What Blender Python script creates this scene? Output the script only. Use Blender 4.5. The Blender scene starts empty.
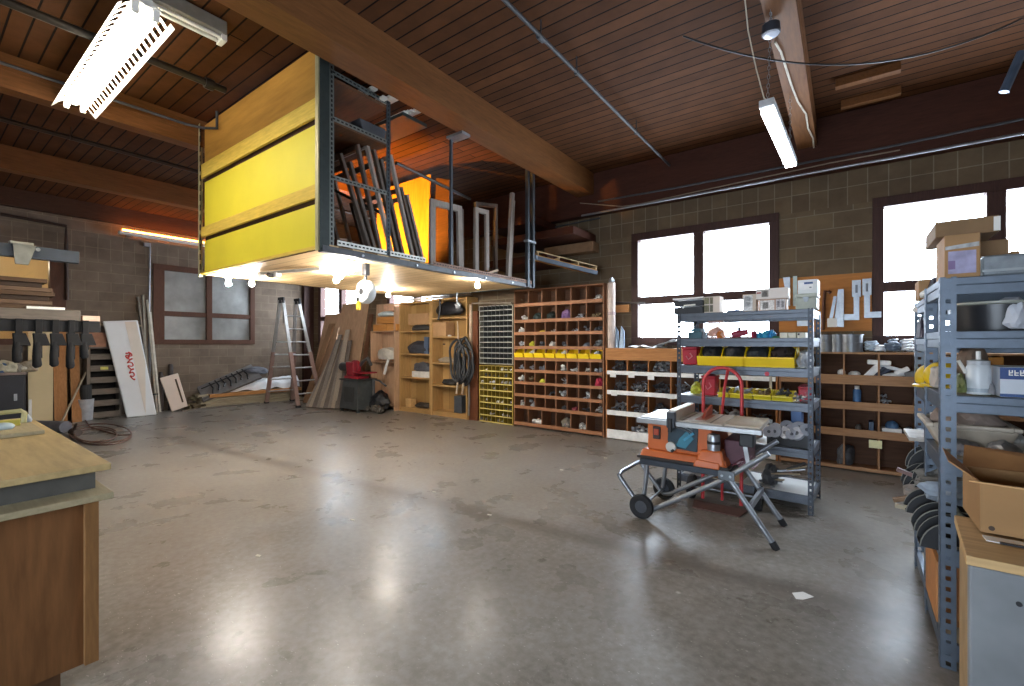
import bpy, bmesh, math, random
from mathutils import Vector, Matrix, noise
R = random.Random(7)
SC = bpy.context.scene
COL = SC.collection
PI = math.pi

# ------------------------------------------------------------------ camera
EYE = 1.53
YAW = math.radians(36.38)
cd = bpy.data.cameras.new('camera')
cam = bpy.data.objects.new('camera', cd); COL.objects.link(cam)
cam.location = (0, 0, EYE); cam.rotation_euler = (PI/2, 0, YAW)
cd.sensor_width = 36.0; cd.lens = 452.0/1024*36; cd.clip_start = 0.05
SC.camera = cam
# ------------------------------------------------------------------ world, light, exposure
W = bpy.data.worlds.new('overcast sky'); SC.world = W; W.use_nodes = True
W.node_tree.nodes['Background'].inputs[0].default_value = (0.74, 0.86, 1.0, 1)
W.node_tree.nodes['Background'].inputs[1].default_value = 9.5
SC.view_settings.view_transform = 'Standard'
SC.view_settings.look = 'None'
SC.view_settings.exposure = 1.6
SC.view_settings.gamma = 1.0
SC.view_settings.use_curve_mapping = False
SC.cycles.use_denoising = True
SC.cycles.max_bounces = 8
SC.cycles.diffuse_bounces = 5
SC.cycles.sample_clamp_indirect = 4.0
TUBE_E = 15.0      # shop light tubes
LED_E = 8.0       # hanging LED bar
BULB_E = 420.0     # bare bulbs under the loft
def lamp(name, kind, loc, energy, color=(1, 1, 1), size=0.05, rot=(0, 0, 0), size_y=None):
    l = bpy.data.lights.new(name, kind); l.energy = energy; l.color = color
    if kind == 'AREA':
        l.size = size
        if size_y: l.shape = 'RECTANGLE'; l.size_y = size_y
    else: l.shadow_soft_size = size
    o = bpy.data.objects.new(name, l); COL.objects.link(o); o.location = loc; o.rotation_euler = rot
    return o
def portal(x0, x1, z0, z1, y):
    o = lamp('daylight_window', 'AREA', ((x0+x1)/2, y, (z0+z1)/2), 1, (1, 1, 1), x1-x0, (-PI/2, 0, 0), z1-z0)
    o.data.cycles.is_portal = True
for x0, x1 in ((0.27, 3.2), (-2.8, -0.72), (-9.0, -7.0), (-12.05, -10.0)):
    portal(x0, x1, 1.52, 3.27, 7.32)
o = lamp('added_door_portal', 'AREA', (-1.0, -3.45, 1.35), 1, (1, 1, 1), 2.8, (PI/2, 0, 0), 1.5); o.data.cycles.is_portal = True  # portal of the unseen door added behind the viewer for daylight fill
ll = lamp('loft_lamp', 'SPOT', (-5.9, 3.55, 2.75), 260, (1.0, 0.45, 0.07), 0.06, (math.radians(126), 0, math.radians(2))); ll.data.spot_size = math.radians(100); ll.data.spot_blend = 0.5

# ------------------------------------------------------------------ where a line of sight of the camera meets a plane
_f = 452.0; _s, _c = math.sin(YAW), math.cos(YAW)
def ray(px, py):
    x = (px-512)/_f
    return (-_s+x*_c, _c+x*_s, -(py-343)/_f)
def onZ(px, py, z=0.0):
    r = ray(px, py); d = (z-EYE)/r[2]; return Vector((r[0]*d, r[1]*d, z))
def onY(px, py, y):
    r = ray(px, py); d = y/r[1]; return Vector((r[0]*d, y, EYE+r[2]*d))
def onX(px, py, x):
    r = ray(px, py); d = x/r[0]; return Vector((x, r[1]*d, EYE+r[2]*d))

# ------------------------------------------------------------------ materials
def lin(h):
    h = h.lstrip('#'); v = [int(h[i:i+2], 16)/255 for i in (0, 2, 4)]
    return tuple((c/12.92 if c <= 0.04045 else ((c+0.055)/1.055)**2.4) for c in v)+(1,)
_M = {}
def base(name):
    m = bpy.data.materials.new(name); m.use_nodes = True
    nt = m.node_tree; b = nt.nodes['Principled BSDF']
    return m, nt, b
def N(nt, t, **kw):
    n = nt.nodes.new(t)
    for k, v in kw.items(): setattr(n, k, v)
    return n
def mixc(nt, fac, a, b, mode='MIX'):
    n = N(nt, 'ShaderNodeMix', data_type='RGBA', blend_type=mode)
    for i, v in ((0, fac), (6, a), (7, b)):
        if hasattr(v, 'links') or isinstance(v, bpy.types.NodeSocket): nt.links.new(v, n.inputs[i])
        else: n.inputs[i].default_value = v
    return n.outputs[2]
def shade(c, k): return (min(1, c[0]*k), min(1, c[1]*k), min(1, c[2]*k), 1)
def coords(nt, scale=(1, 1, 1), kind='Object'):
    tc = N(nt, 'ShaderNodeTexCoord'); mp = N(nt, 'ShaderNodeMapping'); mp.inputs['Scale'].default_value = scale
    nt.links.new(tc.outputs[kind], mp.inputs[0]); return mp.outputs[0]
def noi(nt, vec, scale, detail=4, rough=0.55, dist=0.0):
    n = N(nt, 'ShaderNodeTexNoise'); nt.links.new(vec, n.inputs['Vector'])
    n.inputs['Scale'].default_value = scale; n.inputs['Detail'].default_value = detail
    n.inputs['Roughness'].default_value = rough; n.inputs['Distortion'].default_value = dist
    return n.outputs[0]
def ramp(nt, fac, stops):
    r = N(nt, 'ShaderNodeValToRGB'); nt.links.new(fac, r.inputs[0])
    e = r.color_ramp.elements
    while len(e) < len(stops): e.new(0.5)
    for i, (p, c) in enumerate(stops): e[i].position = p; e[i].color = c
    return r.outputs[0]
def bump(nt, b, h, strength=0.2, dist=0.01):
    n = N(nt, 'ShaderNodeBump'); n.inputs['Strength'].default_value = strength; n.inputs['Distance'].default_value = dist
    nt.links.new(h, n.inputs['Height']); nt.links.new(n.outputs[0], b.inputs['Normal'])
def M(hexc, rough=0.6, metal=0.0, var=0.18, scale=9.0, bmp=0.0, trans=0.0, alpha=1.0):
    key = ('m', hexc, rough, metal, var, scale, bmp, trans, alpha)
    if key in _M: return _M[key]
    m, nt, b = base('mat_%d' % len(_M)); c = lin(hexc)
    v = coords(nt); n = noi(nt, v, scale)
    nt.links.new(ramp(nt, n, [(0.3, shade(c, 1-var)), (0.7, shade(c, 1+var))]), b.inputs['Base Color'])
    b.inputs['Roughness'].default_value = rough; b.inputs['Metallic'].default_value = metal
    if trans: b.inputs['Transmission Weight'].default_value = trans; b.inputs['IOR'].default_value = 1.1
    if alpha < 1: b.inputs['Alpha'].default_value = alpha
    if bmp: bump(nt, b, noi(nt, v, scale*5), bmp)
    _M[key] = m; return m
def WOOD(h1, h2, axis='X', rough=0.6, s=7.0, bmp=0.08):
    key = ('w', h1, h2, axis, rough, s)
    if key in _M: return _M[key]
    m, nt, b = base('wood_%d' % len(_M))
    sc = {'X': (0.12, 1, 1), 'Y': (1, 0.12, 1), 'Z': (1, 1, 0.12)}[axis]
    v = coords(nt, sc)
    oi = N(nt, 'ShaderNodeObjectInfo'); ad = N(nt, 'ShaderNodeVectorMath', operation='ADD')
    nt.links.new(v, ad.inputs[0]); cb = N(nt, 'ShaderNodeCombineXYZ')
    mu = N(nt, 'ShaderNodeMath', operation='MULTIPLY'); mu.inputs[1].default_value = 17.0
    nt.links.new(oi.outputs['Random'], mu.inputs[0])
    for i in range(3): nt.links.new(mu.outputs[0], cb.inputs[i])
    nt.links.new(cb.outputs[0], ad.inputs[1]); v = ad.outputs[0]
    n = noi(nt, v, s, 6, 0.6, 0.6)
    fine = noi(nt, v, s*9, 3, 0.6)
    a, c = lin(h1), lin(h2)
    col = ramp(nt, n, [(0.3, a), (0.7, c)])
    col = mixc(nt, 0.35, col, ramp(nt, fine, [(0.3, shade(a, 0.6)), (0.7, shade(c, 1.25))]))
    nt.links.new(col, b.inputs['Base Color']); b.inputs['Roughness'].default_value = rough; b.inputs['Specular IOR Level'].default_value = 0.25
    if bmp: bump(nt, b, fine, bmp)
    _M[key] = m; return m
def EMIT(hexc, strength):
    m, nt, b = base('glow_%d' % len(_M)); b.inputs['Base Color'].default_value = lin(hexc)
    b.inputs['Emission Color'].default_value = lin(hexc); b.inputs['Emission Strength'].default_value = strength
    _M[('e', hexc, strength)] = m; return m
def BRICK(c1, c2, mortar, axis, bw, bh, ms=0.006, rough=0.85, noise_amt=0.5, off=0.5, bmp=0.4, loc=(0, 0, 0), freq=2):
    """masonry or boards; axis = which two object axes carry the courses"""
    m, nt, b = base('courses_%d' % len(_M))
    tc = N(nt, 'ShaderNodeTexCoord'); sp = N(nt, 'ShaderNodeSeparateXYZ'); nt.links.new(tc.outputs['Object'], sp.inputs[0])
    cb = N(nt, 'ShaderNodeCombineXYZ')
    nt.links.new(sp.outputs[axis[0]], cb.inputs[0]); nt.links.new(sp.outputs[axis[1]], cb.inputs[1])
    mp = N(nt, 'ShaderNodeMapping'); mp.inputs['Location'].default_value = loc; nt.links.new(cb.outputs[0], mp.inputs[0])
    t = N(nt, 'ShaderNodeTexBrick'); nt.links.new(mp.outputs[0], t.inputs['Vector'])
    t.offset = off; t.offset_frequency = freq
    t.inputs['Color1'].default_value = lin(c1); t.inputs['Color2'].default_value = lin(c2); t.inputs['Mortar'].default_value = lin(mortar)
    t.inputs['Scale'].default_value = 1.0; t.inputs['Mortar Size'].default_value = ms; t.inputs['Mortar Smooth'].default_value = 0.3
    t.inputs['Brick Width'].default_value = bw; t.inputs['Row Height'].default_value = bh; t.inputs['Bias'].default_value = 0.0
    n = noi(nt, tc.outputs['Object'], 3.0, 6, 0.65)
    f = ramp(nt, n, [(0.25, (1-noise_amt,)*3+(1,)), (0.75, (1+noise_amt*0.35,)*3+(1,))])
    nt.links.new(mixc(nt, 1.0, t.outputs[0], f, 'MULTIPLY'), b.inputs['Base Color'])
    b.inputs['Roughness'].default_value = rough; b.inputs['Specular IOR Level'].default_value = 0.12
    inv = N(nt, 'ShaderNodeMath', operation='SUBTRACT'); inv.inputs[0].default_value = 1; nt.links.new(t.outputs[1], inv.inputs[1])
    bump(nt, b, inv.outputs[0], bmp, 0.006)
    _M[('b', len(_M))] = m; return m

# ------------------------------------------------------------------ mesh builder
class MB:
    def __init__(s): s.bm = bmesh.new()
    def face(s, vs):
        try: s.bm.faces.new(vs)
        except ValueError: pass
    def hexa(s, p):        # 8 corners: bottom ring then top ring
        v = [s.bm.verts.new(q) for q in p]
        for f in ((3, 2, 1, 0), (4, 5, 6, 7), (0, 1, 5, 4), (1, 2, 6, 5), (2, 3, 7, 6), (3, 0, 4, 7)): s.face([v[i] for i in f])
        return s
    def box(s, x0, x1, y0, y1, z0, z1):
        return s.hexa([(x0, y0, z0), (x1, y0, z0), (x1, y1, z0), (x0, y1, z0), (x0, y0, z1), (x1, y0, z1), (x1, y1, z1), (x0, y1, z1)])
    def obox(s, c, d, m=None):   # centre, size, rotation
        h = Vector(d)/2; m = m or Matrix(); c = Vector(c)
        pts = [(-1, -1, -1), (1, -1, -1), (1, 1, -1), (-1, 1, -1), (-1, -1, 1), (1, -1, 1), (1, 1, 1), (-1, 1, 1)]
        return s.hexa([c + m @ Vector((a*h.x, b*h.y, e*h.z)) for a, b, e in pts])
    def bar(s, p0, p1, w, t, up=(0, 0, 1)):   # rectangular bar between two points; w along side, t along up
        p0, p1 = Vector(p0), Vector(p1); d = (p1-p0).normalized(); u = Vector(up)
        if abs(d.dot(u)) > 0.98: u = Vector((0, 1, 0))
        sd = d.cross(u).normalized(); u = sd.cross(d).normalized()
        o = [sd*a*w/2+u*b*t/2 for a, b in ((-1, -1), (1, -1), (1, 1), (-1, 1))]
        return s.hexa([p0+q for q in o]+[p1+q for q in o])
    def tube(s, pts, r, n=8, closed=False, cap=True):
        pts = [Vector(p) for p in pts]; L = len(pts); rings = []; prev = None
        for i, p in enumerate(pts):
            if closed: d = (pts[(i+1) % L]-pts[i-1]).normalized()
            else: d = (pts[min(i+1, L-1)]-pts[max(i-1, 0)]).normalized()
            if prev is None:
                a = Vector((0, 0, 1)) if abs(d.z) < 0.9 else Vector((1, 0, 0)); u = d.cross(a).normalized()
            else:
                u = prev-d*prev.dot(d)
                u = u.normalized() if u.length > 1e-6 else d.orthogonal().normalized()
            prev = u; v = d.cross(u); rr = r[i] if isinstance(r, (list, tuple)) else r
            rings.append([s.bm.verts.new(p+u*math.cos(2*PI*k/n)*rr+v*math.sin(2*PI*k/n)*rr) for k in range(n)])
        for i in range(L if closed else L-1):
            a, b = rings[i], rings[(i+1) % L]
            for k in range(n): s.face([a[k], a[(k+1) % n], b[(k+1) % n], b[k]])
        if cap and not closed: s.face(list(reversed(rings[0]))); s.face(rings[-1])
        return s
    def cyl(s, p0, p1, r, n=16): return s.tube([p0, p1], r, n)
    def lathe(s, prof, c=(0, 0, 0), axis='Z', n=24, cap=True):   # prof: (radius, height)
        c = Vector(c); rings = []
        for r, h in prof:
            ring = []
            for k in range(n):
                a = 2*PI*k/n; q = (r*math.cos(a), r*math.sin(a), h)
                if axis == 'Y': q = (q[0], q[2], q[1])
                if axis == 'X': q = (q[2], q[0], q[1])
                ring.append(s.bm.verts.new(c+Vector(q)))
            rings.append(ring)
        for a, b in zip(rings, rings[1:]):
            for k in range(n): s.face([a[k], a[(k+1) % n], b[(k+1) % n], b[k]])
        if cap: s.face(list(reversed(rings[0]))); s.face(rings[-1])
        return s
    def prism(s, poly, vec):   # 3D polygon swept along vec
        vec = Vector(vec); a = [s.bm.verts.new(p) for p in poly]; b = [s.bm.verts.new(Vector(p)+vec) for p in poly]
        s.face(list(reversed(a))); s.face(b); n = len(a)
        for i in range(n): s.face([a[i], a[(i+1) % n], b[(i+1) % n], b[i]])
        return s
    def blob(s, c, size, seed=0, amp=0.35, sub=3, fr=1.6, flat=True):
        r = bmesh.ops.create_icosphere(s.bm, subdivisions=sub, radius=1.0); c = Vector(c); size = Vector(size)
        for v in r['verts']:
            p = v.co.copy(); k = 1+amp*noise.fractal(p*fr+Vector((seed*3.1, seed*1.7, seed*5.3)), 1.0, 2.0, 3)
            q = p*k
            if flat: q.z = max(q.z, -0.55)
            v.co = c+Vector((q.x*size.x/2, q.y*size.y/2, q.z*size.z/2))
        return s
    def sheet(s, f, nu, nv, thick=0.0):   # f(u,v) -> point
        g = [[s.bm.verts.new(f(i/nu, j/nv)) for j in range(nv+1)] for i in range(nu+1)]
        fs = []
        for i in range(nu):
            for j in range(nv): fs.append(s.bm.faces.new([g[i][j], g[i+1][j], g[i+1][j+1], g[i][j+1]]))
        if thick: bmesh.ops.recalc_face_normals(s.bm, faces=fs); bmesh.ops.solidify(s.bm, geom=fs, thickness=thick)
        return s
    def frame(s, o, u, v, w, h, t, d, nrm):   # rectangular ring: corner o, unit axes u,v, size, bar width, depth along nrm
        o, u, v, nrm = map(Vector, (o, u, v, nrm))
        def q(a0, a1, b0, b1): s.prism([o+u*a0+v*b0, o+u*a1+v*b0, o+u*a1+v*b1, o+u*a0+v*b1], nrm*d)
        q(0, t, 0, h); q(w-t, w, 0, h); q(t, w-t, 0, t); q(t, w-t, h-t, h)
        return s
def wloc(o):
    v = Vector((0, 0, 0))
    while o: v += o.location; o = o.parent
    return v
def part(name, mb, m, parent=None, bevel=0.0, smooth=False):
    """link the builder's shape as ONE mesh object; coordinates are given in the room's frame"""
    bm = mb.bm
    bmesh.ops.recalc_face_normals(bm, faces=bm.faces)
    if parent is not None: off = wloc(parent)
    else:
        xs = [v.co for v in bm.verts]
        off = Vector(((min(c.x for c in xs)+max(c.x for c in xs))/2, (min(c.y for c in xs)+max(c.y for c in xs))/2, min(c.z for c in xs)))
    bmesh.ops.translate(bm, verts=bm.verts, vec=-off)
    me = bpy.data.meshes.new(name); bm.to_mesh(me); bm.free()
    o = bpy.data.objects.new(name, me); COL.objects.link(o)
    if m: me.materials.append(m)
    if parent is not None: o.parent = parent
    else: o.location = off
    if smooth:
        for p in me.polygons: p.use_smooth = True
        md = o.modifiers.new('edges', 'EDGE_SPLIT'); md.split_angle = math.radians(40)
    if bevel:
        md = o.modifiers.new('soft', 'BEVEL'); md.width = bevel; md.segments = 2; md.limit_method = 'ANGLE'; md.angle_limit = 0.7
    return o
def tag(o, label, cat, group=None, kind=None):
    o['label'] = label; o['category'] = cat
    if group: o['group'] = group
    if kind: o['kind'] = kind
    return o
def thing(name, label, cat, loc, group=None):
    o = bpy.data.objects.new(name, None); COL.objects.link(o); o.location = loc; o.empty_display_size = 0.1
    return tag(o, label, cat, group)
def solo(name, mb, m, label, cat, group=None, bevel=0.0, smooth=False, kind=None):
    return tag(part(name, mb, m, None, bevel, smooth), label, cat, group, kind)
def struct(name, mb, m, parent=None, bevel=0.0):
    o = part(name, mb, m, parent, bevel)
    if parent is None: o['kind'] = 'structure'
    return o
def dup(root, loc, rz=0.0, label=None, group=None):
    r = root.copy(); COL.objects.link(r); r.location = loc; r.rotation_euler = (0, 0, rz)
    if label: r['label'] = label
    if group: r['group'] = group
    for ch in list(root.children):
        c = ch.copy(); COL.objects.link(c); c.parent = r
        for g in list(ch.children):
            d = g.copy(); COL.objects.link(d); d.parent = c
    return r
def rz(a): return Matrix.Rotation(a, 3, 'Z')
def rx(a): return Matrix.Rotation(a, 3, 'X')
def ry(a): return Matrix.Rotation(a, 3, 'Y')
ORD = ['first', 'second', 'third', 'fourth', 'fifth', 'sixth', 'seventh', 'eighth', 'ninth', 'tenth', 'eleventh', 'twelfth']

# ------------------------------------------------------------------ common materials
STEEL = M('#6f7c8c', 0.45, 0.55, 0.12, 20)
STEEL_D = M('#3c4148', 0.5, 0.6, 0.15, 20)
GALV = M('#a3a8ae', 0.38, 0.85, 0.12, 25)
BLACK = M('#15161a', 0.5, 0, 0.2, 12)
RUBBER = M('#1c1d20', 0.75, 0, 0.2, 15)
WHITEP = M('#e6e4de', 0.5, 0, 0.05, 6)
YELLOWP = M('#f2cf12', 0.4, 0, 0.06, 6)
REDP = M('#b32033', 0.45, 0, 0.12, 8)
CARD = M('#a9835a', 0.8, 0, 0.12, 7)
CARD2 = M('#86694a', 0.8, 0, 0.12, 7)
PLY = WOOD('#b59067', '#c9a57b', 'Z', 0.6, 4)
PINE_X = WOOD('#b8803f', '#cf9a58', 'X', 0.6, 6)
PINE_Z = WOOD('#b98144', '#cc9857', 'Z', 0.6, 6)
OLDWOOD_X = WOOD('#7a4a2b', '#9a643c', 'X', 0.65, 6)
OLDWOOD_Z = WOOD('#6d4126', '#8e5a36', 'Z', 0.65, 6)
FRAMEBR = WOOD('#3a2621', '#49302a', 'Z', 0.55, 8)
PIPE = M('#434447', 0.6, 0.2, 0.2, 12)
CONDUIT = M('#9a9da2', 0.35, 0.7, 0.1, 12)
# ================================================================== the room
XL, XR, YB, YF = -12.45, 3.3, 7.1, -3.2
ZC = 4.38
FLC = ((XL+XR)/2, (YB+YF)/2)
def floor_mat():
    m, nt, b = base('polished concrete')
    v = coords(nt)
    big = noi(nt, v, 0.5, 6, 0.65, 0.8); mid = noi(nt, v, 2.2, 6, 0.6, 0.2); fine = noi(nt, v, 22, 4, 0.6)
    c = ramp(nt, big, [(0.30, lin('#5c554b')), (0.5, lin('#7d766d')), (0.70, lin('#9b968e'))])
    c = mixc(nt, 0.5, c, ramp(nt, mid, [(0.15, lin('#665f54')), (0.5, lin('#827c74')), (0.85, lin('#a29e99'))]))
    c = mixc(nt, 0.25, c, ramp(nt, fine, [(0.35, lin('#5f5850')), (0.7, lin('#b0aca6'))]))
    vo = N(nt, 'ShaderNodeTexVoronoi'); vo.inputs['Scale'].default_value = 1.7; nt.links.new(v, vo.inputs['Vector'])
    spots = ramp(nt, vo.outputs['Distance'], [(0.0, (1, 1, 1, 1)), (0.035, (0, 0, 0, 1))])
    c = mixc(nt, spots, c, lin('#d9d4cb'))
    fl = noi(nt, coords(nt, (1, 2.2, 1)), 46, 2, 0.5); c = mixc(nt, ramp(nt, fl, [(0.70, (0, 0, 0, 1)), (0.76, (0.75,)*3+(1,))]), c, lin('#cfc9bf'))
    fd = noi(nt, coords(nt, (2.0, 1, 1)), 52, 2, 0.5); c = mixc(nt, ramp(nt, fd, [(0.17, (0.6,)*3+(1,)), (0.22, (0, 0, 0, 1))]), c, lin('#3f3a35'))
    # a soft-edged darker band runs straight across the slab
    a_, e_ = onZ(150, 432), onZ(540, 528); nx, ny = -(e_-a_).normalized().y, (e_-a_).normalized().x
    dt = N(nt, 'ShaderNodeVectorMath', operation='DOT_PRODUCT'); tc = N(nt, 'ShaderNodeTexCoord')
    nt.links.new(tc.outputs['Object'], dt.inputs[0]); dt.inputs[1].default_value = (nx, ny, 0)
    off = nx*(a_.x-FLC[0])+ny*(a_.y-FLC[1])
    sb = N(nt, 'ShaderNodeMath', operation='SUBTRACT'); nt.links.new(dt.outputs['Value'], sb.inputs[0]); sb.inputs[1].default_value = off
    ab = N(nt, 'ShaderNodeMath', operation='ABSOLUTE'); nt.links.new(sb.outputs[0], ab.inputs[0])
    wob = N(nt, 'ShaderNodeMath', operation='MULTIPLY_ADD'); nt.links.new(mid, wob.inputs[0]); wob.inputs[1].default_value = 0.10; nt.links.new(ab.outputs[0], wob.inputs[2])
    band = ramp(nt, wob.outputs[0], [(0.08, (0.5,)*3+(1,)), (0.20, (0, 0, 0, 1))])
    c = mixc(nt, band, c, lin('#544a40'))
    nt.links.new(c, b.inputs['Base Color'])
    r = ramp(nt, mid, [(0.3, (0.24,)*3+(1,)), (0.7, (0.36,)*3+(1,))])
    nt.links.new(r, b.inputs['Roughness'])
    b.inputs['Specular IOR Level'].default_value = 0.17
    bump(nt, b, mixc(nt, 0.12, mid, fine), 0.06, 0.01)
    return m
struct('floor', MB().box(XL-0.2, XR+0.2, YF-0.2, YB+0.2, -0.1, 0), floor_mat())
CEIL = BRICK('#4b2d18', '#58371f', '#110804', 'XY', 60.0, 0.138, 0.009, 0.8, 0.35, 0.37, 0.5)
struct('ceiling', MB().box(XL-0.2, XR+0.2, YF-0.2, YB+0.2, ZC, ZC+0.1), CEIL)
CMU_X = BRICK('#6b5c4a', '#75654f', '#847a68', 'XZ', 0.405, 0.2, 0.006, 0.85, 0.3)
CMU_Y = BRICK('#75675a', '#7f7062', '#8d7f6c', 'YZ', 0.405, 0.2, 0.006, 0.85, 0.3)
SOLD_X = BRICK('#655645', '#6f5f4b', '#847a68', 'XZ', 0.2, 0.5, 0.006, 0.85, 0.3, 0.0)
SOLD_Y = BRICK('#716255', '#7b6b5d', '#8d7f6c', 'YZ', 0.2, 0.5, 0.006, 0.85, 0.3, 0.0)
def wall_x(y0, y1, holes):
    mb = MB(); xs = XL-0.2
    for h0, h1 in sorted(holes):
        mb.box(xs, h0, y0, y1, 0, 3.27); mb.box(h0, h1, y0, y1, 0, 1.52); xs = h1
    mb.box(xs, XR+0.2, y0, y1, 0, 3.27)
    return mb
W_N = [(-12.05, -10.0), (-9.0, -7.0), (-2.8, -0.72), (0.27, 2.35), (2.35, 3.28)]
wb = struct('wall_back', wall_x(YB, YB+0.2, W_N), CMU_X)
wb.location.z = 0
part('lintel_course', MB().box(XL-0.2, XR+0.2, YB, YB+0.2, 3.27, 3.70), SOLD_X, wb)
part('upper_courses', MB().box(XL-0.2, XR+0.2, YB, YB+0.2, 3.70, ZC), CMU_X, wb)
W_W = [(-0.2, 1.97), (3.37, 5.53)]
mb = MB(); ys = YF-0.2
for h0, h1 in W_W:
    mb.box(XL-0.2, XL, ys, h0, 0, 3.27); mb.box(XL-0.2, XL, h0, h1, 0, 1.52); ys = h1
mb.box(XL-0.2, XL, ys, YB, 0, 3.27)
wl = struct('wall_left', mb, CMU_Y)
part('lintel_course', MB().box(XL-0.2, XL, YF-0.2, YB, 3.27, 3.70), SOLD_Y, wl)
part('upper_courses', MB().box(XL-0.2, XL, YF-0.2, YB, 3.70, ZC), CMU_Y, wl)
def glass_mat():
    m = bpy.data.materials.new('window glass'); m.use_nodes = True; nt = m.node_tree; nt.nodes.clear()
    o = N(nt, 'ShaderNodeOutputMaterial'); mx = N(nt, 'ShaderNodeMixShader'); t = N(nt, 'ShaderNodeBsdfTransparent'); g = N(nt, 'ShaderNodeBsdfGlossy')
    g.inputs['Roughness'].default_value = 0.02; fr = N(nt, 'ShaderNodeMath', operation='MULTIPLY_ADD'); lw = N(nt, 'ShaderNodeLayerWeight'); lw.inputs[0].default_value = 0.15; nt.links.new(lw.outputs['Facing'], fr.inputs[0]); fr.inputs[1].default_value = 0.25; fr.inputs[2].default_value = 0.03
    nt.links.new(fr.outputs[0], mx.inputs[0]); nt.links.new(t.outputs[0], mx.inputs[1]); nt.links.new(g.outputs[0], mx.inputs[2])
    nt.links.new(mx.outputs[0], o.inputs[0]); return m
GLASS = glass_mat()
wf = MB()      # wall behind the viewer; its glazed door is added, unseen, to bring in daylight
for q in ((XL-0.2, -2.4, 0, ZC), (0.4, XR+0.2, 0, ZC), (-2.4, 0.4, 2.1, ZC), (-2.4, 0.4, 0, 0.6)): wf.box(q[0], q[1], YF-0.2, YF, q[2], q[3])
struct('wall_front', wf, CMU_X)
dm = MB(); dm.frame((-2.4, YF-0.12, 0.6), (1, 0, 0), (0, 0, 1), 2.8, 1.5, 0.1, 0.08, (0, 1, 0)); dm.box(-1.04, -0.96, YF-0.12, YF-0.04, 0.7, 2.0)
dr = struct('added_fill_door', dm, M('#5a4a40', 0.6))
for i in range(2): part('pane', MB().box(-2.32+1.34*i, -1.02+1.34*i, YF-0.085, YF-0.08, 0.68, 2.02), GLASS, dr)
struct('wall_right', MB().box(XR, XR+0.2, YF, YB, 0, ZC), CMU_Y)

# windows: frame, mullion, transom, panes
FILM = M('#8d8d8a', 0.28, 0.15, 0.25, 2.5)
def win_x(n, x0, x1, y, panes, glass):
    """window in the back wall; panes = glass x ranges"""
    mb = MB(); ya, yb = y-0.03, y+0.12
    mb.box(x0, x1, ya, yb, 3.18, 3.30); mb.box(x0, x1, ya, yb, 1.52, 1.62)
    xs = x0
    for p0, p1 in panes: mb.box(xs, p0, ya, yb, 1.62, 3.18); xs = p1
    mb.box(xs, x1, ya, yb, 1.62, 3.18)
    for p0, p1 in panes: mb.box(p0, p1, ya+0.01, yb, 2.15, 2.27)
    fr = struct('window_%d' % n, mb, FRAMEBR, bevel=0.004)
    for p0, p1 in panes:
        for z0, z1 in ((1.62, 2.15), (2.27, 3.18)):
            part('pane', MB().box(p0, p1, y+0.06, y+0.066, z0, z1), glass, fr)
    part('sill', MB().box(x0-0.02, x1+0.02, y-0.07, y+0.1, 1.49, 1.52), FRAMEBR, fr)
    return fr
win_x(1, -2.8, -0.72, YB, ((-2.69, -1.83), (-1.69, -0.84)), GLASS)
win_x(2, 0.27, 2.35, YB, ((0.38, 1.25), (1.40, 2.27)), GLASS)
win_x(3, 2.35, 3.28, YB, ((2.42, 3.2),), GLASS)
win_x(4, -12.05, -10.0, YB, ((-11.92, -11.05), (-10.9, -10.1)), GLASS)
win_x(5, -9.0, -7.0, YB, ((-8.9, -8.05), (-7.93, -7.1)), GLASS)
FRAMELF = WOOD('#4b2f22', '#5a3a2a', 'Z', 0.55, 8)
def win_y(n, y0, y1, panes, glass):
    mb = MB(); xa, xb = XL-0.12, XL+0.03
    mb.box(xa, xb, y0, y1, 3.18, 3.31); mb.box(xa, xb, y0, y1, 1.50, 1.61)
    ys = y0
    for p0, p1 in panes: mb.box(xa, xb, ys, p0, 1.61, 3.18); ys = p1
    mb.box(xa, xb, ys, y1, 1.61, 3.18)
    for p0, p1 in panes: mb.box(xa, xb-0.01, p0, p1, 2.15, 2.26)
    fr = struct('window_%d' % n, mb, FRAMELF, bevel=0.004)
    for p0, p1 in panes:
        for z0, z1 in ((1.61, 2.15), (2.26, 3.18)):
            part('pane', MB().box(XL-0.05, XL-0.044, p0, p1, z0, z1), glass, fr)
    return fr
win_y(6, 3.37, 5.53, ((3.58, 4.42), (4.54, 5.42)), FILM)
win_y(7, -0.2, 1.97, ((-0.1, 0.78), (0.9, 1.74)), GLASS)
# the lit room behind the far window
CREAM = M('#d8c39a', 0.8, 0, 0.06, 2)
nb = MB(); nx0, nx1 = XL-2.2, XL-0.2
nb.box(nx0-0.1, nx0, -0.6, 2.4, 1.2, 3.5); nb.box(nx0, nx1, -0.7, -0.6, 1.2, 3.5); nb.box(nx0, nx1, 2.4, 2.5, 1.2, 3.5)
nb.box(nx0, nx1, -0.6, 2.4, 1.1, 1.2); nb.box(nx0, nx1, -0.6, 2.4, 3.5, 3.6)
struct('wall_office', nb, CREAM)
struct('trim_9', MB().box(nx0, nx0+0.06, -0.6, 2.4, 2.62, 2.78), OLDWOOD_X)
ol = lamp('office_lamp', 'POINT', (XL-0.9, 1.45, 3.15), 7, (1, 0.86, 0.62), 0.05)

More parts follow.
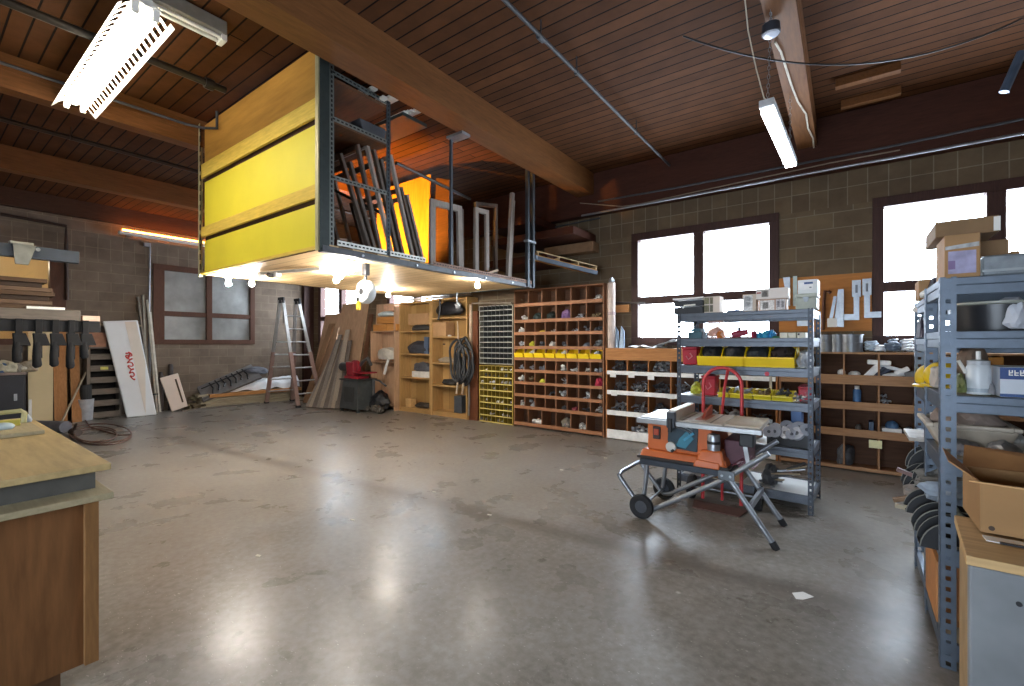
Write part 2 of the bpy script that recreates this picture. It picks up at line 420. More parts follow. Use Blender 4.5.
# roof beams run from wall to wall, the ledger sits on the back wall
GLU = WOOD('#633d1e', '#774d29', 'Y', 0.6, 5)
GLU_D = WOOD('#7a5030', '#8f6240', 'Y', 0.6, 5)
def beam(x0, x1, zb, m=GLU):
    mb = MB(); n = 4; h = (ZC-zb)/n
    for i in range(n): mb.box(x0+(0.002 if i % 2 else 0), x1-(0.002 if i % 2 else 0), YF, YB-0.17, zb+i*h, zb+(i+1)*h)
    return mb
k = 1
for x0, x1, zb in ((-0.50, -0.29, 4.04), (-3.70, -3.40, 4.03), (-6.82, -6.64, 4.04), (-9.92, -9.72, 4.04), (2.7, 2.9, 4.04)):
    struct('trim_%d' % k, beam(x0, x1, zb), GLU); k += 1
LEDG = WOOD('#3d2118', '#4d2b1f', 'X', 0.6, 6)
struct('trim_6', MB().box(XL, XR, YB-0.17, YB, 3.70, ZC), LEDG)
struct('trim_7', MB().box(XL, XL+0.14, YF, YB-0.17, 4.05, ZC), WOOD('#3a2418', '#4a2f20', 'Y', 0.6, 6))
# the dark post in the far corner
struct('trim_8', MB().box(XL, XL+0.12, YB-0.28, YB, 0, 3.7), FRAMEBR)
# ------------------------------------------------------------------ pipes and conduits
def pipe(name, pts, r, m, label, cat='pipe', hang=(), n=10, joints=()):
    o = thing(name, label, cat, pts[0]); part('run', MB().tube(pts, r, n), m, o, smooth=True)
    for x, y, z in hang:
        h = MB().cyl((x, y, z), (x, y, ZC), 0.006, 6); h.lathe([(r+0.008, -0.012), (r+0.008, 0.012)], (x, y, z), 'Y', 12)
        part('hanger', h, m, o)
    for j in joints:
        part('coupling', MB().lathe([(r*1.5, -0.04), (r*1.6, -0.02), (r*1.6, 0.02), (r*1.5, 0.04)], j, 'Y', 12), m, o)
    return o
pipe('ceiling_pipe', [(-2.16, -1, 4.22), (-2.14, 7.0, 4.22)], 0.017, PIPE, 'thin grey pipe hung below the dark board ceiling between the two bigger beams', hang=((-2.16, 3.36, 4.22), (-2.15, 4.0, 4.22), (-2.15, 5.6, 4.22)), joints=((-2.16, 3.36, 4.22),))
pipe('sprinkler_pipe', [(-8.2, -1.0, 4.24), (-8.25, 3.0, 4.24), (-8.28, 6.9, 4.24)], 0.03, M('#3c2c20', 0.5, 0.4), 'dark brown pipe running under the ceiling boards between the two far beams', hang=((-8.22, 1.35, 4.24),))
pipe('sprinkler_pipe', [(-5.3, -1.0, 4.2), (-5.27, 2.05, 4.2)], 0.035, M('#2c2620', 0.5, 0.4), 'dark pipe under the ceiling ending at the top of the yellow loft wall', joints=((-5.28, 1.9, 4.2),))
pipe('conduit', [(-6.78+0.26, -1, 4.22), (-6.52, 2.1, 4.22), (-6.42, 2.24, 4.2), (-6.05, 2.26, 4.1), (-6.05, 2.26, 4.3)], 0.016, PIPE, 'light conduit behind the bright shop light, bent up over the loft wall', 'conduit')
pipe('conduit', [onX(0, 190+24, -12.38), onX(66, 226, -12.38), onX(66, 246, -12.38), onX(67, 300, -12.38)], 0.03, M('#3b2a22', 0.5, 0.4), 'dark conduit on the block wall bending down beside the lit window', 'conduit')
pipe('conduit', [onX(150, 244, -12.4), onX(149, 320, -12.4), onX(150, 392, -12.4)], 0.018, CONDUIT, 'thin pale conduit standing up the block wall beside the grey panes', 'conduit')
part('junction_box', MB().box(-12.45, -12.38, 3.2, 3.32, 3.66, 3.74), GALV, bpy.data.objects['conduit.002'])
pipe('conduit', [(-3.6, 6.88, 3.69), (3.2, 6.88, 3.69)], 0.016, CONDUIT, 'long pale conduit along the bottom edge of the dark ledger over the windows', 'conduit')
pts = [onY(580, 203, 6.88), onY(604, 205, 6.88), onY(622, 206.5, 6.88), onY(640, 204, 6.88), onY(690, 193, 6.88), onY(760, 178, 6.88), onY(830, 163, 6.88), onY(900, 150, 6.88)]
solo('cable', MB().tube(pts, 0.008, 6), M('#8a7a6a', 0.6), 'thin tan cable stapled along the dark ledger just above the pale conduit', 'cable')
pipe('conduit', [onY(598, 201.5, 6.89), onY(680, 187, 6.89), onY(830, 158, 6.89), onY(883, 148, 6.89), onY(1023, 119, 6.89)], 0.014, PIPE, 'grey conduit running along the middle of the dark ledger', 'conduit')
pipe('conduit', [onY(500, 240, 7.05), onY(560, 226, 7.05), onY(600, 218, 7.05)], 0.012, PIPE, 'thin conduit on the wall above the pigeonholes behind the loft', 'conduit')
# two wood cleats, strut and swag cable on the right ceiling
for (px, py), lab in (((867, 76), 'short wooden cleat on the ceiling near the hanging tube light, the upper of two'), ((870, 98), 'short wooden cleat on the ceiling, lower of two, nearer the dark ledger')):
    c = onZ(px, py, ZC-0.04); solo('ceiling_cleat', MB().box(c.x-0.27, c.x+0.27, c.y-0.045, c.y+0.045, ZC-0.085, ZC-0.001), GLU, lab, 'cleat', bevel=0.004)
a, b_ = onZ(683, 36, 4.0), onZ(1023, 18, 4.2)
pts = []
for i in range(25):
    t = i/24; p = a.lerp(b_, t); p.z -= 0.55*4*t*(1-t)*0.55; pts.append(p)
solo('swag_cable', MB().tube(pts, 0.007, 6), BLACK, 'dark cable slung in a long curve across the ceiling near the hanging light', 'cable')
solo('steel_strut', MB().tube([onY(1022, 52, 5.0), onY(1004, 92, 5.0)], 0.03, 10), M('#5d6f86', 0.4, 0.6), 'blue grey steel strut at the ceiling over the right shelving', 'strut')
# ================================================================== lights
TUBE_M = EMIT('#fff6e2', TUBE_E)
REFL = M('#f2efe6', 0.35, 0, 0.02, 4)
def shop_light(x0, x1, y, z, label, lit=True):
    t = thing('shop_light', label, 'ceiling light', ((x0+x1)/2, y, z))
    w = 0.17
    prof = [(-w, -0.01), (-0.10, 0.075), (-0.05, 0.09), (-0.012, 0.07), (0.012, 0.07), (0.05, 0.09), (0.10, 0.075), (w, -0.01)]
    mb = MB()      # white reflector with a dashed row of uplight slots along each wing
    def run(pr, xa, xb): mb.prism([(xa, y+a, z+b) for a, b in pr]+[(xa, y+a, z+b+0.006) for a, b in reversed(pr)], (xb-xa, 0, 0))
    run([(-0.085, 0.079), (-0.05, 0.09), (-0.012, 0.07), (0.012, 0.07), (0.05, 0.09), (0.085, 0.079)], x0, x1)
    for sg in (-1, 1):
        run([(sg*w, -0.01), (sg*0.145, 0.016)], x0, x1)
        ns = 22; dx = (x1-x0)/ns
        for i in range(ns): run([(sg*0.145, 0.016), (sg*0.11, 0.062), (sg*0.085, 0.079)], x0+i*dx, x0+i*dx+dx*0.30)
    r = part('reflector', mb, REFL, t)
    part('ballast_housing', MB().box(x0+0.05, x1-0.05, y-0.05, y+0.05, z+0.097, z+0.16), REFL, t, 0.004)
    for s in (-0.062, 0.062):
        tb = part('tube', MB().cyl((x0+0.05, y+s, z+0.035), (x1-0.05, y+s, z+0.035), 0.019, 12), TUBE_M if lit else WHITEP, t, smooth=True)
        for xe in (x0+0.02, x1-0.05): part('socket', MB().box(xe, xe+0.03, y+s-0.02, y+s+0.02, z+0.005, z+0.085), WHITEP, t)
    for xe in (x0+0.35, x1-0.35):
        part('chain', MB().tube([(xe, y, z+0.16), (xe, y, ZC)], 0.005, 6), GALV, t)
    return t
shop_light(-6.5, -4.15, 1.09, 3.95, 'bright two-tube shop light with white reflector hung at the top left')
#shop_light(-2.2, 0.15, -1.3, 3.95, 'two-tube shop light hung behind the viewer near the back of the shop')
# unlit strip light
t = thing('strip_light', 'unlit narrow strip light on the ceiling beside the bright shop light', 'ceiling light', (-4.45, 1.2, 4.2))
part('housing', MB().box(-4.52, -4.38, 0.2, 1.72, 4.24, 4.36), M('#8f8a80', 0.5, 0.2), t, 0.01)
for dx in (-0.035, 0.035): part('tube', MB().cyl((-4.45+dx, 0.26, 4.215), (-4.45+dx, 1.68, 4.215), 0.016, 10), WHITEP, t, smooth=True)
for y in (0.2, 1.68): part('end_cap', MB().box(-4.51, -4.39, y, y+0.04, 4.19, 4.25), WHITEP, t)
# LED bar hanging on chains at the right
t = thing('hanging_light', 'lit white LED bar light hanging on thin chains from the right beam', 'light', (-0.5, 4.75, 3.4))
a, b_ = onZ(767, 104, 3.4), onZ(791, 162, 3.4)
d = (b_-a).normalized()
part('housing', MB().bar(a-d*0.03, b_+d*0.03, 0.105, 0.06), M('#cfd2d6', 0.4, 0.3), t, 0.006)
part('diffuser', MB().bar(a+d*0.03-Vector((0, 0, 0.042)), b_-d*0.01-Vector((0, 0, 0.042)), 0.095, 0.03), EMIT('#f4f8ff', LED_E), t, 0.006)
def chain(p0, p1, par, n=None):
    p0, p1 = Vector(p0), Vector(p1); n = n or int((p1-p0).length/0.035); mb = MB()
    for i in range(n):
        c = p0.lerp(p1, (i+0.5)/n); dr = (p1-p0).normalized(); s = dr.cross(Vector((0, 1, 0)) if i % 2 else Vector((1, 0, 0))).normalized()
        mb.tube([c+dr*0.021*math.cos(q*PI/4)+s*0.009*math.sin(q*PI/4) for q in range(8)], 0.0022, 4, closed=True)
    return part('chain', mb, GALV, par)
chain(a+Vector((0, 0.03, 0.03)), (a.x+0.02, a.y+0.05, 4.04), t)
chain(b_+Vector((0, -0.1, 0.03)), (b_.x, b_.y-0.1, 4.04), t)
cp = [Vector((-0.75, 3.2, ZC-0.01)), onY(745, 0, 3.55), onY(748, 30, 3.7), onY(756, 68, 3.9), onY(764, 98, a.y), a+Vector((0, 0, 0.03))]
part('power_cord', MB().tube(cp, 0.005, 6), M('#c9bfae', 0.6), t)
# beam cable and round puck lamp
pts = [onZ(775, 42, 4.025), onZ(781, 52, 4.025), onZ(786, 68, 4.025), onZ(791, 84, 4.025), onZ(798, 102, 4.025), onZ(806, 114, 4.025), onZ(808, 128, 4.025), onZ(813, 138, 4.025), onZ(814, 149, 4.025)]
solo('cable', MB().tube(pts, 0.009, 6), M('#c9bfae', 0.6), 'pale wavy cable fixed along the underside of the right beam', 'cable')
c = onZ(771, 34, 3.93)
t = thing('round_lamp', 'small round unlit lamp with pale lens under the right beam', 'lamp', c)
part('housing', MB().lathe([(0.03, 0.09), (0.062, 0.07), (0.066, 0.0)], c, 'Z', 24), M('#3a3f4a', 0.5, 0.3), t, smooth=True)
part('lens', MB().lathe([(0.058, -0.001), (0.05, -0.012), (0.01, -0.016)], c, 'Z', 24), M('#cfd6e6', 0.2, 0, 0.03), t, smooth=True)
chain(c+Vector((0, 0, 0.09)), (c.x+0.01, c.y-0.12, 4.04), t, 5)
# strip light under the ledge on the far left wall
a, b_ = onX(119, 232, -12.1), Vector((-12.1, 4.9, 3.86))
t = thing('strip_light', 'warm lit strip light on the far block wall above the grey panes', 'light', a)
part('housing', MB().box(-12.2, -12.04, a.y, b_.y, 3.80, 3.86), WHITEP, t, 0.005)
part('tube', MB().cyl((-12.08, a.y+0.05, 3.885), (-12.08, b_.y-0.05, 3.885), 0.018, 10), EMIT('#ff9a3a', 11.0), t)
part('bracket', MB().box(-12.45, -12.18, a.y+0.2, a.y+0.24, 3.8, 3.84), GALV, t)
part('bracket', MB().box(-12.45, -12.18, b_.y-0.3, b_.y-0.26, 3.8, 3.84), GALV, t)
t = None

# ================================================================== the hanging loft
LX0, LX1, LY0, LY1, LZ0, LZ1 = -6.62, -3.86, 2.33, 5.80, 2.40, 4.30
loft = thing('storage_loft', 'storage loft hung from the ceiling with yellow plywood end and open steel front', 'loft', (LX1, LY0, LZ0))
DECK = BRICK('#c7a678', '#d3b487', '#7b6244', 'XY', 3.1, 0.145, 0.005, 0.55, 0.15, 0.4, 0.2)
part('deck', MB().box(LX0, LX1, LY0, LY1, LZ0, LZ0+0.045), DECK, loft)
YPLY = M('#ead83f', 0.55, 0, 0.05, 1.5)
YPINE = WOOD('#dcb84c', '#e6c65e', 'X', 0.55, 5)
ya, yb = LY0-0.015, LY0+0.005
TANPLY = WOOD('#ab7a34', '#b8883f', 'X', 0.55, 2)
for z0, z1 in ((2.44, 2.83), (2.93, 3.575), (3.67, LZ1)):
    part('end_panel', MB().box(LX0+0.05, LX1-0.03, ya, yb, z0, z1), YPLY if z0 < 3.5 else TANPLY, loft)
for z0, z1 in ((2.405, 2.432), (2.875, 3.0), (3.625, 3.80)):
    part('rail', MB().box(LX0+0.0, LX1-0.02, ya-0.03, ya, z0, z1), YPINE, loft, 0.003)
part('backing', MB().box(LX0+0.02, LX1-0.05, yb+0.002, yb+0.02, 2.46, LZ1-0.02), M('#4a2c16', 0.8), loft)
ANG = M('#2f3634', 0.5, 0.4, 0.15, 15)
ANGL = M('#b7b08a', 0.5, 0.3, 0.1, 15)
def angle(p0, z1, w, sx, sy, m, par, name='post'):
    x, y, z = p0
    mb = MB(); mb.box(min(x, x+sx*w), max(x, x+sx*w), min(y, y+sy*0.004), max(y, y+sy*0.004), z, z1)
    mb.box(min(x, x+sx*0.004), max(x, x+sx*0.004), min(y, y+sy*w), max(y, y+sy*w), z, z1)
    return part(name, mb, m, par)
angle((LX1, LY0-0.06, LZ0-0.02), 4.32, 0.06, -1, 1, ANGL, loft)
part('corner_post', MB().box(LX1-0.01, LX1+0.004, LY0-0.05, LY0+0.045, LZ0-0.02, 4.32), ANG, loft)
angle((LX0-0.03, LY0-0.06, LZ0-0.02), 4.32, 0.05, 1, 1, ANGL, loft)
HOLEM = M('#0c0c0d', 0.8)
for i in range(15): part('slot', MB().box(LX0+0.018, LX0+0.04, LY0-0.061, LY0-0.055, 2.46+i*0.125, 2.535+i*0.125), HOLEM, loft)

SLOT = M('#6d716c', 0.45, 0.5, 0.15, 15)
def slotted(p0, p1, w, t, par, m=SLOT, name='slotted_angle', up=(0, 0, 1), pitch=0.045, side=1):
    o = part(name, MB().bar(p0, p1, t, w, up), m, par)
    p0, p1 = Vector(p0), Vector(p1); L = (p1-p0).length; n = int(L/pitch); d = (p1-p0)/L
    mb = MB()
    for i in range(n):
        c = p0+d*(i+0.5)*pitch+Vector((side*(t/2+0.001), 0, 0)); mb.bar(c-d*pitch*0.28, c+d*pitch*0.28, 0.003, w*0.3, up)
    part('hole_row', mb, HOLEM, o); return o
# rack inside the near corner of the loft
x = LX1-0.05
slotted((x, LY0+0.10, LZ0+0.05), (x, LY0+0.10, 4.28), 0.05, 0.004, loft, up=(0, 1, 0))
slotted((x, 3.09, LZ0+0.05), (x, 3.09, 4.10), 0.05, 0.006, loft, M('#3c4346', 0.5, 0.5, 0.15, 15), up=(0, 1, 0))
for (z0, z1) in ((4.10, 4.08), (3.66, 3.66), (3.10, 3.12)):
    slotted((x, LY0+0.1, z0), (x, 3.11, z1), 0.045, 0.005, loft)
slotted((x, LY0+0.16, LZ0+0.09), (x, 3.62, LZ0+0.09), 0.05, 0.005, loft, M('#c9c9c2', 0.5, 0.3, 0.1, 15))
DARKW = WOOD('#4a2f1c', '#5e3d25', 'X', 0.7, 6)
for z in (4.02, 3.62):
    part('shelf_board', MB().box(LX1-1.9, LX1-0.05, LY0+0.05, 3.09, z, z+0.03), DARKW, loft)
part('rack_brace', MB().bar((x-1.0, 2.5, 3.45), (x-0.2, 3.2, 2.95), 0.03, 0.03), ANG, loft)
# front edge angle with ragged carpet edge and hanger bolts
part('edge_angle', MB().box(LX1-0.06, LX1+0.012, LY0-0.03, LY1, LZ0-0.03, LZ0+0.03), M('#4a4b4d', 0.5, 0.4, 0.2, 15), loft, 0.003)
slotted((LX1+0.013, LY0+1.35, LZ0+0.055), (LX1+0.013, LY1-0.02, LZ0+0.055), 0.045, 0.005, loft, M('#7a5a48', 0.6, 0.3, 0.3, 12))
for yy in (LY0+0.4, LY0+1.1, LY0+1.7, LY0+2.3, LY0+2.9): part('bolt', MB().lathe([(0.012, 0), (0.012, 0.012)], (LX1+0.012, yy, LZ0-0.005), 'X', 8), GALV, loft)
# hangers: rod with hook plate, double post at the end
h = part('hanger_rod', MB().bar((LX1+0.0, 3.99, LZ0), (LX1, 3.99, 4.03), 0.03, 0.03), M('#4d5054', 0.5, 0.5), loft)
part('rod_plate', MB().box(LX1-0.02, LX1+0.24, 3.93, 4.07, 4.0, 4.03), GALV, h)
for yy in (5.62, 5.76):
    part('end_post', MB().bar((LX1+0.01, yy, LZ0-0.02), (LX1+0.01, yy, 4.3), 0.05, 0.05), M('#43484c', 0.5, 0.5), loft)
part('post_clamp', MB().box(LX1-0.03, LX1+0.05, 5.58, 5.8, 3.05, 3.08), GALV, loft)
angle((LX0, LY1, LZ0), 4.3, 0.06, 1, -1, ANG, loft)
part('far_rail', MB().box(LX0-0.02, LX0+0.03, LY0, LY1, LZ0, LZ0+0.12), DARKW, loft)
part('end_rail', MB().box(LX0, LX1, LY1-0.02, LY1+0.02, LZ0-0.01, LZ0+0.06), ANG, loft)
# amber plywood standing at the far side of the loft
solo('plywood_sheet', MB().hexa([(-6.55, 4.88, 2.447), (-5.20, 4.88, 2.447), (-5.20, 4.90, 2.447), (-6.55, 4.90, 2.447), (-6.55, 4.95, 4.18), (-5.24, 4.95, 4.18), (-5.24, 4.97, 4.18), (-6.55, 4.97, 4.18)]), WOOD('#c98a34', '#d99c46', 'Z', 0.6, 3), 'amber plywood sheet standing inside the loft behind the sashes', 'plywood')
solo('plywood_sheet', MB().hexa([(-5.18, 4.92, 2.447), (-4.78, 4.92, 2.447), (-4.78, 4.94, 2.447), (-5.18, 4.94, 2.447), (-5.16, 5.0, 4.12), (-4.85, 5.0, 4.02), (-4.85, 5.02, 4.02), (-5.16, 5.02, 4.12)]), DARKW, 'narrow dark sheet standing beside the amber plywood in the loft', 'plywood')
# sash frames leaning in two groups
SASH = WOOD('#857b72', '#9a8f84', 'Z', 0.65, 7)
SASHD = WOOD('#524840', '#675a50', 'Z', 0.65, 7)
def sash(x, yb, yt, h, w, m, label, group, bar=0.05, dep=0.034):
    z0 = LZ0+0.047+0.0
    L = math.sqrt(max(h*h-(yt-yb)**2, 0.01)); v = Vector((0, (yt-yb)/h, L/h)); u = Vector((-1, 0, 0)); nn = u.cross(v)
    mb = MB(); mb.frame((x, yb, z0+0.05), u, v, w, h, bar, dep, nn)
    return solo('old_window', mb, m, label, 'window', group, 0.003)
gA = 'old window sashes leaning on the near rack of the loft'
for i, (yb_, yt_, h_, w_, m_) in enumerate(((2.98, 2.62, 1.0, 1.5, SASHD), (3.06, 2.74, 0.95, 1.5, SASHD), (3.14, 2.84, 1.15, 1.2, SASHD), (3.27, 2.93, 1.2, 1.2, SASH), (3.37, 3.02, 1.22, 1.1, SASHD), (3.46, 3.14, 1.1, 1.2, SASHD), (3.58, 3.24, 1.18, 1.15, SASH), (3.68, 3.40, 0.86, 1.0, SASHD), (3.76, 3.50, 0.80, 1.0, SASH))):
    sash(-4.07-0.015*(i % 3), yb_, yt_, h_, w_, m_, '%s old sash from the yellow end in the pile slanting against the loft rack' % ORD[i], gA)
gB = 'pale window sashes leaning the other way in the loft'
def fsash(x, c, m, label, bar=0.055, dep=0.04):
    """a sash facing out of the loft; c = four corners (y, z) from the lower left round"""
    q = [Vector((x-0.12*(z-2.45), y, z)) for y, z in c]; mb = MB(); ctr = sum(q, Vector())/4
    inn = []
    for i in range(4):
        e1 = (q[(i+1) % 4]-q[i]).normalized(); e2 = (q[i-1]-q[i]).normalized(); inn.append(q[i]+(e1+e2)*bar)
    for i in range(4): mb.prism([q[i], q[(i+1) % 4], inn[(i+1) % 4], inn[i]], (-dep, 0, -dep*0.1))
    return solo('old_window', mb, m, label, 'window', gB)
fsash(-4.10, [(3.88, 2.46), (4.48, 2.46), (4.57, 3.40), (3.99, 3.36)], SASH, 'grey sash facing out of the loft in front of the amber plywood, by the steel rod', 0.085)
fsash(-4.22, [(4.36, 2.46), (4.62, 2.46), (4.74, 3.42), (4.46, 3.42)], SASHD, 'narrow dark grey sash just past the facing sash in the loft', 0.06)
fsash(-4.05, [(4.66, 2.46), (4.96, 2.46), (5.10, 3.46), (4.80, 3.44)], SASH, 'narrow pale sash standing mid way in the row past the steel rod', 0.065)
fsash(-4.25, [(4.92, 2.46), (5.40, 2.46), (5.60, 3.72), (5.06, 3.62)], SASHD, 'dark grey tall sash behind the outermost pale laths of the loft', 0.06)
for i, (y0_, y1_, z1_) in enumerate(((5.30, 5.52, 3.80), (5.40, 5.60, 3.72))): solo('tall_lath', MB().bar((-3.98-0.05*i, y0_, 2.46), (-4.06-0.05*i, y1_, z1_), 0.05, 0.06, (0, 1, 0)), SASH, ['tall pale lath leaning at the open end of the loft', 'shorter pale lath touching the tall one at the open end of the loft'][i], 'lath')
solo('wood_scrap', MB().bar((-4.0, 4.75, LZ0+0.07), (-4.0, 5.08, LZ0+0.17), 0.03, 0.03), WOOD('#a58d70', '#b69d7d', 'Y'), 'short pale stick lying tilted at the loft edge before the grey sashes', 'stick')
# trim sticks on the upper loft shelf, poking past the post
for i in range(6):
    px, py = 380+i*6, 100+i*3.0
    yy = 2.72+i*0.085; zz = 4.07+0.04*(i % 3)
    solo('trim_stick', MB().box(-5.75+0.05*i, -4.0+0.05*i, yy, yy+0.06, zz, zz+0.03), M('#cfc9bd', 0.55, 0, 0.05), '%s pale trim stick from the yellow end lying on the top loft shelf' % ORD[i], 'trim stick', 'pale trim sticks on the top loft shelf', 0.003)
for i in range(6):
    zz = 4.10+0.028*i; yy = 3.34+0.05*i
    solo('trim_stick', MB().box(-5.3, -3.95, yy, yy+0.06, zz, zz+0.022), M('#d8d3c8', 0.5, 0, 0.05), '%s pale stick counting upward in the bundle just past the loft rack post' % ORD[i], 'trim stick', 'bundle of pale sticks past the loft rack post', 0.003)
solo('carrier_bracket', MB().box(-5.4, -3.95, 3.32, 3.68, 4.06, 4.098), ANG, 'dark steel bracket under the bundle of pale sticks beside the roof beam', 'bracket')
solo('grey_carton', MB().hexa([(-4.35, 2.86, 3.652), (-4.0, 2.86, 3.652), (-4.0, 3.1, 3.652), (-4.35, 3.1, 3.652), (-4.35, 2.80, 3.84), (-4.0, 2.80, 3.84), (-4.0, 3.14, 3.84), (-4.35, 3.14, 3.84)]), M('#44454a', 0.7), 'small dark grey carton on the second loft shelf', 'carton', bevel=0.01)
mb = MB()
for i in range(24):
    c = Vector((-4.1-R.random()*0.5, 2.52+R.random()*0.3, 3.665+R.random()*0.05)); mb.obox(c, (0.12+R.random()*0.1, 0.02, 0.02), rz(R.random()*6))
solo('offcut_pile', mb, M('#8d867b', 0.7), 'heap of grey offcuts on the second loft shelf beside the dark carton', 'offcuts', kind='stuff')
solo('black_pipe', MB().tube([onX(396, 163, -4.4), onX(470, 199, -4.6)], 0.022, 8), BLACK, 'thin black pipe slanting inside the loft from the rack post to the hanger rod', 'pipe')
# bulbs under the loft
BULB_M = EMIT('#fff8ee', BULB_E*1.35); BULB_N = EMIT('#fffaf2', BULB_E*0.62)
bl = [(-6.42, 2.53, 'bare bulb under the yellow end of the loft'), (-6.2, 2.72, 'second bare bulb near the yellow end, just behind the first'), (-4.69, 3.02, 'bare bulb under the loft just left of the hanging cord reel'), (-5.05, 3.2, 'bare bulb under the loft, farther back from the cord reel'), (-5.9, 4.66, 'bare bulb under the loft above the tall plywood sheets'), (-4.15, 2.80, 'bare bulb tucked under the loft edge above the cord reel'), (-3.98, 4.62, 'bare bulb under the loft edge near the open end')]
for x, y, lab in bl:
    t = thing('light_bulb', lab, 'light bulb', (x, y, LZ0))
    part('socket', MB().lathe([(0.045, 0), (0.045, -0.025), (0.026, -0.03), (0.024, -0.055)], (x, y, LZ0), 'Z', 16), WHITEP, t, smooth=True)
    part('bulb', MB().lathe([(0.014, -0.055), (0.022, -0.07), (0.031, -0.095), (0.030, -0.115), (0.018, -0.13), (0.004, -0.136)], (x, y, LZ0), 'Z', 16), BULB_M if x < -5.5 else BULB_N, t, smooth=True)
# loose items hung under the loft
a = onZ(255, 271, 2.37); b_ = onZ(262, 275, 2.37)
t = thing('door_track', 'white and dark sliding track with rollers under the yellow loft edge', 'track', onZ(258, 272, 2.39))
p0, p1 = Vector((-5.75, 2.6, 2.375)), Vector((-4.8, 2.85, 2.375))
part('track', MB().bar(p0, p1, 0.04, 0.03), M('#b9b6ad', 0.4, 0.3), t)
for k_ in (0.05, 0.2, 0.32): c = p0.lerp(p1, k_); part('roller', MB().lathe([(0.03, -0.03), (0.03, 0.03)], c-Vector((0, 0, 0.03)), 'Y', 14), WHITEP if k_ != 0.2 else BLACK, t, smooth=True)
# cord reel
c = onZ(365, 272, 2.34); cx, cy = -4.23, 3.04
t = thing('cord_reel', 'white round cord reel with yellow plug hanging under the loft', 'cord reel', (cx, cy, 2.0))
part('mount', MB().box(cx-0.035, cx+0.035, cy-0.03, cy+0.03, 2.27, 2.40), BLACK, t, 0.008)
part('swivel', MB().tube([(cx, cy, 2.29), (cx, cy, 2.22)], 0.014, 8), BLACK, t)
o = part('housing', MB().lathe([(0.02, -0.055), (0.115, -0.05), (0.13, -0.03), (0.13, 0.03), (0.115, 0.05), (0.02, 0.055)], (cx, cy, 2.09), 'Y', 32), M('#c9ccc9', 0.4), t, smooth=True)
part('hub', MB().lathe([(0.035, -0.062), (0.03, -0.055)], (cx, cy, 2.09), 'Y', 20), BLACK, t)
part('handle_slot', MB().box(cx+0.05, cx+0.1, cy-0.058, cy-0.05, 2.06, 2.15), M('#6e7375', 0.5), t)
part('plug', MB().box(cx-0.1, cx-0.055, cy-0.06, cy-0.02, 1.89, 1.99), M('#f0c52c', 0.4), t, 0.008)
part('plug_collar', MB().box(cx-0.1, cx-0.055, cy-0.06, cy-0.02, 1.99, 2.03), BLACK, t, 0.004)
# tray bracket hanging between loft and wall
p0, p1 = Vector((-3.88, 5.95, 2.86)), Vector((-3.05, 6.55, 2.70))
a, b_ = onY(536.5, 258, 5.88), onY(597, 273, 6.7)
t = thing('hanging_tray', 'shallow open wood tray on a steel rail hung beside the loft end', 'tray', a)
part('mount', MB().bar((LX1+0.03, 5.785, a.z), a, 0.05, 0.06), M('#6b7684', 0.45, 0.5), t)
part('rail', MB().bar(a, b_, 0.05, 0.06), M('#6b7684', 0.45, 0.5), t)
up = Vector((0, 0, 0.11)); dd = (b_-a); sd = Vector((-dd.y, dd.x, 0)).normalized()*0.35
part('base_board', MB().prism([a+Vector((0, 0, 0.035)), b_+Vector((0, 0, 0.035)), b_+sd+Vector((0, 0, 0.035)), a+sd+Vector((0, 0, 0.035))], (0, 0, 0.015)), PINE_X, t)
part('back_board', MB().prism([a+sd+Vector((0, 0, 0.05)), b_+sd+Vector((0, 0, 0.05)), b_+sd+up, a+sd+up], (0.0, 0.02, 0)), DARKW, t)
for k_ in (0.02, 0.36, 0.68, 0.98):
    q = a.lerp(b_, k_); part('divider', MB().prism([q+Vector((0, 0, 0.05)), q+sd+Vector((0, 0, 0.05)), q+sd+up, q+up*0.95], dd.normalized()*0.015), M('#c9ad80', 0.6), t)
part('lip', MB().bar(a+up*0.98, b_+up*0.98, 0.012, 0.014), M('#c9ad80', 0.6), t)
c = onY(592, 247, 6.95); solo('square_duct', MB().box(c.x-0.9, c.x+0.06, 6.86, 7.0995, c.z-0.08, c.z+0.08), M('#8a6a4c', 0.7), 'pale square wooden duct end on the wall beside the loft', 'duct', bevel=0.004)
for i, (px0, py0, px1, py1) in enumerate(((500, 232, 545, 233), (505, 247, 585, 262), (500, 268, 560, 275))):
    a, b_ = onY(px0, py0, 6.7), onY(px1, py1, 6.7)
    solo('lumber_board', MB().bar(a, Vector((b_.x, 6.7, a.z)), 0.795, 0.12), LEDG, ['brown board highest on the wall rack behind the loft', 'middle brown board on the wall rack behind the loft', 'lowest brown board on the wall rack behind the loft'][i], 'board', 'brown boards on the wall rack behind the loft', 0.003)
# ================================================================== bench at the left edge
BENCH = WOOD('#5f3d20', '#7a5230', 'Z', 0.55, 3.5)
BTOP = WOOD('#8f8466', '#a8997a', 'X', 0.6, 4)
t = thing('workbench', 'big wooden bench cabinet at the near left with a thick board top', 'workbench', (-3.3, 0.2, 0))
part('end_panel', MB().box(-2.70, -2.675, -1.2, 0.52, 0.13, 0.845), BENCH, t)
part('stile', MB().box(-2.675, -2.65, 0.478, 0.525, 0.13, 0.845), WOOD('#6b4a2c', '#876038', 'Z'), t, 0.003)
part('carcass', MB().box(-4.4, -2.70, -1.2, 0.50, 0.13, 0.845), BENCH, t)
part('plinth', MB().box(-4.3, -2.76, -1.1, 0.42, 0.0, 0.13), WOOD('#4a3220', '#5c4029', 'Y'), t)
part('ledge', MB().box(-4.45, -2.60, -1.3, 0.565, 0.845, 0.873), BTOP, t, 0.004)
part('apron', MB().box(-4.5, -2.74, -1.25, 0.53, 0.873, 0.955), M('#4d4a44', 0.6), t)
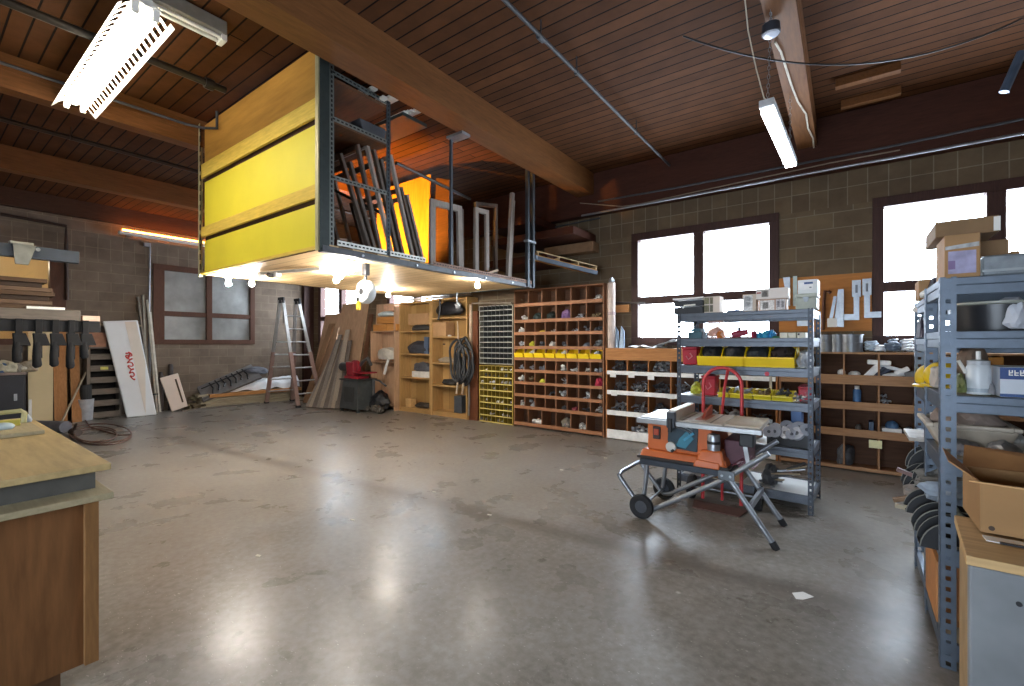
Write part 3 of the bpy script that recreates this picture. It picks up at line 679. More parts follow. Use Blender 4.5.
part('worktop', MB().box(-4.62, -2.69, -1.3, 0.575, 0.955, 0.985), WOOD('#a08a5f', '#b89f70', 'X', 0.55, 3), t, 0.004)
solo('plank', MB().box(-4.62, -3.86, -0.6, 0.52, 0.986, 1.008), BTOP, 'short board lying on the near left bench top', 'board', bevel=0.003)
# hand saw-like frame tool on the bench
a = onZ(2, 431, 1.01); b_ = onZ(22, 424, 1.01)
t = thing('looped_tool', 'pale looped tool handle lying on the board on the near bench', 'tool', onZ(8, 428, 1.01))
q0 = onZ(-10, 428, 1.012); q1 = onZ(21, 426, 1.012)
part('loop', MB().tube([q0+Vector((0, 0, 0.02)), q0+Vector((0, 0, 0.085)), q1+Vector((0, 0, 0.095)), q1+Vector((0, 0.015, 0.08)), q1+Vector((0, 0.01, 0.02))], 0.014, 8), M('#a09663', 0.5), t, smooth=True)
part('grip', MB().tube([q0+Vector((0.02, 0, 0.022)), q1+Vector((-0.03, 0, 0.022))], 0.022, 10), M('#c3b652', 0.5), t, smooth=True)
part('end', MB().blob(onZ(3, 427, 1.045), (0.09, 0.09, 0.05), 3, 0.1), M('#9fb0b5', 0.4), t, smooth=True)
c = onZ(27, 422, 1.012); solo('small_bottle', MB().lathe([(0.022, 0), (0.024, 0.02), (0.014, 0.035), (0.008, 0.05)], c, 'Z', 14), M('#9aa0a6', 0.4), 'tiny grey bottle standing at the far edge of the near bench', 'bottle', smooth=True)
# hose on the floor
def coil(px0, py0, px1, py1, loops, r, seed):
    rr = random.Random(seed); c0 = onZ((px0+px1)/2, (py0+py1)/2); pts = []
    e0, e1 = onZ(px0, (py0+py1)/2), onZ(px1, (py0+py1)/2); n0 = onZ((px0+px1)/2, py0); n1 = onZ((px0+px1)/2, py1)
    u, v = (e1-e0)/2, (n1-n0)/2
    for i in range(loops*24):
        a = 2*PI*i/24; k = 0.72+0.22*math.sin(i*0.13+seed)
        p = c0+u*math.cos(a)*k+v*math.sin(a)*k; p.z = r+0.012*(i % 24)/24+0.016*(i//24); pts.append(p)
    return pts
hp = coil(62, 424, 134, 447, 3, 0.013, 2)
tail = [onZ(84, 418, 0.013), onZ(90, 427, 0.013), onZ(118, 435, 0.013)]
solo('air_hose', MB().tube(tail+hp, 0.011, 6), M('#6a4e42', 0.6), 'brown hose lying in loose loops on the floor behind the near bench', 'hose', smooth=True)
c = onZ(74, 436, 0.0)
t = thing('hose_fitting', 'dark hose fitting lying on the floor beside the looped hose', 'fitting', c)
part('body', MB().cyl(c+Vector((-0.1, 0, 0.06)), c+Vector((0.1, 0.03, 0.06)), 0.06, 10), M('#4b3f38', 0.6), t); part('lever', MB().bar(c+Vector((0, 0, 0.1)), c+Vector((0.15, 0, 0.22)), 0.03, 0.02), M('#4b3f38', 0.6), t)
c = onZ(56, 433); solo('floor_duct', MB().cyl(c+Vector((-0.6, -0.3, 0.1)), c+Vector((0.12, 0.1, 0.1)), 0.1, 16), M('#6a6a70', 0.5), 'grey round duct piece on the floor behind the bench top', 'duct', smooth=True)

# ================================================================== clamp rack with lumber
RX = -7.35
t = thing('lumber_rack', 'dark steel lumber rack arm with hanging clamps at the far left', 'rack', (-7.6, 0.3, 0))
part('clamp_rail', MB().box(RX-0.06, RX, -0.4, 1.47, 1.66, 1.79), M('#141518', 0.8, 0.1), t, 0.004)
part('upright', MB().box(-7.75, -7.60, 0.02, 0.17, 0, 2.75), M('#141518', 0.8, 0.1), t)
part('upper_beam', MB().box(RX-0.1, RX, -0.6, 1.28, 2.48, 2.62), M('#3a424e', 0.5, 0.3), t, 0.004)
for z in (1.74, 2.5): part('arm', MB().box(-7.70, RX-0.05, 0.04, 0.14, z-0.05, z+0.02), M('#141518', 0.8, 0.1), t)
part('foot', MB().box(-8.0, -7.3, 0.0, 0.19, 0, 0.06), M('#141518', 0.8, 0.1), t)
GREYW = WOOD('#5a534c', '#6d645b', 'Y', 0.7, 5)
solo('beam_timber', MB().box(-7.62, RX+0.01, -0.4, 1.29, 1.795, 1.915), GREYW, 'long weathered grey timber lying on the clamp rail', 'timber', bevel=0.004)
solo('beam_timber', MB().box(-7.60, RX-0.02, 1.31, 1.47, 1.795, 1.86), M('#c9ab95', 0.7), 'short pinkish block at the end of the clamp rail', 'block', bevel=0.004)
solo('white_strip', MB().box(-7.45, RX-0.02, 0.85, 1.16, 1.917, 1.945), WHITEP, 'short white strip lying on the weathered grey timber', 'strip')
for i in range(7):
    y1 = 1.08-0.02*(i % 3); z = 1.918+i*0.05
    solo('reclaimed_plank', MB().box(-7.66+0.03*(i % 2), RX-0.05-0.02*(i % 3), -0.5, y1-(0.06 if i > 4 else 0), z, z+0.045), WOOD(['#3d2d22', '#4d3b2f', '#33271f'][i % 3], ['#54402f', '#665241', '#44352a'][i % 3], 'Y', 0.75, 6), '%s reclaimed plank counting up from the grey timber on the rack' % ORD[i], 'plank', 'reclaimed planks stacked on the clamp rack', 0.003)
solo('pine_post', MB().box(-7.30, -7.2, 0.40, 0.50, 2.05, 2.78), M('#b98d5a', 0.6), 'short pale pine piece hung on end at the left edge above the planks', 'board', bevel=0.003)
solo('wood_block', MB().box(-7.45, RX, 0.30, 0.62, 2.625, 2.76), WOOD('#b06f4a', '#c3835a', 'Y'), 'reddish wood block resting on the dark upper steel beam', 'block', bevel=0.004)
t = thing('beam_clamp', 'metal clamp gripping the dark upper steel beam at far left', 'clamp', (RX, 0.8, 2.45))
part('jaw', MB().box(RX-0.11, RX+0.02, 0.72, 0.90, 2.622, 2.65), M('#a8aaa2', 0.4, 0.5), t, 0.004)
part('jaw_leg', MB().hexa([(RX+0.002, 0.76, 2.40), (RX+0.03, 0.76, 2.40), (RX+0.03, 0.86, 2.40), (RX+0.002, 0.86, 2.40), (RX+0.002, 0.74, 2.62), (RX+0.03, 0.74, 2.62), (RX+0.03, 0.92, 2.62), (RX+0.002, 0.92, 2.62)]), M('#8a8c88', 0.4, 0.5), t)
part('screw', MB().cyl((RX+0.03, 0.93, 2.58), (RX+0.06, 0.93, 2.58), 0.02, 8), GALV, t)
# hanging clamps on the rail
CL = M('#0a0a0d', 0.85, 0.0, 0.2, 12)
for i, (px, h_, g) in enumerate(((19, 50, 0.11), (39, 55, 0.12), (56, 54, 0.10), (72, 56, 0.12), (86, 46, 0.10))):
    q = onX(px, 330, RX+0.03); y = q.y; zt = 1.80
    zb = onX(px, 312+h_, RX+0.03).z
    t = thing('hand_clamp', '%s black clamp from the picture edge hanging on the rail' % ORD[i], 'clamp', (RX+0.03, y, zb), 'black clamps hanging on the rail')
    part('bar', MB().box(RX+0.005, RX+0.03, y-0.028, y+0.028, zb+0.10, zt), CL, t, 0.004)
    part('head', MB().hexa([(RX+0.005, y-0.04, zt-0.30), (RX+0.06, y-0.04, zt-0.30), (RX+0.06, y+0.09, zt-0.30), (RX+0.005, y+0.09, zt-0.30), (RX+0.005, y-0.05, zt-0.16), (RX+0.06, y-0.05, zt-0.16), (RX+0.06, y+0.05, zt-0.16), (RX+0.005, y+0.05, zt-0.16)]), CL, t, 0.006)
    part('handle', MB().tube([(RX+0.03, y-0.01, zt-0.26), (RX+0.04, y-0.02, zb+0.12), (RX+0.035, y-0.015, zb+0.02), (RX+0.03, y-0.01, zb)], [0.035, 0.036, 0.04, 0.028], 10), CL, t, smooth=True)
# ================================================================== things along the far left wall
WX = XL
def lean(name, px_b, px_t, y_w, y_off, m, label, cat, base_x, t_=0.03, top_x=None, group=None, bevel=0.003):
    """a board leaning against the far wall: foot pixels on the floor, top height given by a pixel on the wall"""
t = thing('plank_board', 'wide cream board leaning on the far wall behind the clamps', 'board', (-12.1, 1.7, 0))
def leaner(name, fy0, fy1, fx, ty0, ty1, tz, m, label, cat, th=0.03, group=None, tx=None):
    tx = XL+0.01 if tx is None else tx
    mb = MB().hexa([(fx, fy0, 0.0), (fx+th, fy0, 0.0), (fx+th, fy1, 0.0), (fx, fy1, 0.0), (tx, ty0, tz), (tx+th, ty0, tz), (tx+th, ty1, tz), (tx, ty1, tz)])
    return solo(name, mb, m, label, cat, group, 0.002)
bpy.data.objects.remove(t)
leaner('wide_board', 1.40, 1.72, -12.0, 1.45, 1.79, 1.85, M('#cdb98e', 0.6, 0, 0.06, 2), 'wide cream board leaning on the far wall behind the hanging clamps', 'board', 0.025)
leaner('brown_board', 1.74, 1.92, -12.0, 1.78, 1.97, 1.75, WOOD('#9c6a3c', '#b37f4d', 'Z', 0.6, 5), 'orange brown board leaning on the far wall, next to the cream board', 'board')
leaner('brown_board', 1.98, 2.12, -12.02, 2.0, 2.14, 1.65, WOOD('#9c6a3c', '#b37f4d', 'Z', 0.6, 5), 'orange brown board leaning on the far wall beside the bucket', 'board', 0.06)
solo('thin_stick', MB().tube([(-11.8, 1.80, 0.02), (-12.2, 2.22, 0.95)], 0.018, 6), M('#a3957c', 0.6), 'thin pale stick leaning crosswise between the two brown boards', 'stick')
c = Vector((-12.1, 2.2, 0))
t = thing('bucket', 'pale grey bucket on the floor between brown board and slatted rack', 'bucket', c)
part('body', MB().lathe([(0.10, 0), (0.125, 0.42), (0.11, 0.42), (0.09, 0.03)], c, 'Z', 20), M('#a7a9ad', 0.5), t, smooth=True)
part('contents', MB().cyl(c+Vector((0, 0, 0.40)), c+Vector((0, 0, 0.70)), 0.09, 14), M('#2c2c2b', 0.7), t)
# dark cabinet
t = thing('dark_cabinet', 'dark blue black cabinet standing by the far wall behind the bench', 'cabinet', (-12.1, 1.0, 0))
part('body', MB().box(-12.40, -11.95, 0.2, 1.37, 0.02, 0.96), M('#171922', 0.5), t, 0.005)
part('door', MB().box(-11.95, -11.935, 0.25, 1.34, 0.05, 0.93), M('#191c26', 0.5), t, 0.004)
part('top', MB().box(-12.42, -11.92, 0.18, 1.385, 0.96, 1.0), M('#8c7a70', 0.6), t)
part('handle', MB().box(-11.935, -11.92, 1.22, 1.26, 0.5, 0.62), GALV, t)
for y, z in ((1.58, 0.10),): solo('label_strip', MB().box(-11.94, -11.93, 1.40, 1.44, 0.0, 0.5), WHITEP, 'white strip with blue bars standing beside the dark cabinet', 'strip')
for i, (px, py, s, cc) in enumerate(((8, 358, 0.28, '#c7c1a8'), (24, 358, 0.22, '#d8d2c2'), (3, 330, 0.24, '#3f5f86'), (20, 335, 0.2, '#8f8a80'), (28, 350, 0.26, '#a2957f'))):
    c = Vector((-12.2, onX(px, py, -12.2).y, 1.0))
    solo('shop_clutter', MB().blob(c+Vector((0, 0, s*0.27)), (s, s*1.1, s), 11+i, 0.3, flat=True), M(cc, 0.7), ['crumpled pale paper on top of the dark cabinet', 'white crumpled rag on top of the dark cabinet', 'blue bundle on top of the dark cabinet', 'grey lump on top of the dark cabinet', 'tan lump on top of the dark cabinet'][i], 'clutter')
t = thing('plank_shelf', 'plain wooden wall shelf on the far block wall over the dark cabinet', 'shelf', (-12.3, 1.6, 1.6))
part('board', MB().box(XL, -12.2, 0.2, 3.1, 1.88, 1.92), WOOD('#9a8568', '#b09a7b', 'Y'), t)
for y in (0.5, 1.3): part('bracket', MB().box(XL, -12.22, y, y+0.03, 1.74, 1.88), OLDWOOD_X, t)
for i, (y, s, cc, lab) in enumerate(((2.16, 0.17, '#c2905c', 'tan lump on the far wall shelf'), (2.36, 0.17, '#a79d92', 'grey lump on the far wall shelf'))):
    solo('shelf_lump', MB().blob((-12.31, y, 1.92+s*0.28), (s, s, s), 21+i, 0.3), M(cc, 0.7), lab, 'clutter')
# slatted rack
SLAT = WOOD('#6f655b', '#857a6e', 'Y', 0.7, 6)
t = thing('slatted_rack', 'grey slatted drawer rack on the floor beside the white wrapped panel', 'rack', (-12.15, 2.5, 0))
for y in (2.22, 2.72): part('side', MB().box(-12.42, -12.12, y, y+0.05, 0, 1.42), WOOD('#6f655b', '#857a6e', 'Z', 0.7, 6), t)
part('back', MB().box(-12.43, -12.40, 2.27, 2.72, 0, 1.4), M('#1e1a17', 0.8), t)
for i in range(6): part('slat', MB().box(-12.16, -12.11, 2.27, 2.72, 0.02+i*0.235, 0.135+i*0.235), SLAT, t, 0.003)
part('top', MB().box(-12.43, -12.10, 2.2, 2.79, 1.42, 1.45), SLAT, t)
part('tag', MB().box(-12.11, -12.105, 2.42, 2.54, 0.99, 1.05), M('#d8d268', 0.6), t)
solo('wood_carton', MB().box(-12.4, -12.15, 2.24, 2.52, 1.452, 1.74), M('#a9795f', 0.7), 'brown carton on top of the grey slatted rack', 'carton', bevel=0.004)
# big white wrapped panel with red script
t = thing('wrapped_panel', 'tall white wrapped panel with red script leaning on the far wall', 'panel', (-11.9, 3.1, 0))
def pq(u, v, e=0.0):   # u along Y 0..1, v up 0..1
    f0, f1 = onX(127, 416.5, -11.8), onX(157, 413, -11.8); t0, t1 = onX(103, 321, -12.03), onX(138, 320, -12.03); f0.z = f1.z = 0.004
    f0.x -= 0.0
    p = (f0.lerp(f1, u)).lerp(t0.lerp(t1, u), v); n_ = (f1-f0).cross(t0-f0).normalized()
    if n_.x < 0: n_ = -n_
    return p+n_*e
mb = MB(); mb.hexa([pq(0, 0, -0.05), pq(1, 0, -0.05), pq(1, 0), pq(0, 0), pq(0, 1, -0.05), pq(1, 1, -0.05), pq(1, 1), pq(0, 1)])
part('body', mb, M('#d9dcde', 0.45, 0, 0.06, 2), t, 0.02)
part('tan_band', MB().prism([pq(0.62, 0.02, 0.002), pq(0.96, 0.55, 0.002), pq(0.93, 0.985, 0.002), pq(0.60, 0.985, 0.002)], pq(0, 0, 0.003)-pq(0, 0)), M('#d5cbbd', 0.5, 0, 0.06, 2), t)
mb = MB(); pts = []
for i in range(70):
    v = i/69; pts.append(pq(0.50+0.10*math.sin(v*34)*(1-0.4*v)-0.04*v, 0.66-0.28*v+0.012*math.cos(v*50), 0.006))
mb.tube(pts, 0.012, 5); mb.tube([pq(0.42, 0.66, 0.006), pq(0.56, 0.66, 0.006), pq(0.46, 0.61, 0.006)], 0.02, 5)
part('red_script', mb, M('#c0453c', 0.6), t)
# grey strips standing by it
for i, (px, py, bx) in enumerate(((143, 295, 148), (138, 297, 153), (147, 300, 157), (150, 312, 160))):
    f = onZ(bx, 414-0.6*i); tp = onX(px, py, -12.40)
    solo('metal_strip', MB().bar(f, tp, 0.035, 0.05, (1, 0, 0)), M(['#8d8779', '#766f64', '#a29a8a', '#c9c4b8'][i], 0.5, 0.1), '%s long strip from the white wrapped panel leaning on the wall' % ORD[i], 'strip', 'long strips leaning beside the white panel')
c = onZ(154, 408, 0); solo('strip_tie', MB().bar(onX(149, 395, -11.97), onX(158, 394, -11.97), 0.02, 0.03), BLACK, 'black tie strap holding the long strips together', 'strap')
# small white panel with slot
def sq(u, v, e=0.0):
    f0, f1 = onX(172, 412, -12.05), onX(188, 406, -12.05); t0, t1 = onX(160, 378, -12.25), onX(178, 373, -12.25); f0.z = max(f0.z, 0.003)
    p = f0.lerp(f1, u).lerp(t0.lerp(t1, u), v); n_ = (f1-f0).cross(t0-f0).normalized(); n_ = -n_ if n_.x < 0 else n_
    return p+n_*e
t = thing('white_board', 'small pale panel with a dark slot leaning under the grey window', 'panel', sq(0.5, 0))
part('body', MB().hexa([sq(0, 0, -0.04), sq(1, 0, -0.04), sq(1, 0), sq(0, 0), sq(0, 1, -0.04), sq(1, 1, -0.04), sq(1, 1), sq(0, 1)]), M('#d8c4b4', 0.5, 0, 0.05, 3), t, 0.01)
part('slot', MB().prism([sq(0.72, 0.15, 0.001), sq(0.82, 0.15, 0.001), sq(0.82, 0.85, 0.001), sq(0.72, 0.85, 0.001)], sq(0, 0, 0.004)-sq(0, 0)), M('#4a3520', 0.7), t)
solo('dark_bottle', MB().lathe([(0.05, 0), (0.05, 0.75), (0.035, 0.83), (0.03, 0.88)], (-12.38, 3.50, 0), 'Z', 16), M('#4a3c36', 0.5), 'dark brown tall canister behind the small pale panel', 'canister', smooth=True)
solo('dark_bottle', MB().lathe([(0.05, 0), (0.05, 1.0), (0.035, 1.05)], (-12.385, 3.68, 0), 'Z', 14), M('#3a302c', 0.6), 'darker narrow tube standing behind the small pale panel', 'canister', smooth=True)
# timber pile with plastic-covered pallet under the window
t = thing('timber_pile', 'low pile of old timber planks along the far wall under the ladder', 'timber pile', (-11.9, 5.0, 0))
rr = random.Random(3)
for i in range(18):
    z = 0.002+0.0555*(i//3); x0 = -12.43+0.155*(i % 3); y0 = 3.95+rr.random()*0.3; y1 = 6.6-rr.random()*0.3
    part('timber', MB().box(x0, x0+0.148, y0, y1, z, z+0.05), WOOD(['#8a7c62', '#6d5f4b', '#9c8f76'][i % 3], ['#a69878', '#857660', '#b3a68d'][i % 3], 'Y', 0.7, 6), t, 0.003)
part('timber', MB().box(-11.95, -11.86, 3.75, 5.4, 0.0, 0.035), M('#6b6258', 0.7), t)
part('timber', MB().box(-12.0, -11.90, 4.3, 6.5, 0.25, 0.33), WOOD('#b07a45', '#c58c54', 'Y'), t, 0.003)
mb = MB(); mb.sheet(lambda u, v: Vector((-12.42+0.42*v, 4.75+1.75*u, 0.45+0.20*math.sin(PI*v)*(0.6+0.4*u)+0.05*noise.noise(Vector((u*7, v*5, 1)))-(0.1 if v > 0.96 else 0))), 34, 18, 0.01)
solo('plastic_cover', mb, M('#dfe1e3', 0.3, 0, 0.06, 5), 'white plastic sheet over the timber pile behind the ladder', 'plastic sheet', smooth=True)
part_t = thing('folded_cot', 'long dark grey folded panel with black straps resting on the timber pile', 'folded panel', (-11.7, 4.6, 0.2))
def cq(u, v, e=0.0):
    f0, f1 = onX(203, 401, -11.9), onX(262, 377, -11.9); t0, t1 = onX(197, 387, -12.25), onX(251, 364, -12.25)
    p = f0.lerp(f1, u).lerp(t0.lerp(t1, u), v); n_ = (f1-f0).cross(t0-f0).normalized(); n_ = -n_ if n_.z < 0 else n_
    return p+n_*e
part('panel', MB().hexa([cq(0, 0, -0.07), cq(1, 0, -0.07), cq(1, 0), cq(0, 0), cq(0, 1, -0.07), cq(1, 1, -0.07), cq(1, 1), cq(0, 1)]), M('#6c6a68', 0.5, 0.1), part_t, 0.01)
for i in range(7):
    u = 0.18+0.1*i; part('strap', MB().tube([cq(u, 0.2+0.07*(i % 3), 0.012), cq(u+0.04, 0.5, 0.02), cq(u+0.02, 0.9, 0.012)], 0.018, 5), BLACK, part_t)
part('rail', MB().tube([cq(0.05, 0.75, 0.02), cq(0.95, 0.75, 0.02)], 0.015, 6), BLACK, part_t)
solo('grey_cushion', MB().blob((-12.2, 5.45, 0.80), (0.4, 0.6, 0.26), 5, 0.15), M('#5d6068', 0.7), 'dark grey bundle at the upper end of the folded panel', 'bundle')

# ================================================================== step ladder
ALU = M('#b4b2b0', 0.35, 0.6, 0.12, 12)
ALUR = M('#a5887f', 0.45, 0.3, 0.12, 12)
t = thing('step_ladder', 'tall aluminium A-frame ladder standing by the timber pile', 'ladder', (-11.3, 5.9, 0))
T = {'a': Vector((-10.75, 5.42, 2.55)), 'b': Vector((-10.75, 5.80, 2.55))}
A0, A1 = Vector((-10.43, 5.62, 0)), Vector((-10.55, 6.28, 0)); B0, B1 = Vector((-11.82, 5.54, 0)), Vector((-11.76, 6.17, 0))
def rail(p, q, nm='rail'):
    mid = p.lerp(q, 0.46)
    part(nm, MB().bar(mid, q, 0.032, 0.075, (0, 1, 0)), ALU, t, 0.004)
    part('lower_rail', MB().bar(p+(mid-p).normalized()*0.04, mid+(q-mid)*0.10, 0.045, 0.09, (0, 1, 0)), ALUR, t, 0.004)
    part('foot', MB().box(p.x-0.035, p.x+0.035, p.y-0.05, p.y+0.05, 0, 0.05), BLACK, t)
rail(A0, T['a']); rail(A1, T['b']); rail(B0, T['a']+Vector((-0.14, 0, 0))); rail(B1, T['b']+Vector((-0.14, 0, 0)))
for i in range(1, 8):
    k_ = i/8.2
    part('rung', MB().cyl(A0.lerp(T['a'], k_), A1.lerp(T['b'], k_), 0.018, 8), ALU, t)
    if i < 6: part('rung', MB().cyl(B0.lerp(T['a'], k_), B1.lerp(T['b'], k_), 0.018, 8), ALU, t)
part('hinge', MB().box(-10.95, -10.7, 5.39, 5.44, 2.48, 2.62), BLACK, t, 0.01); part('hinge', MB().box(-10.95, -10.7, 5.78, 5.83, 2.48, 2.62), BLACK, t, 0.01)
solo('flush_pipe', MB().cyl((-11.05, 5.60, 2.0), (-11.05, 5.60, 2.398), 0.035, 12), M('#7d7470', 0.5, 0.3), 'short grey pipe coming down from the loft behind the ladder top', 'pipe', smooth=True)
# ================================================================== sheets, boards and machine in the far corner
def wlean(name, x0, x1, yb, z, m, label, cat, th=0.02, group=None, x0t=None, x1t=None, ytop=7.0):
    x0t = x0 if x0t is None else x0t; x1t = x1 if x1t is None else x1t
    mb = MB().hexa([(x0, yb-th, 0), (x1, yb-th, 0), (x1, yb, 0), (x0, yb, 0), (x0t, ytop-th, z), (x1t, ytop-th, z), (x1t, ytop, z), (x0t, ytop, z)])
    return solo(name, mb, m, label, cat, group, 0.002)
PLYB = WOOD('#b59272', '#c5a283', 'Z', 0.6, 3); PLYD = WOOD('#8c6a4c', '#a07d5c', 'Z', 0.6, 3)
wlean('plywood_sheet', -11.55, -10.80, 6.50, 2.32, PLYB, 'plywood sheet leaning nearest the ladder, in front of the far bright window', 'plywood', ytop=7.02)
wlean('plywood_sheet', -10.75, -9.62, 6.55, 2.56, PLYB, 'tall plywood sheet leaning behind the bundle of thin boards', 'plywood', ytop=7.02)
wlean('brown_board', -11.25, -11.0, 6.2, 2.05, PLYD, 'narrow darker brown board leaning in front of the ladder-side plywood', 'board', 0.03, x0t=-11.2, x1t=-10.95, ytop=6.92)
wlean('brown_board', -9.55, -9.42, 6.6, 2.25, M('#5c3a22', 0.65), 'dark narrow board leaning beside the tall plywood sheet', 'board', 0.03)
wlean('plywood_sheet', -9.35, -8.2, 6.93, 2.48, PLYB, 'plywood sheet standing behind the open shelves left of the bookcases', 'plywood', ytop=7.05)
for i in range(9):
    bx = -10.22+0.10*i; by = 5.72+0.035*i; tx = -10.5+0.065*i; tz = 1.15+0.10*(i*5 % 4)+0.03*i
    p0, p1 = Vector((bx, by, 0.02)), Vector((tx, 6.62+0.01*i, tz+0.2))
    solo('thin_board', MB().bar(p0, p1, 0.09+0.02*(i % 3), 0.025, (0.3, -0.6, 0.3)), WOOD(['#7d746c', '#978a7c', '#655c55'][i % 3], ['#948a80', '#ab9d8c', '#7a7068'][i % 3], 'Z', 0.7, 6), '%s thin grey board from the ladder in the bundle leaning by the red machine' % ORD[i], 'board', 'thin grey boards leaning by the red machine', 0.002)
t = thing('grinder_stand', 'dark grey sheet metal pedestal carrying a red shop machine', 'machine stand', (-8.85, 6.1, 0))
part('body', MB().hexa([(-9.22, 5.92, 0.06), (-8.55, 5.92, 0.06), (-8.55, 6.40, 0.06), (-9.22, 6.40, 0.06), (-9.16, 5.98, 0.70), (-8.60, 5.98, 0.70), (-8.60, 6.36, 0.70), (-9.16, 6.36, 0.70)]), M('#4b4f50', 0.45, 0.3), t, 0.01)
part('top_plate', MB().box(-9.22, -8.52, 5.92, 6.42, 0.70, 0.73), M('#3d4142', 0.45, 0.4), t, 0.004)
for x, y in ((-9.2, 5.94), (-8.6, 5.94), (-9.2, 6.34), (-8.6, 6.34)): part('foot', MB().box(x, x+0.05, y, y+0.05, 0, 0.1), M('#3d4142', 0.5), t)
part('panel_cutout', MB().box(-9.05, -8.7, 5.935, 5.945, 0.16, 0.55), M('#37393a', 0.6), t)
MRED = M('#8e1f2c', 0.45, 0.1, 0.2, 8)
t = thing('shop_machine', 'red bench machine with grey motor on the dark pedestal', 'machine', (-8.9, 6.15, 0.73))
part('base', MB().box(-9.15, -8.65, 6.0, 6.3, 0.731, 0.79), MRED, t, 0.01)
part('body', MB().hexa([(-9.1, 6.03, 0.79), (-8.85, 6.03, 0.79), (-8.85, 6.27, 0.79), (-9.1, 6.27, 0.79), (-9.2, 6.06, 1.10), (-8.9, 6.06, 1.10), (-8.9, 6.25, 1.10), (-9.2, 6.25, 1.10)]), MRED, t, 0.02)
part('motor', MB().cyl((-9.45, 6.15, 0.98), (-9.15, 6.15, 0.98), 0.10, 16), M('#3a3b3d', 0.5, 0.3), t, smooth=True)
part('wheel_guard', MB().lathe([(0.15, -0.04), (0.16, -0.03), (0.16, 0.03), (0.15, 0.04)], (-8.9, 6.12, 0.99), 'Y', 24), MRED, t, smooth=True)
part('arm', MB().tube([(-8.85, 6.15, 0.95), (-8.65, 6.15, 1.12), (-8.45, 6.12, 1.20), (-8.3, 6.1, 1.05)], 0.035, 8), M('#4b4d4f', 0.5, 0.3), t, smooth=True)
part('table', MB().box(-8.85, -8.35, 6.0, 6.3, 0.86, 0.89), MRED, t, 0.005)
t = thing('hand_wheel_arm', 'dark curved lever arm standing right of the grey pedestal', 'lever', (-8.3, 6.3, 0))
part('arm', MB().tube([(-8.5, 6.3, 0.72), (-8.25, 6.28, 0.70), (-8.0, 6.26, 0.60)], 0.02, 6), M('#4b4d4f', 0.5), t)
part('leg', MB().tube([(-8.48, 6.3, 0), (-8.48, 6.3, 0.72)], 0.03, 8), M('#4b4d4f', 0.5), t)

# open shelf left of the bookcases
def rect(px0, py0, px1, py1, y):
    a, b = onY(px0, py1, y), onY(px1, py0, y); return a.x, b.x, a.z, b.z
sh1 = onY(385, 331, 6.7).z; sh2 = onY(385, 361.5, 6.7).z
t = thing('open_shelf', 'pale plywood open shelf unit left of the two bookcases', 'shelf', (-8.5, 6.8, 0))
for z in (sh1, sh2, 0.12): part('shelf', MB().box(-9.0, -8.15, 6.62, 6.92, z-0.02, z), PLYB, t, 0.002)
part('side_panel', MB().box(-8.19, -8.15, 6.62, 6.92, 0, 2.35), PLYB, t); part('side_panel', MB().box(-9.03, -9.0, 6.62, 6.92, 0, sh1), PLYB, t)
ORW = WOOD('#b57a3c', '#c68c4c', 'X', 0.6, 5)
for i, (px0, px1, py0, py1) in enumerate(((375, 388, 324, 331), (384, 398, 326, 331.5), (378, 396, 317, 324))):
    x0, x1, z0, z1 = rect(px0, py0, px1, py1, 6.68); z0 = sh1+0.002 if i < 2 else sh1+0.17
    tb = thing('wooden_tray', ['orange wooden tray at the window end of the upper open shelf', 'orange wooden tray beside the bookcase on the upper open shelf', 'orange wooden tray stacked on the two lower trays'][i], 'tray', ((x0+x1)/2, 6.75, z0), 'orange trays on the open shelf')
    part('bottom', MB().box(x0, x1, 6.64+0.01*i, 6.88, z0, z0+0.02), ORW, tb); part('front', MB().box(x0, x1, 6.63+0.01*i, 6.64+0.01*i, z0, z0+0.15), ORW, tb, 0.002)
    part('side', MB().box(x0, x0+0.012, 6.645, 6.88, z0+0.02, z0+0.15), ORW, tb); part('side', MB().box(x1-0.012, x1, 6.645, 6.88, z0+0.02, z0+0.15), ORW, tb)
x0, x1, z0, z1 = rect(377, 319, 397, 327, 6.7)
solo('paper_bundle', MB().blob((-8.62, 6.76, sh1+0.39), (0.55, 0.2, 0.14), 31, 0.25), M('#c9d4d4', 0.6), 'pale blue white paper bundle in the topmost orange tray', 'paper')
solo('white_carton', MB().box(-8.6, -8.22, 6.66, 6.88, sh1+0.46, sh1+0.60), M('#d2a586', 0.7), 'pinkish carton on top of the paper bundle beside the bookcase', 'carton', bevel=0.004)
solo('canvas_bag', MB().blob((-8.55, 6.74, sh2+0.15), (0.62, 0.28, 0.36), 33, 0.22), M('#b9b3a6', 0.7), 'grey white canvas bundle on the lower open shelf', 'bag')
solo('white_strap', MB().tube([(-8.35, 6.60, sh2+0.05), (-8.4, 6.58, sh2-0.1), (-8.48, 6.59, sh2-0.28)], 0.03, 6), WHITEP, 'white strap hanging down from the canvas bundle', 'strap', smooth=True)
solo('black_bag', MB().blob((-8.45, 6.42, 0.20), (0.6, 0.4, 0.48), 34, 0.3), BLACK, 'black lumpy bag on the floor under the open shelf', 'bag')
for i, x in enumerate((-8.62, -8.3, -8.12)): solo('small_motor', MB().blob((x, 6.22-0.02*i, 0.075), (0.2, 0.2, 0.18), 35+i, 0.3), M('#57524a', 0.6, 0.2), ['grey metal lump on the floor by the pedestal foot', 'middle grey metal lump before the black floor bag', 'grey metal lump on the floor by the first bookcase'][i], 'metal part')

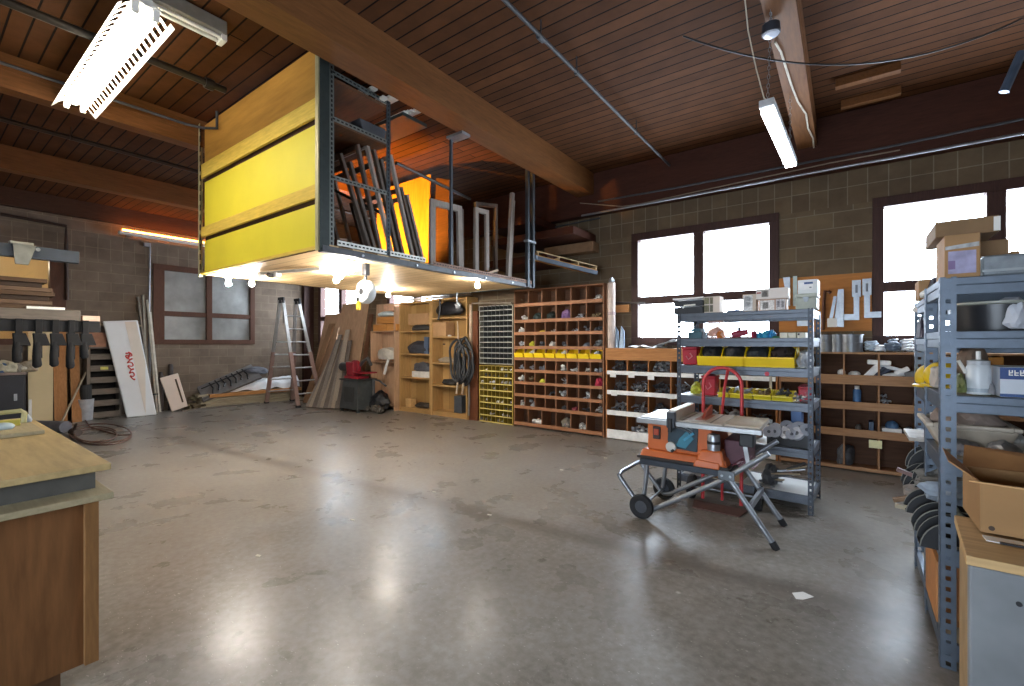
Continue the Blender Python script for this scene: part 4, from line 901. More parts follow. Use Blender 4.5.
# ================================================================== two tall bookcases
BKW = WOOD('#a9834f', '#bb9560', 'Z', 0.6, 4); BKWX = WOOD('#a9834f', '#bb9560', 'X', 0.6, 4)
def bookcase(x0, x1, y0, h, zs, label):
    t = thing('bookcase', label, 'bookcase', ((x0+x1)/2, y0, 0))
    d = 0.33
    for xa in (x0, x1-0.04): part('side_panel', MB().box(xa, xa+0.04, y0, y0+d, 0, h), BKW, t, 0.002)
    part('top', MB().box(x0+0.04, x1-0.04, y0, y0+d, h-0.045, h), BKWX, t, 0.002)
    part('back', MB().box(x0+0.04, x1-0.04, y0+d-0.015, y0+d, 0.05, h-0.045), BRICK('#a07c4a', '#b08c58', '#6d5230', 'ZX', 6.0, 0.28, 0.004, 0.6, 0.2), t)
    for z in zs: part('shelf', MB().box(x0+0.04, x1-0.04, y0+0.004, y0+d-0.015, z-0.03, z), BKWX, t, 0.002)
    part('kickboard', MB().box(x0+0.04, x1-0.04, y0+0.02, y0+0.04, 0, zs[-1]-0.03), BKWX, t)
    return t
Z1 = [onY(402, y, 6.72).z for y in (331, 353.5, 376.5)]+[0.10]
Z2 = [onY(433, y, 6.72).z for y in (318, 336.5, 362.5, 384.5)]+[0.10]
bookcase(-8.12, -7.10, 6.72, 2.44, Z1, 'tall pine bookcase with four openings nearest the open shelf')
bookcase(-7.09, -6.06, 6.72, 2.46, Z2, 'tall pine bookcase with five openings and a black hose hung on its edge')
Yb = 6.80
def bx(name, px0, py0, px1, py1, y, dep, m, label, cat, z=None, group=None, bevel=0.004):
    x0, x1, z0, z1 = rect(px0, py0, px1, py1, y); h = z1-z0
    z0 = z0 if z is None else z+0.001
    return solo(name, MB().box(x0, x1, y, y+dep, z0, z0+h), m, label, cat, group, bevel)
def bl(name, px0, py0, px1, py1, y, dep, m, label, cat, z, seed, amp=0.25):
    x0, x1, z0, z1 = rect(px0, py0, px1, py1, y); h = (z1-z0)
    return solo(name, MB().blob(((x0+x1)/2, y+dep/2, z+h*0.34), ((x1-x0)*0.92, dep*0.9, h*1.15), seed, amp), m, label, cat)
# first bookcase
bx('cardboard_box', 408, 319, 428.5, 331, 6.76, 0.22, CARD, 'open cardboard carton on the top shelf of the first bookcase', 'box', Z1[0]+0.13)
bl('dark_cloth', 407, 324, 429, 331, 6.75, 0.26, M('#3b3733', 0.8), 'dark folded cloth under the carton in the first bookcase', 'cloth', Z1[0], 41)
bl('dark_tarp', 403, 340, 429, 353, 6.75, 0.26, M('#33343a', 0.7), 'dark folded tarp on the second shelf of the first bookcase', 'tarp', Z1[1], 42)
bx('blue_binder', 424, 333, 427.5, 350, 6.78, 0.2, M('#4f5e74', 0.5), 'blue grey binder standing beside the folded tarp', 'binder', Z1[1])
bx('paper_box', 412, 371, 429, 376, 6.75, 0.25, M('#cfcac2', 0.6), 'white flat box on the third shelf of the first bookcase', 'box', Z1[2])
bl('dark_bundle', 410, 361, 429, 371, 6.76, 0.24, M('#4a4a4e', 0.7), 'grey folded bundle on top of the white flat box', 'cloth', Z1[2]+0.12, 43)
bx('wood_block', 405.5, 400, 411, 407.5, 6.76, 0.15, M('#c9a36d', 0.6), 'small pale wood block at the bottom of the first bookcase', 'block', 0.10)
bl('black_mat', 412, 404, 429, 408, 6.76, 0.24, M('#3a332c', 0.7), 'dark flat mat at the bottom of the first bookcase', 'mat', 0.10, 44)
# second bookcase
t = thing('black_duffel', 'black duffel bag on the top shelf of the second bookcase', 'bag', (-6.65, 6.85, Z2[0]))
x0, x1, z0, z1 = rect(432, 299, 462, 318, 6.76)
part('body', MB().blob(((x0+x1)/2, 6.86, Z2[0]+0.16), ((x1-x0)*0.9, 0.25, 0.36), 45, 0.08), BLACK, t, smooth=True)
part('strap', MB().tube([(x0+0.3, 6.70, Z2[0]+0.38), (x0+0.32, 6.69, Z2[0]+0.15), (x0+0.26, 6.69, Z2[0]-0.05)], 0.022, 6), BLACK, t, smooth=True)
bx('cardboard_box', 430.5, 322.5, 446, 337, 6.74, 0.25, CARD, 'brown cardboard box on the second shelf of the second bookcase', 'box', Z2[1])
bl('white_cup', 446, 334.5, 450, 336.5, 6.78, 0.08, WHITEP, 'tiny white scrap beside the brown box on the second shelf', 'scrap', Z2[1], 46)
bl('cloth_heap', 434, 357, 452, 362.5, 6.76, 0.24, M('#9a8d78', 0.8), 'tan cloth scraps on the third shelf of the second bookcase', 'cloth', Z2[2], 47)
bl('tool_roll', 438, 379, 455, 384.5, 6.76, 0.24, M('#2a2826', 0.7), 'black tool roll on the fourth shelf of the second bookcase', 'tool roll', Z2[3], 48)
bx('grey_case', 454, 398, 461.5, 414, 6.76, 0.22, M('#4b5056', 0.45, 0.2), 'grey upright case at the bottom of the second bookcase', 'case', 0.10)
# on top of the bookcases
for i, (px0, px1, py, cc) in enumerate(((410, 424, 296, '#dfe0dc'), (425, 450, 293.5, '#e8e8e4'), (436, 468, 297, '#9a9487'))):
    a, b_ = onY(px0, py, 6.85), onY(px1, py, 6.85)
    solo('tube_light', MB().cyl((a.x, 6.78+0.09*i, 2.49+0.02*i), (b_.x, 6.78+0.09*i, 2.49+0.02*i), 0.028, 10), M(cc, 0.4), ['short white tube on top of the first bookcase', 'long white tube lying across both bookcase tops', 'grey pole lying at the back of the second bookcase top'][i], 'tube')
t = thing('hanging_hook', 'small pale metal hook hanging under the loft before the black bag', 'hook', onY(457, 305, 5.7))
a = onY(457, 291, 5.7); a.z = 2.40; b_ = onY(457, 303, 5.7)
part('rod', MB().cyl(a, b_, 0.012, 6), GALV, t); part('hook_end', MB().blob(onY(458, 306, 5.7), (0.10, 0.08, 0.13), 50, 0.5), GALV, t)
# side post and the coiled hose
tp_ = solo('tall_board', MB().box(-6.03, -5.80, 6.74, 7.05, 0, 2.16), WOOD('#5a3320', '#6d4129', 'Z', 0.6, 4), 'dark reddish brown tall panel between bookcase and small parts cabinet', 'panel', bevel=0.004)
part('batten', MB().box(-5.99, -5.93, 6.70, 6.739, 1.35, 2.30), M('#b39c83', 0.6), tp_, 0.003)
solo('top_stick', MB().cyl((-6.0, 6.8, 2.325), (-5.05, 6.85, 2.285), 0.02, 8), M('#8d7f6c', 0.6), 'long stick lying on top of the small parts cabinet', 'stick')
t = thing('coiled_hose', 'thick black hose coils hanging on the edge of the second bookcase', 'hose', (-6.0, 6.6, 0.9))
hc = onY(463, 362, 6.6)
for i in range(8):
    rw, rh = (0.27, 0.20, 0.13, 0.25, 0.17, 0.09, 0.22, 0.15)[i], (0.44, 0.40, 0.36, 0.47, 0.38, 0.30, 0.42, 0.34)[i]; ox = (-0.03, 0.04, -0.08, 0.06, -0.05, 0.02, -0.10, 0.08)[i]; oz = -0.04*(i % 3)+0.12
    pts = [(hc.x+ox+rw*math.cos(2*PI*k/28)*(0.8+0.2*math.sin(2*PI*k/28+i)), 6.64-0.018*i+0.02*math.sin(k), hc.z+oz-0.1+rh*math.sin(2*PI*k/28)) for k in range(28)]
    part('coil', MB().tube(pts, 0.024, 6, closed=True), M('#26282b', 0.55), t, smooth=True)
part('tie', MB().tube([hc+Vector((0.02, -0.16, 0.45)), hc+Vector((0.01, -0.16, 0.7)), hc+Vector((-0.06, -0.1, 0.80))], 0.011, 6), M('#b9a58c', 0.6), t)
for dx in (-0.05, 0.1): part('loose_end', MB().tube([hc+Vector((dx, -0.1, -0.4)), hc+Vector((dx-0.03, -0.1, -0.62))], 0.02, 6), M('#b9a58c', 0.6), t)
solo('chain_string', MB().tube([(-5.98, 6.68, 0.1), (-5.97, 6.68, 0.4), (-5.98, 6.68, 0.75)], 0.018, 6), M('#8a857e', 0.5, 0.3), 'grey chain hanging low on the dark tall panel', 'chain')

# ================================================================== small parts cabinets
def grid_cabinet(name, label, x0, x1, y0, z0, z1, rows, cols, mcase, mlip, mdiv, depth=0.3):
    t = thing(name, label, 'parts cabinet', ((x0+x1)/2, y0, z0))
    part('back', MB().box(x0, x1, y0+depth-0.01, y0+depth, z0, z1), mdiv, t)
    for xa in (x0, x1-0.02): part('side_panel', MB().box(xa, xa+0.02, y0, y0+depth-0.01, z0, z1), mcase, t)
    part('top', MB().box(x0+0.02, x1-0.02, y0, y0+depth-0.01, z1-0.015, z1), mcase, t)
    rh = (z1-z0)/rows; cw = (x1-x0-0.04)/cols; first = None
    for r in range(rows):
        z = z0+r*rh
        part('shelf', MB().box(x0+0.02, x1-0.02, y0+0.01, y0+depth-0.01, z, z+0.006), mdiv, t)
        part('lip', MB().box(x0+0.02, x1-0.02, y0-0.004, y0+0.008, z, z+rh*0.20), mlip, t, 0.002)
        for c in range(1, cols):
            xx = x0+0.02+c*cw
            if first is None: first = part('divider', MB().box(xx-0.006, xx+0.006, y0-0.002, y0+depth-0.01, z+0.006, z+rh-0.002), mdiv, t); fz, fx = z, xx
            else:
                o = first.copy(); COL.objects.link(o); o.location = (xx-fx, 0, z-fz)
    return t, rh, cw
LIPG = M('#8f928a', 0.5, 0.2); GREYD = M('#494c4c', 0.55, 0.2)
grid_cabinet('parts_cabinet', 'dark grey small parts cabinet with rows of open cells, on the yellow one', -5.78, -4.96, 6.76, 1.125, 2.25, 11, 8, M('#8d8a7c', 0.5, 0.2), LIPG, GREYD)
gy = M('#b79c35', 0.5, 0, 0.1, 6)
t2, rh2, cw2 = grid_cabinet('parts_cabinet', 'yellow small parts cabinet with rows of open cells, standing on the floor', -5.78, -4.96, 6.76, 0.0, 1.10, 9, 8, M('#a08a3a', 0.5), M('#c4b564', 0.5, 0, 0.15, 8), M('#8a7526', 0.6))
def pile(mb, x0, x1, y0, y1, z, h, n, rr, kind):
    for _ in range(n):
        u = rr.random(); c = Vector((x0+(x1-x0)*rr.random(), y0+(y1-y0)*rr.random(), z+h*rr.random()*(0.5+0.5*rr.random())))
        L = min(0.35*(x1-x0)+0.02, 0.06+rr.random()*0.08); m_ = rz(rr.random()*6) @ rx(rr.uniform(-.6, .6)) @ ry(rr.uniform(-.8, .8))
        if kind == 'rod': mb.obox(c+Vector((0, 0, 0.02)), (L, 0.014, 0.014), m_)
        elif kind == 'box': mb.obox(c+Vector((0, 0, 0.03)), (0.06, 0.04, 0.03), m_)
        elif kind == 'ring': mb.lathe([(0.02, 0), (0.034, 0), (0.034, 0.014), (0.02, 0.014)], c+Vector((0, 0, 0.01)), rr.choice('XYZ'), 8, False)
        else: mb.obox(c+Vector((0, 0, 0.02)), (0.07, 0.035, 0.02), m_)
PK = ['rod', 'box', 'ring', 'mix']
HW = [M('#8f9296', 0.4, 0.6, 0.3, 30), M('#b9bcc0', 0.4, 0.5, 0.3, 30), M('#55575b', 0.5, 0.4, 0.3, 30), M('#d6d3cb', 0.5, 0.1, 0.2, 30), M('#7d6a4c', 0.6, 0.1, 0.3, 30)]
rr = random.Random(11)
for r in range(9):
    mb = MB()
    for c in range(8):
        if rr.random() < 0.5: pile(mb, -5.75+c*cw2, -5.70+c*cw2+0.03, 6.78, 6.85, r*rh2+0.02, 0.02, 3, rr, rr.choice(PK))
    if mb.bm.verts: solo('screw_pile', mb, HW[r % 5], 'loose screws and small fittings in the %s row up of the yellow parts cabinet' % ORD[r], 'screws', 'fittings in the yellow parts cabinet', kind='stuff')
    else: mb.bm.free()

# ================================================================== tall brown pigeonhole cabinet
PGX = WOOD('#936444', '#aa7856', 'X', 0.6, 5); PGZ = WOOD('#7a5238', '#906649', 'Z', 0.6, 5); PGB = WOOD('#553a29', '#654735', 'X', 0.7, 4)
CX0, CX1, CY = -4.93, -3.13, 6.75
LIPS = [(2.19, 2.25), (1.90, 1.955), (1.675, 1.73), (1.42, 1.475), (1.215, 1.27), (1.0, 1.05), (0.78, 0.83), (0.555, 0.61), (0.335, 0.39), (0.03, 0.09)]
NCOL = [6, 6, 8, 8, 8, 8, 8, 8, 8, 6]
def pigeonhole(name, label, x0, x1, y, z1, lips, ncol, mlips, mdiv, mback, mside, depth=0.32):
    t = thing(name, label, 'pigeonhole cabinet', ((x0+x1)/2, y, 0)); cells = []
    part('back', MB().box(x0, x1, y+depth-0.012, y+depth, 0, z1), mback, t)
    for xa in (x0, x1-0.025): part('side_panel', MB().box(xa, xa+0.025, y, y+depth-0.012, 0, z1), mside, t, 0.002)
    part('top', MB().box(x0+0.025, x1-0.025, y, y+depth-0.012, z1-0.022, z1), mlips, t, 0.002)
    top = z1-0.022
    for (a, b), n in zip(lips, ncol):
        part('lip', MB().box(x0+0.025, x1-0.025, y-0.012, y+0.01, a, b), mlips, t, 0.003)
        part('shelf', MB().box(x0+0.025, x1-0.025, y+0.01, y+depth-0.012, a, a+0.018), mdiv, t)
        cw = (x1-x0-0.05)/n
        for c in range(1, n):
            xx = x0+0.025+c*cw; part('divider', MB().box(xx-0.009, xx+0.009, y+0.003, y+depth-0.012, a+0.018, top), mdiv, t)
        cells.append([(x0+0.025+c*cw+0.012, x0+0.025+(c+1)*cw-0.012, a+0.018, top, b) for c in range(n)]); top = a
    return t, cells
_, CELLS = pigeonhole('pigeonhole_cabinet', 'tall brown wooden pigeonhole cabinet with ten rows, one of yellow bins', CX0, CX1, CY, 2.50, LIPS, NCOL, PGX, PGZ, PGB, PGZ)
rr = random.Random(5)
def heap(cell, y, dep, m, kind, n, label, cat='fittings', h=None):
    x0, x1, z0, z1, zb = cell; mb = MB(); hh = h if h else min(zb-z0+0.05, (z1-z0)*0.6)
    pile(mb, x0+0.05, x1-0.05, y+0.05, y+dep-0.07, z0+0.012, hh, n, rr, kind)
    return solo('fitting_pile', mb, m, label, cat, kind='stuff')
spec = {(0, 0): (4, 'rod'), (0, 5): (3, 'mix'), (1, 0): (3, 'box'), (1, 4): (1, 'rod'), (1, 5): (4, 'box'), (2, 0): (3, 'mix'), (2, 3): (3, 'rod'), (2, 5): (1, 'rod'), (2, 6): (1, 'rod'), (2, 7): (2, 'mix'),
        (3, 0): (1, 'mix'), (3, 2): (2, 'box'), (3, 3): (3, 'box'), (3, 4): (2, 'ring'), (3, 7): (0, 'box'), (5, 0): (1, 'rod'), (5, 1): (0, 'mix'), (5, 2): (0, 'box'), (5, 4): (3, 'box'), (5, 5): (3, 'mix'), (5, 6): (3, 'rod'), (5, 7): (1, 'mix'),
        (6, 0): (3, 'box'), (6, 1): (4, 'mix'), (6, 4): (1, 'rod'), (7, 3): (2, 'rod'), (7, 4): (1, 'box'), (7, 6): (1, 'mix'), (7, 7): (3, 'rod'), (8, 0): (3, 'mix'), (8, 1): (1, 'box'), (8, 4): (2, 'mix'), (8, 6): (2, 'rod'), (8, 7): (3, 'rod'), (9, 1): (3, 'mix'), (9, 3): (1, 'box'), (9, 4): (3, 'mix')}
HWN = ['grey', 'silver', 'dark', 'white', 'brown']
def place(r, c, n): return '%s opening from the hose side, %s row down' % (ORD[c], ORD[r])
for (r, c), (mi, kd) in spec.items():
    heap(CELLS[r][c], CY, 0.3, HW[mi], kd, 12, '%s fittings in the %s of the tall brown pigeonhole cabinet' % (HWN[mi], place(r, c, 0)))
# coloured things in single openings
def lump(r, c, col, nm, what, seed, sc=0.7):
    x0, x1, z0, z1, zb = CELLS[r][c]; h = (z1-z0)*sc
    solo(nm, MB().blob(((x0+x1)/2, CY+0.13, z0+h*0.36), ((x1-x0)*0.72, 0.2, h), seed, 0.25), M(col, 0.6), what, nm.replace('_', ' '))
lump(1, 3, '#7a5b86', 'purple_bag', 'purple mesh bag in the second row of the tall brown pigeonholes', 61, 0.85)
lump(1, 1, '#22302a', 'dark_bag', 'dark green black bag in the second row of the pigeonholes, second opening', 62)
lump(1, 2, '#1f2a26', 'dark_bag', 'dark bag in the second row of the pigeonholes, beside the purple bag', 63)
lump(3, 1, '#c9c43b', 'yellow_roll', 'yellow green roll above the first yellow bins in the pigeonholes', 64, 0.6)
lump(3, 6, '#5f6a74', 'grey_roll', 'blue grey bundle two openings from the right in the row above yellow bins', 65, 0.5)
lump(2, 2, '#d0b63c', 'yellow_box', 'small yellow box in the third row of the pigeonholes', 66, 0.4)
lump(6, 2, '#c8c83e', 'yellow_roll', 'small yellow green roll two rows below the yellow bins', 67, 0.5)
lump(6, 7, '#b5304a', 'red_bag', 'red bag in the last opening two rows below the yellow bins', 68, 0.9)
lump(8, 5, '#7d2f3a', 'red_roll', 'dull red roll in the lowest small row of the pigeonholes', 69, 0.5)
lump(9, 3, '#7d7468', 'grey_parcel', 'grey parcel with flat board in the bottom row of the pigeonholes', 70, 0.75)
solo('white_tube', MB().cyl((CELLS[9][1][0]+0.03, CY+0.1, CELLS[9][1][2]+0.06), (CELLS[9][1][1]-0.02, CY+0.12, CELLS[9][1][2]+0.06), 0.04, 10), WHITEP, 'short white pipe lying in the bottom row of the pigeonholes', 'pipe')
# yellow hopper bins
def hopper(name, label, group, w, d, h, m=YELLOWP, loc=(0, 0, 0), cat='bin'):
    """open-front bin built at the origin: x across, front at y=0"""
    t = thing(name, label, cat, (0, 0, 0), group); e = 0.006; f = h*0.44
    part('base', MB().box(-w/2, w/2, 0, d, 0, e), m, t); part('back', MB().box(-w/2, w/2, d-e, d, e, h), m, t)
    for s in (-1, 1):
        xa, xb = sorted((s*w/2, s*(w/2-e)))
        part('side', MB().prism([(xa, 0, e), (xa, d-e, e), (xa, d-e, h), (xa, d*0.45, h), (xa, d*0.12, f*1.05), (xa, -0.012, f)], (xb-xa, 0, 0)), m, t)
    part('front', MB().hexa([(-w/2, 0, e), (w/2, 0, e), (w/2, 0.006, e), (-w/2, 0.006, e), (-w/2, -0.018, f), (w/2, -0.018, f), (w/2, -0.010, f), (-w/2, -0.010, f)]), m, t)
    part('rim', MB().box(-w/2, w/2, -0.026, -0.010, f-0.004, f+0.012), m, t, 0.003)
    t.location = loc; return t
proto = None
for c in range(8):
    x0, x1, z0, z1, zb = CELLS[4][c]
    lab = '%s yellow hopper bin from the hose side in the tall brown pigeonholes' % ORD[c]
    L = ((x0+x1)/2, CY-0.03, zb+0.001)
    if proto is None: proto = hopper('hopper_bin', lab, 'yellow bins in the pigeonholes', x1-x0-0.004, 0.25, 0.155, loc=L)
    else: dup(proto, L, 0, lab)
    if c in (1, 4, 7):
        mb = MB(); pile(mb, x0+0.06, x1-0.06, CY+0.06, CY+0.15, zb+0.04, 0.07, 9, rr, 'box'); solo('fitting_pile', mb, HW[3 if c != 7 else 0], 'pale fittings heaped in the %s yellow bin of the pigeonholes' % ORD[c], 'fittings', kind='stuff')

# ================================================================== low bins with white lips under the window
PNX = WOOD('#a8703f', '#bd8550', 'X', 0.6, 5); PNZ = WOOD('#9a6238', '#b07746', 'Z', 0.6, 5)
WLIP = M('#efede8', 0.5, 0, 0.12, 10)
LW = [(1.03, 1.09), (0.715, 0.78), (0.385, 0.46), (0.015, 0.155)]
t, WC = pigeonhole('bin_cabinet', 'low wooden bin cabinet with white shelf lips below the bright window', -3.10, -0.70, 6.75, 1.45, LW, [7]*4, WLIP, PNZ, PGB, PNZ)
part('fascia', MB().box(-3.10, -0.70, 6.735, 6.75, 1.26, 1.45), PNX, t, 0.003)
rr = random.Random(21)
for r in range(4):
    for c in range(7):
        if rr.random() < 0.88:
            mi = rr.choice([0, 2, 1, 2, 0]); kd = rr.choice(['rod', 'mix', 'rod', 'box'])
            heap(WC[r][c], 6.75, 0.3, HW[mi], kd, 34, '%s hardware in the %s opening from the tall cabinet, %s row down, of the white lipped bins' % (HWN[mi], ORD[c], ORD[r]), 'hardware', h=0.17)
for i, (px, py) in enumerate(((612.8, 375), (631.3, 375.5), (650.8, 377.5), (614, 393.5), (671, 396.5))):
    c = onY(px, py, 6.73); solo('label_card', MB().box(c.x-0.05, c.x+0.05, 6.734, 6.737, c.z-0.035, c.z+0.035), WHITEP, ['white label card under the first opening of the top white lip', 'white label card under the second opening of the top white lip', 'white label card under the third opening of the top white lip', 'white label card on the second white lip near the tall cabinet', 'white label card on the second white lip beside the steel shelf'][i], 'label card', 'label cards on the white lips')
# ================================================================== low bins with brown lips on the right
LB = [(1.035, 1.15), (0.735, 0.83), (0.415, 0.505), (0.02, 0.06)]
t, BC = pigeonhole('bin_cabinet', 'low brown bin cabinet with wooden lips between the two steel shelf units', -0.69, 1.98, 6.75, 1.42, LB, [8]*4, WOOD('#97704f', '#ab8461', 'X', 0.6, 5), WOOD('#8a6445', '#9d7656', 'Z', 0.6, 5), PGB, PGZ)
def in_bin(name, px0, py0, px1, py1, m, label, cat, z, seed=None, amp=0.2, dep=0.16):
    if seed is None: return bx(name, px0, py0, px1, py1, 6.80, dep, m, label, cat, z)
    return bl(name, px0, py0, px1, py1, 6.80, dep, m, label, cat, z, seed, amp)
zb = [b+0.0 for a, b in LB]; zs = [a+0.018 for a, b in LB]
in_bin('white_cable', 837, 371, 846, 377, WHITEP, 'white cable clips in the top row of the brown bins, nearest the steel shelf', 'fittings', zb[0]-0.01, 81)
in_bin('white_fitting', 848, 373, 862, 378, WHITEP, 'pale fittings heap beside the white clips in the brown bins', 'fittings', zb[0]-0.02, 82)
PKL = ['white slanted packet in the top row of the brown bins', 'dark blue packet right behind the white slanted one', 'second dark blue packet, leaning more to the window side', 'white roll lying on top of the dark blue packets', 'pale long packet on the right of the dark blue ones', 'white flat packet at the right end of the packets', 'small crumpled white packet before the flat one', 'grey metal lump at the far right of the brown bins top row']
for i, (px, py, w_, h_, an, cc) in enumerate(((872, 372, 0.20, 0.07, 0.9, '#e6e8ea'), (877, 373, 0.22, 0.05, 0.8, '#232a3c'), (882, 373, 0.22, 0.05, 0.65, '#2c3245'), (879, 362.5, 0.22, 0.055, -0.05, '#eef0f1'), (888, 367, 0.26, 0.04, -0.3, '#cfd3d8'), (897, 374.5, 0.28, 0.045, 0.12, '#e9e8e4'), (902, 371, 0.14, 0.05, 0.5, '#f0efec'), (911, 374, 0.12, 0.07, 0.1, '#6f6e6b'))):
    c = onY(px, py, 6.83+0.02*(i % 3)); m_ = ry(-an)
    solo('packet', MB().obox(c, (w_, 0.09, h_), m_), M(cc, 0.5), PKL[i], 'packet', bevel=0.012)
t = thing('spray_can', 'small blue and white spray can in the second row of the brown bins', 'can', onY(857, 404, 6.84))
c = onY(857, 404, 6.84); part('body', MB().lathe([(0.04, 0), (0.04, 0.15), (0.03, 0.165)], (c.x, 6.84, zb[1]-0.02), 'Z', 16), M('#3f6d9e', 0.4), t, smooth=True); part('cap', MB().cyl((c.x, 6.84, zb[1]+0.146), (c.x, 6.84, zb[1]+0.185), 0.026, 14), WHITEP, t)
heap((onY(876, 400, 6.8).x, onY(896, 400, 6.8).x, zs[1], 1.0, zb[1]), 6.75, 0.3, HW[1], 'rod', 20, 'silver rods and clips in the second row of the brown bins', h=0.13)
in_bin('blue_box', 885, 424, 900, 433, M('#4a6c8f', 0.5), 'blue carton in the third row of the brown bins', 'carton', zb[2]+0.01, 89, 0.1)
in_bin('white_box', 882, 432, 902, 437, WHITEP, 'flat white box under the blue carton in the brown bins', 'box', zb[2]-0.045)
in_bin('blue_bottle', 869, 426, 874, 436, M('#34475c', 0.5), 'small dark blue box in the third row of the brown bins', 'box', zb[2]-0.03)
in_bin('grey_part', 855, 430, 862, 436, M('#6a655e', 0.6), 'grey part in the third row of the brown bins by the steel shelf', 'part', zb[2]-0.03, 90)
in_bin('wire_coil', 836, 450, 856, 470, M('#4b4c4f', 0.6), 'grey wire coil on the floor row of the brown bins', 'wire coil', zs[3], 91, 0.3, 0.22)
in_bin('grey_part', 903, 428, 916, 437, M('#4f5257', 0.6), 'dark grey parts at the far end of the third row of brown bins', 'parts', zb[2]-0.04, 92)
c = onY(875.5, 444.5, 6.72); solo('label_card', MB().box(c.x-0.06, c.x+0.06, 6.730, 6.736, c.z-0.045, c.z+0.045), M('#e2dfae', 0.6), 'pale yellow note card on the lowest brown lip of the brown bins', 'note card')
# cans, cables on top of the brown bins
for i, (px, w) in enumerate(((826, 12), (838, 10), (851, 16))):
    a = onY(px, 352, 6.86); r_ = 0.10 if i < 2 else 0.125
    t = thing('wire_spool', ['grey wire spool at the shelf end of the brown bin top', 'middle grey wire spool on the brown bin top', 'larger grey wire spool on the brown bin top, under the peg board'][i], 'spool', (a.x, 6.86, 1.42))
    part('drum', MB().lathe([(r_*1.0, 0.001), (r_, 0.012), (r_*0.93, 0.014), (r_*0.93, 0.10), (r_, 0.102), (r_, 0.115), (r_*0.93, 0.117), (r_*0.93, 0.2), (r_, 0.202), (r_, 0.214)], (a.x, 6.86, 1.42), 'Z', 24), M('#7f8287', 0.4, 0.6), t, smooth=True)
    part('end_cap', MB().lathe([(0.03, 0.2145), (0.03, 0.222)], (a.x, 6.86, 1.42), 'Z', 14), BLACK, t)
for i, (px0, py0, px1, py1, cc) in enumerate(((864, 341, 878, 350, '#b8c7d6'), (872, 346, 886, 351, '#e4e8ec'), (884, 344, 902, 351, '#5f6d80'), (900, 339, 914, 351, '#d5dade'), (888, 339, 898, 345, '#7d8a99'))):
    rr2 = random.Random(100+i); x0, x1, z0, z1 = rect(px0, py0, px1, py1, 6.85); cxx, hw_ = (x0+x1)/2, (x1-x0)/2; pts = []
    for k_ in range(60):
        a = 2*PI*k_/15; pts.append((cxx+hw_*math.cos(a)*(0.75+0.2*rr2.random()), 6.86+0.09*math.sin(a), 1.435+(z1-1.43)*(k_/60)*0.9+0.012*rr2.random()))
    solo('cable_bundle', MB().tube(pts, 0.012, 6), M(cc, 0.4), ['pale blue cable loop on the brown bin top beside the big spool', 'white cable loop below the pale blue one', 'slate blue cable bundle on the brown bin top', 'white plastic wrapped coil at the window end of the brown bin top', 'grey cable tangle behind the slate bundle'][i], 'cable', smooth=True)
# ================================================================== window ledge things
c = onY(609, 345, 6.82)
t = thing('paper_roll', 'tall white roll standing at the end of the pigeonhole cabinet', 'roll', (-3.03, 6.82, 1.45))
part('roll', MB().lathe([(0.06, 1.452), (0.06, 2.50)], (-3.03, 6.82, 0), 'Z', 20), M('#cdbcb0', 0.6), t, smooth=True)
part('finial', MB().blob((-3.03, 6.82, 2.54), (0.09, 0.09, 0.10), 71, 0.3), GALV, t); part('tie', MB().lathe([(0.063, 1.98), (0.066, 2.0), (0.063, 2.03)], (-3.03, 6.82, 0), 'Z', 20), M('#b09a98', 0.5), t)
for i, px in enumerate((616, 622)):
    c = onY(px, 348, 6.85); solo('blue_fin', MB().prism([(c.x-0.045, 6.82, 1.452), (c.x+0.05, 6.82, 1.452), (c.x+0.03, 6.86, 1.72), (c.x-0.02, 6.86, 1.80)], (0, 0.03, 0)), M('#8193a6', 0.4, 0.3), ['blue grey pointed blade standing beside the white roll', 'second blue grey blade, farther from the white roll'][i], 'blade', bevel=0.004)
a, b_ = onY(611, 302.5, 6.95), onY(645, 303, 7.0); solo('curtain_rod', MB().cyl(a, b_, 0.014, 8), M('#4a403c', 0.5, 0.3), 'dark thin rod sticking out beside the window from the white roll', 'rod')
a, b_ = onY(614, 309, 7.03), onY(629, 309, 7.03); solo('wood_block', MB().box(a.x, b_.x, 7.0, 7.09, a.z-0.06, a.z+0.06), PNX, 'small wooden block fixed on the wall below the thin rod', 'block', bevel=0.003)
for i, (px0, px1, h, cc) in enumerate(((630, 648, 0.05, '#e9eaea'), (651, 664, 0.035, '#dedfe0'), (655, 676, 0.06, '#d5d8da'), (680, 716, 0.05, '#e6e6e4'), (712, 744, 0.06, '#e3e1de'))):
    x0, x1 = onY(px0, 347, 6.85).x, onY(px1, 347, 6.85).x
    mb = MB(); sd = i*7.0; mb.sheet(lambda u, v: Vector((x0+(x1-x0)*u, 6.77+0.26*v, 1.455+h*(0.5+0.5*noise.noise(Vector((u*3+sd, v*2, 0.5))))+0.10*u*(i == 2))), 10, 6, 0.004)
    solo('paper_sheet', mb, M(cc, 0.5, 0, 0.03), ['curled white paper on the bin top nearest the white roll', 'flat white paper between the curled ones on the bin top', 'tilted clear sheet on the bin top by the steel shelf post', 'white paper heap on the bin top behind the red bucket', 'white paper heap on the bin top behind the yellow bins'][i], 'paper')
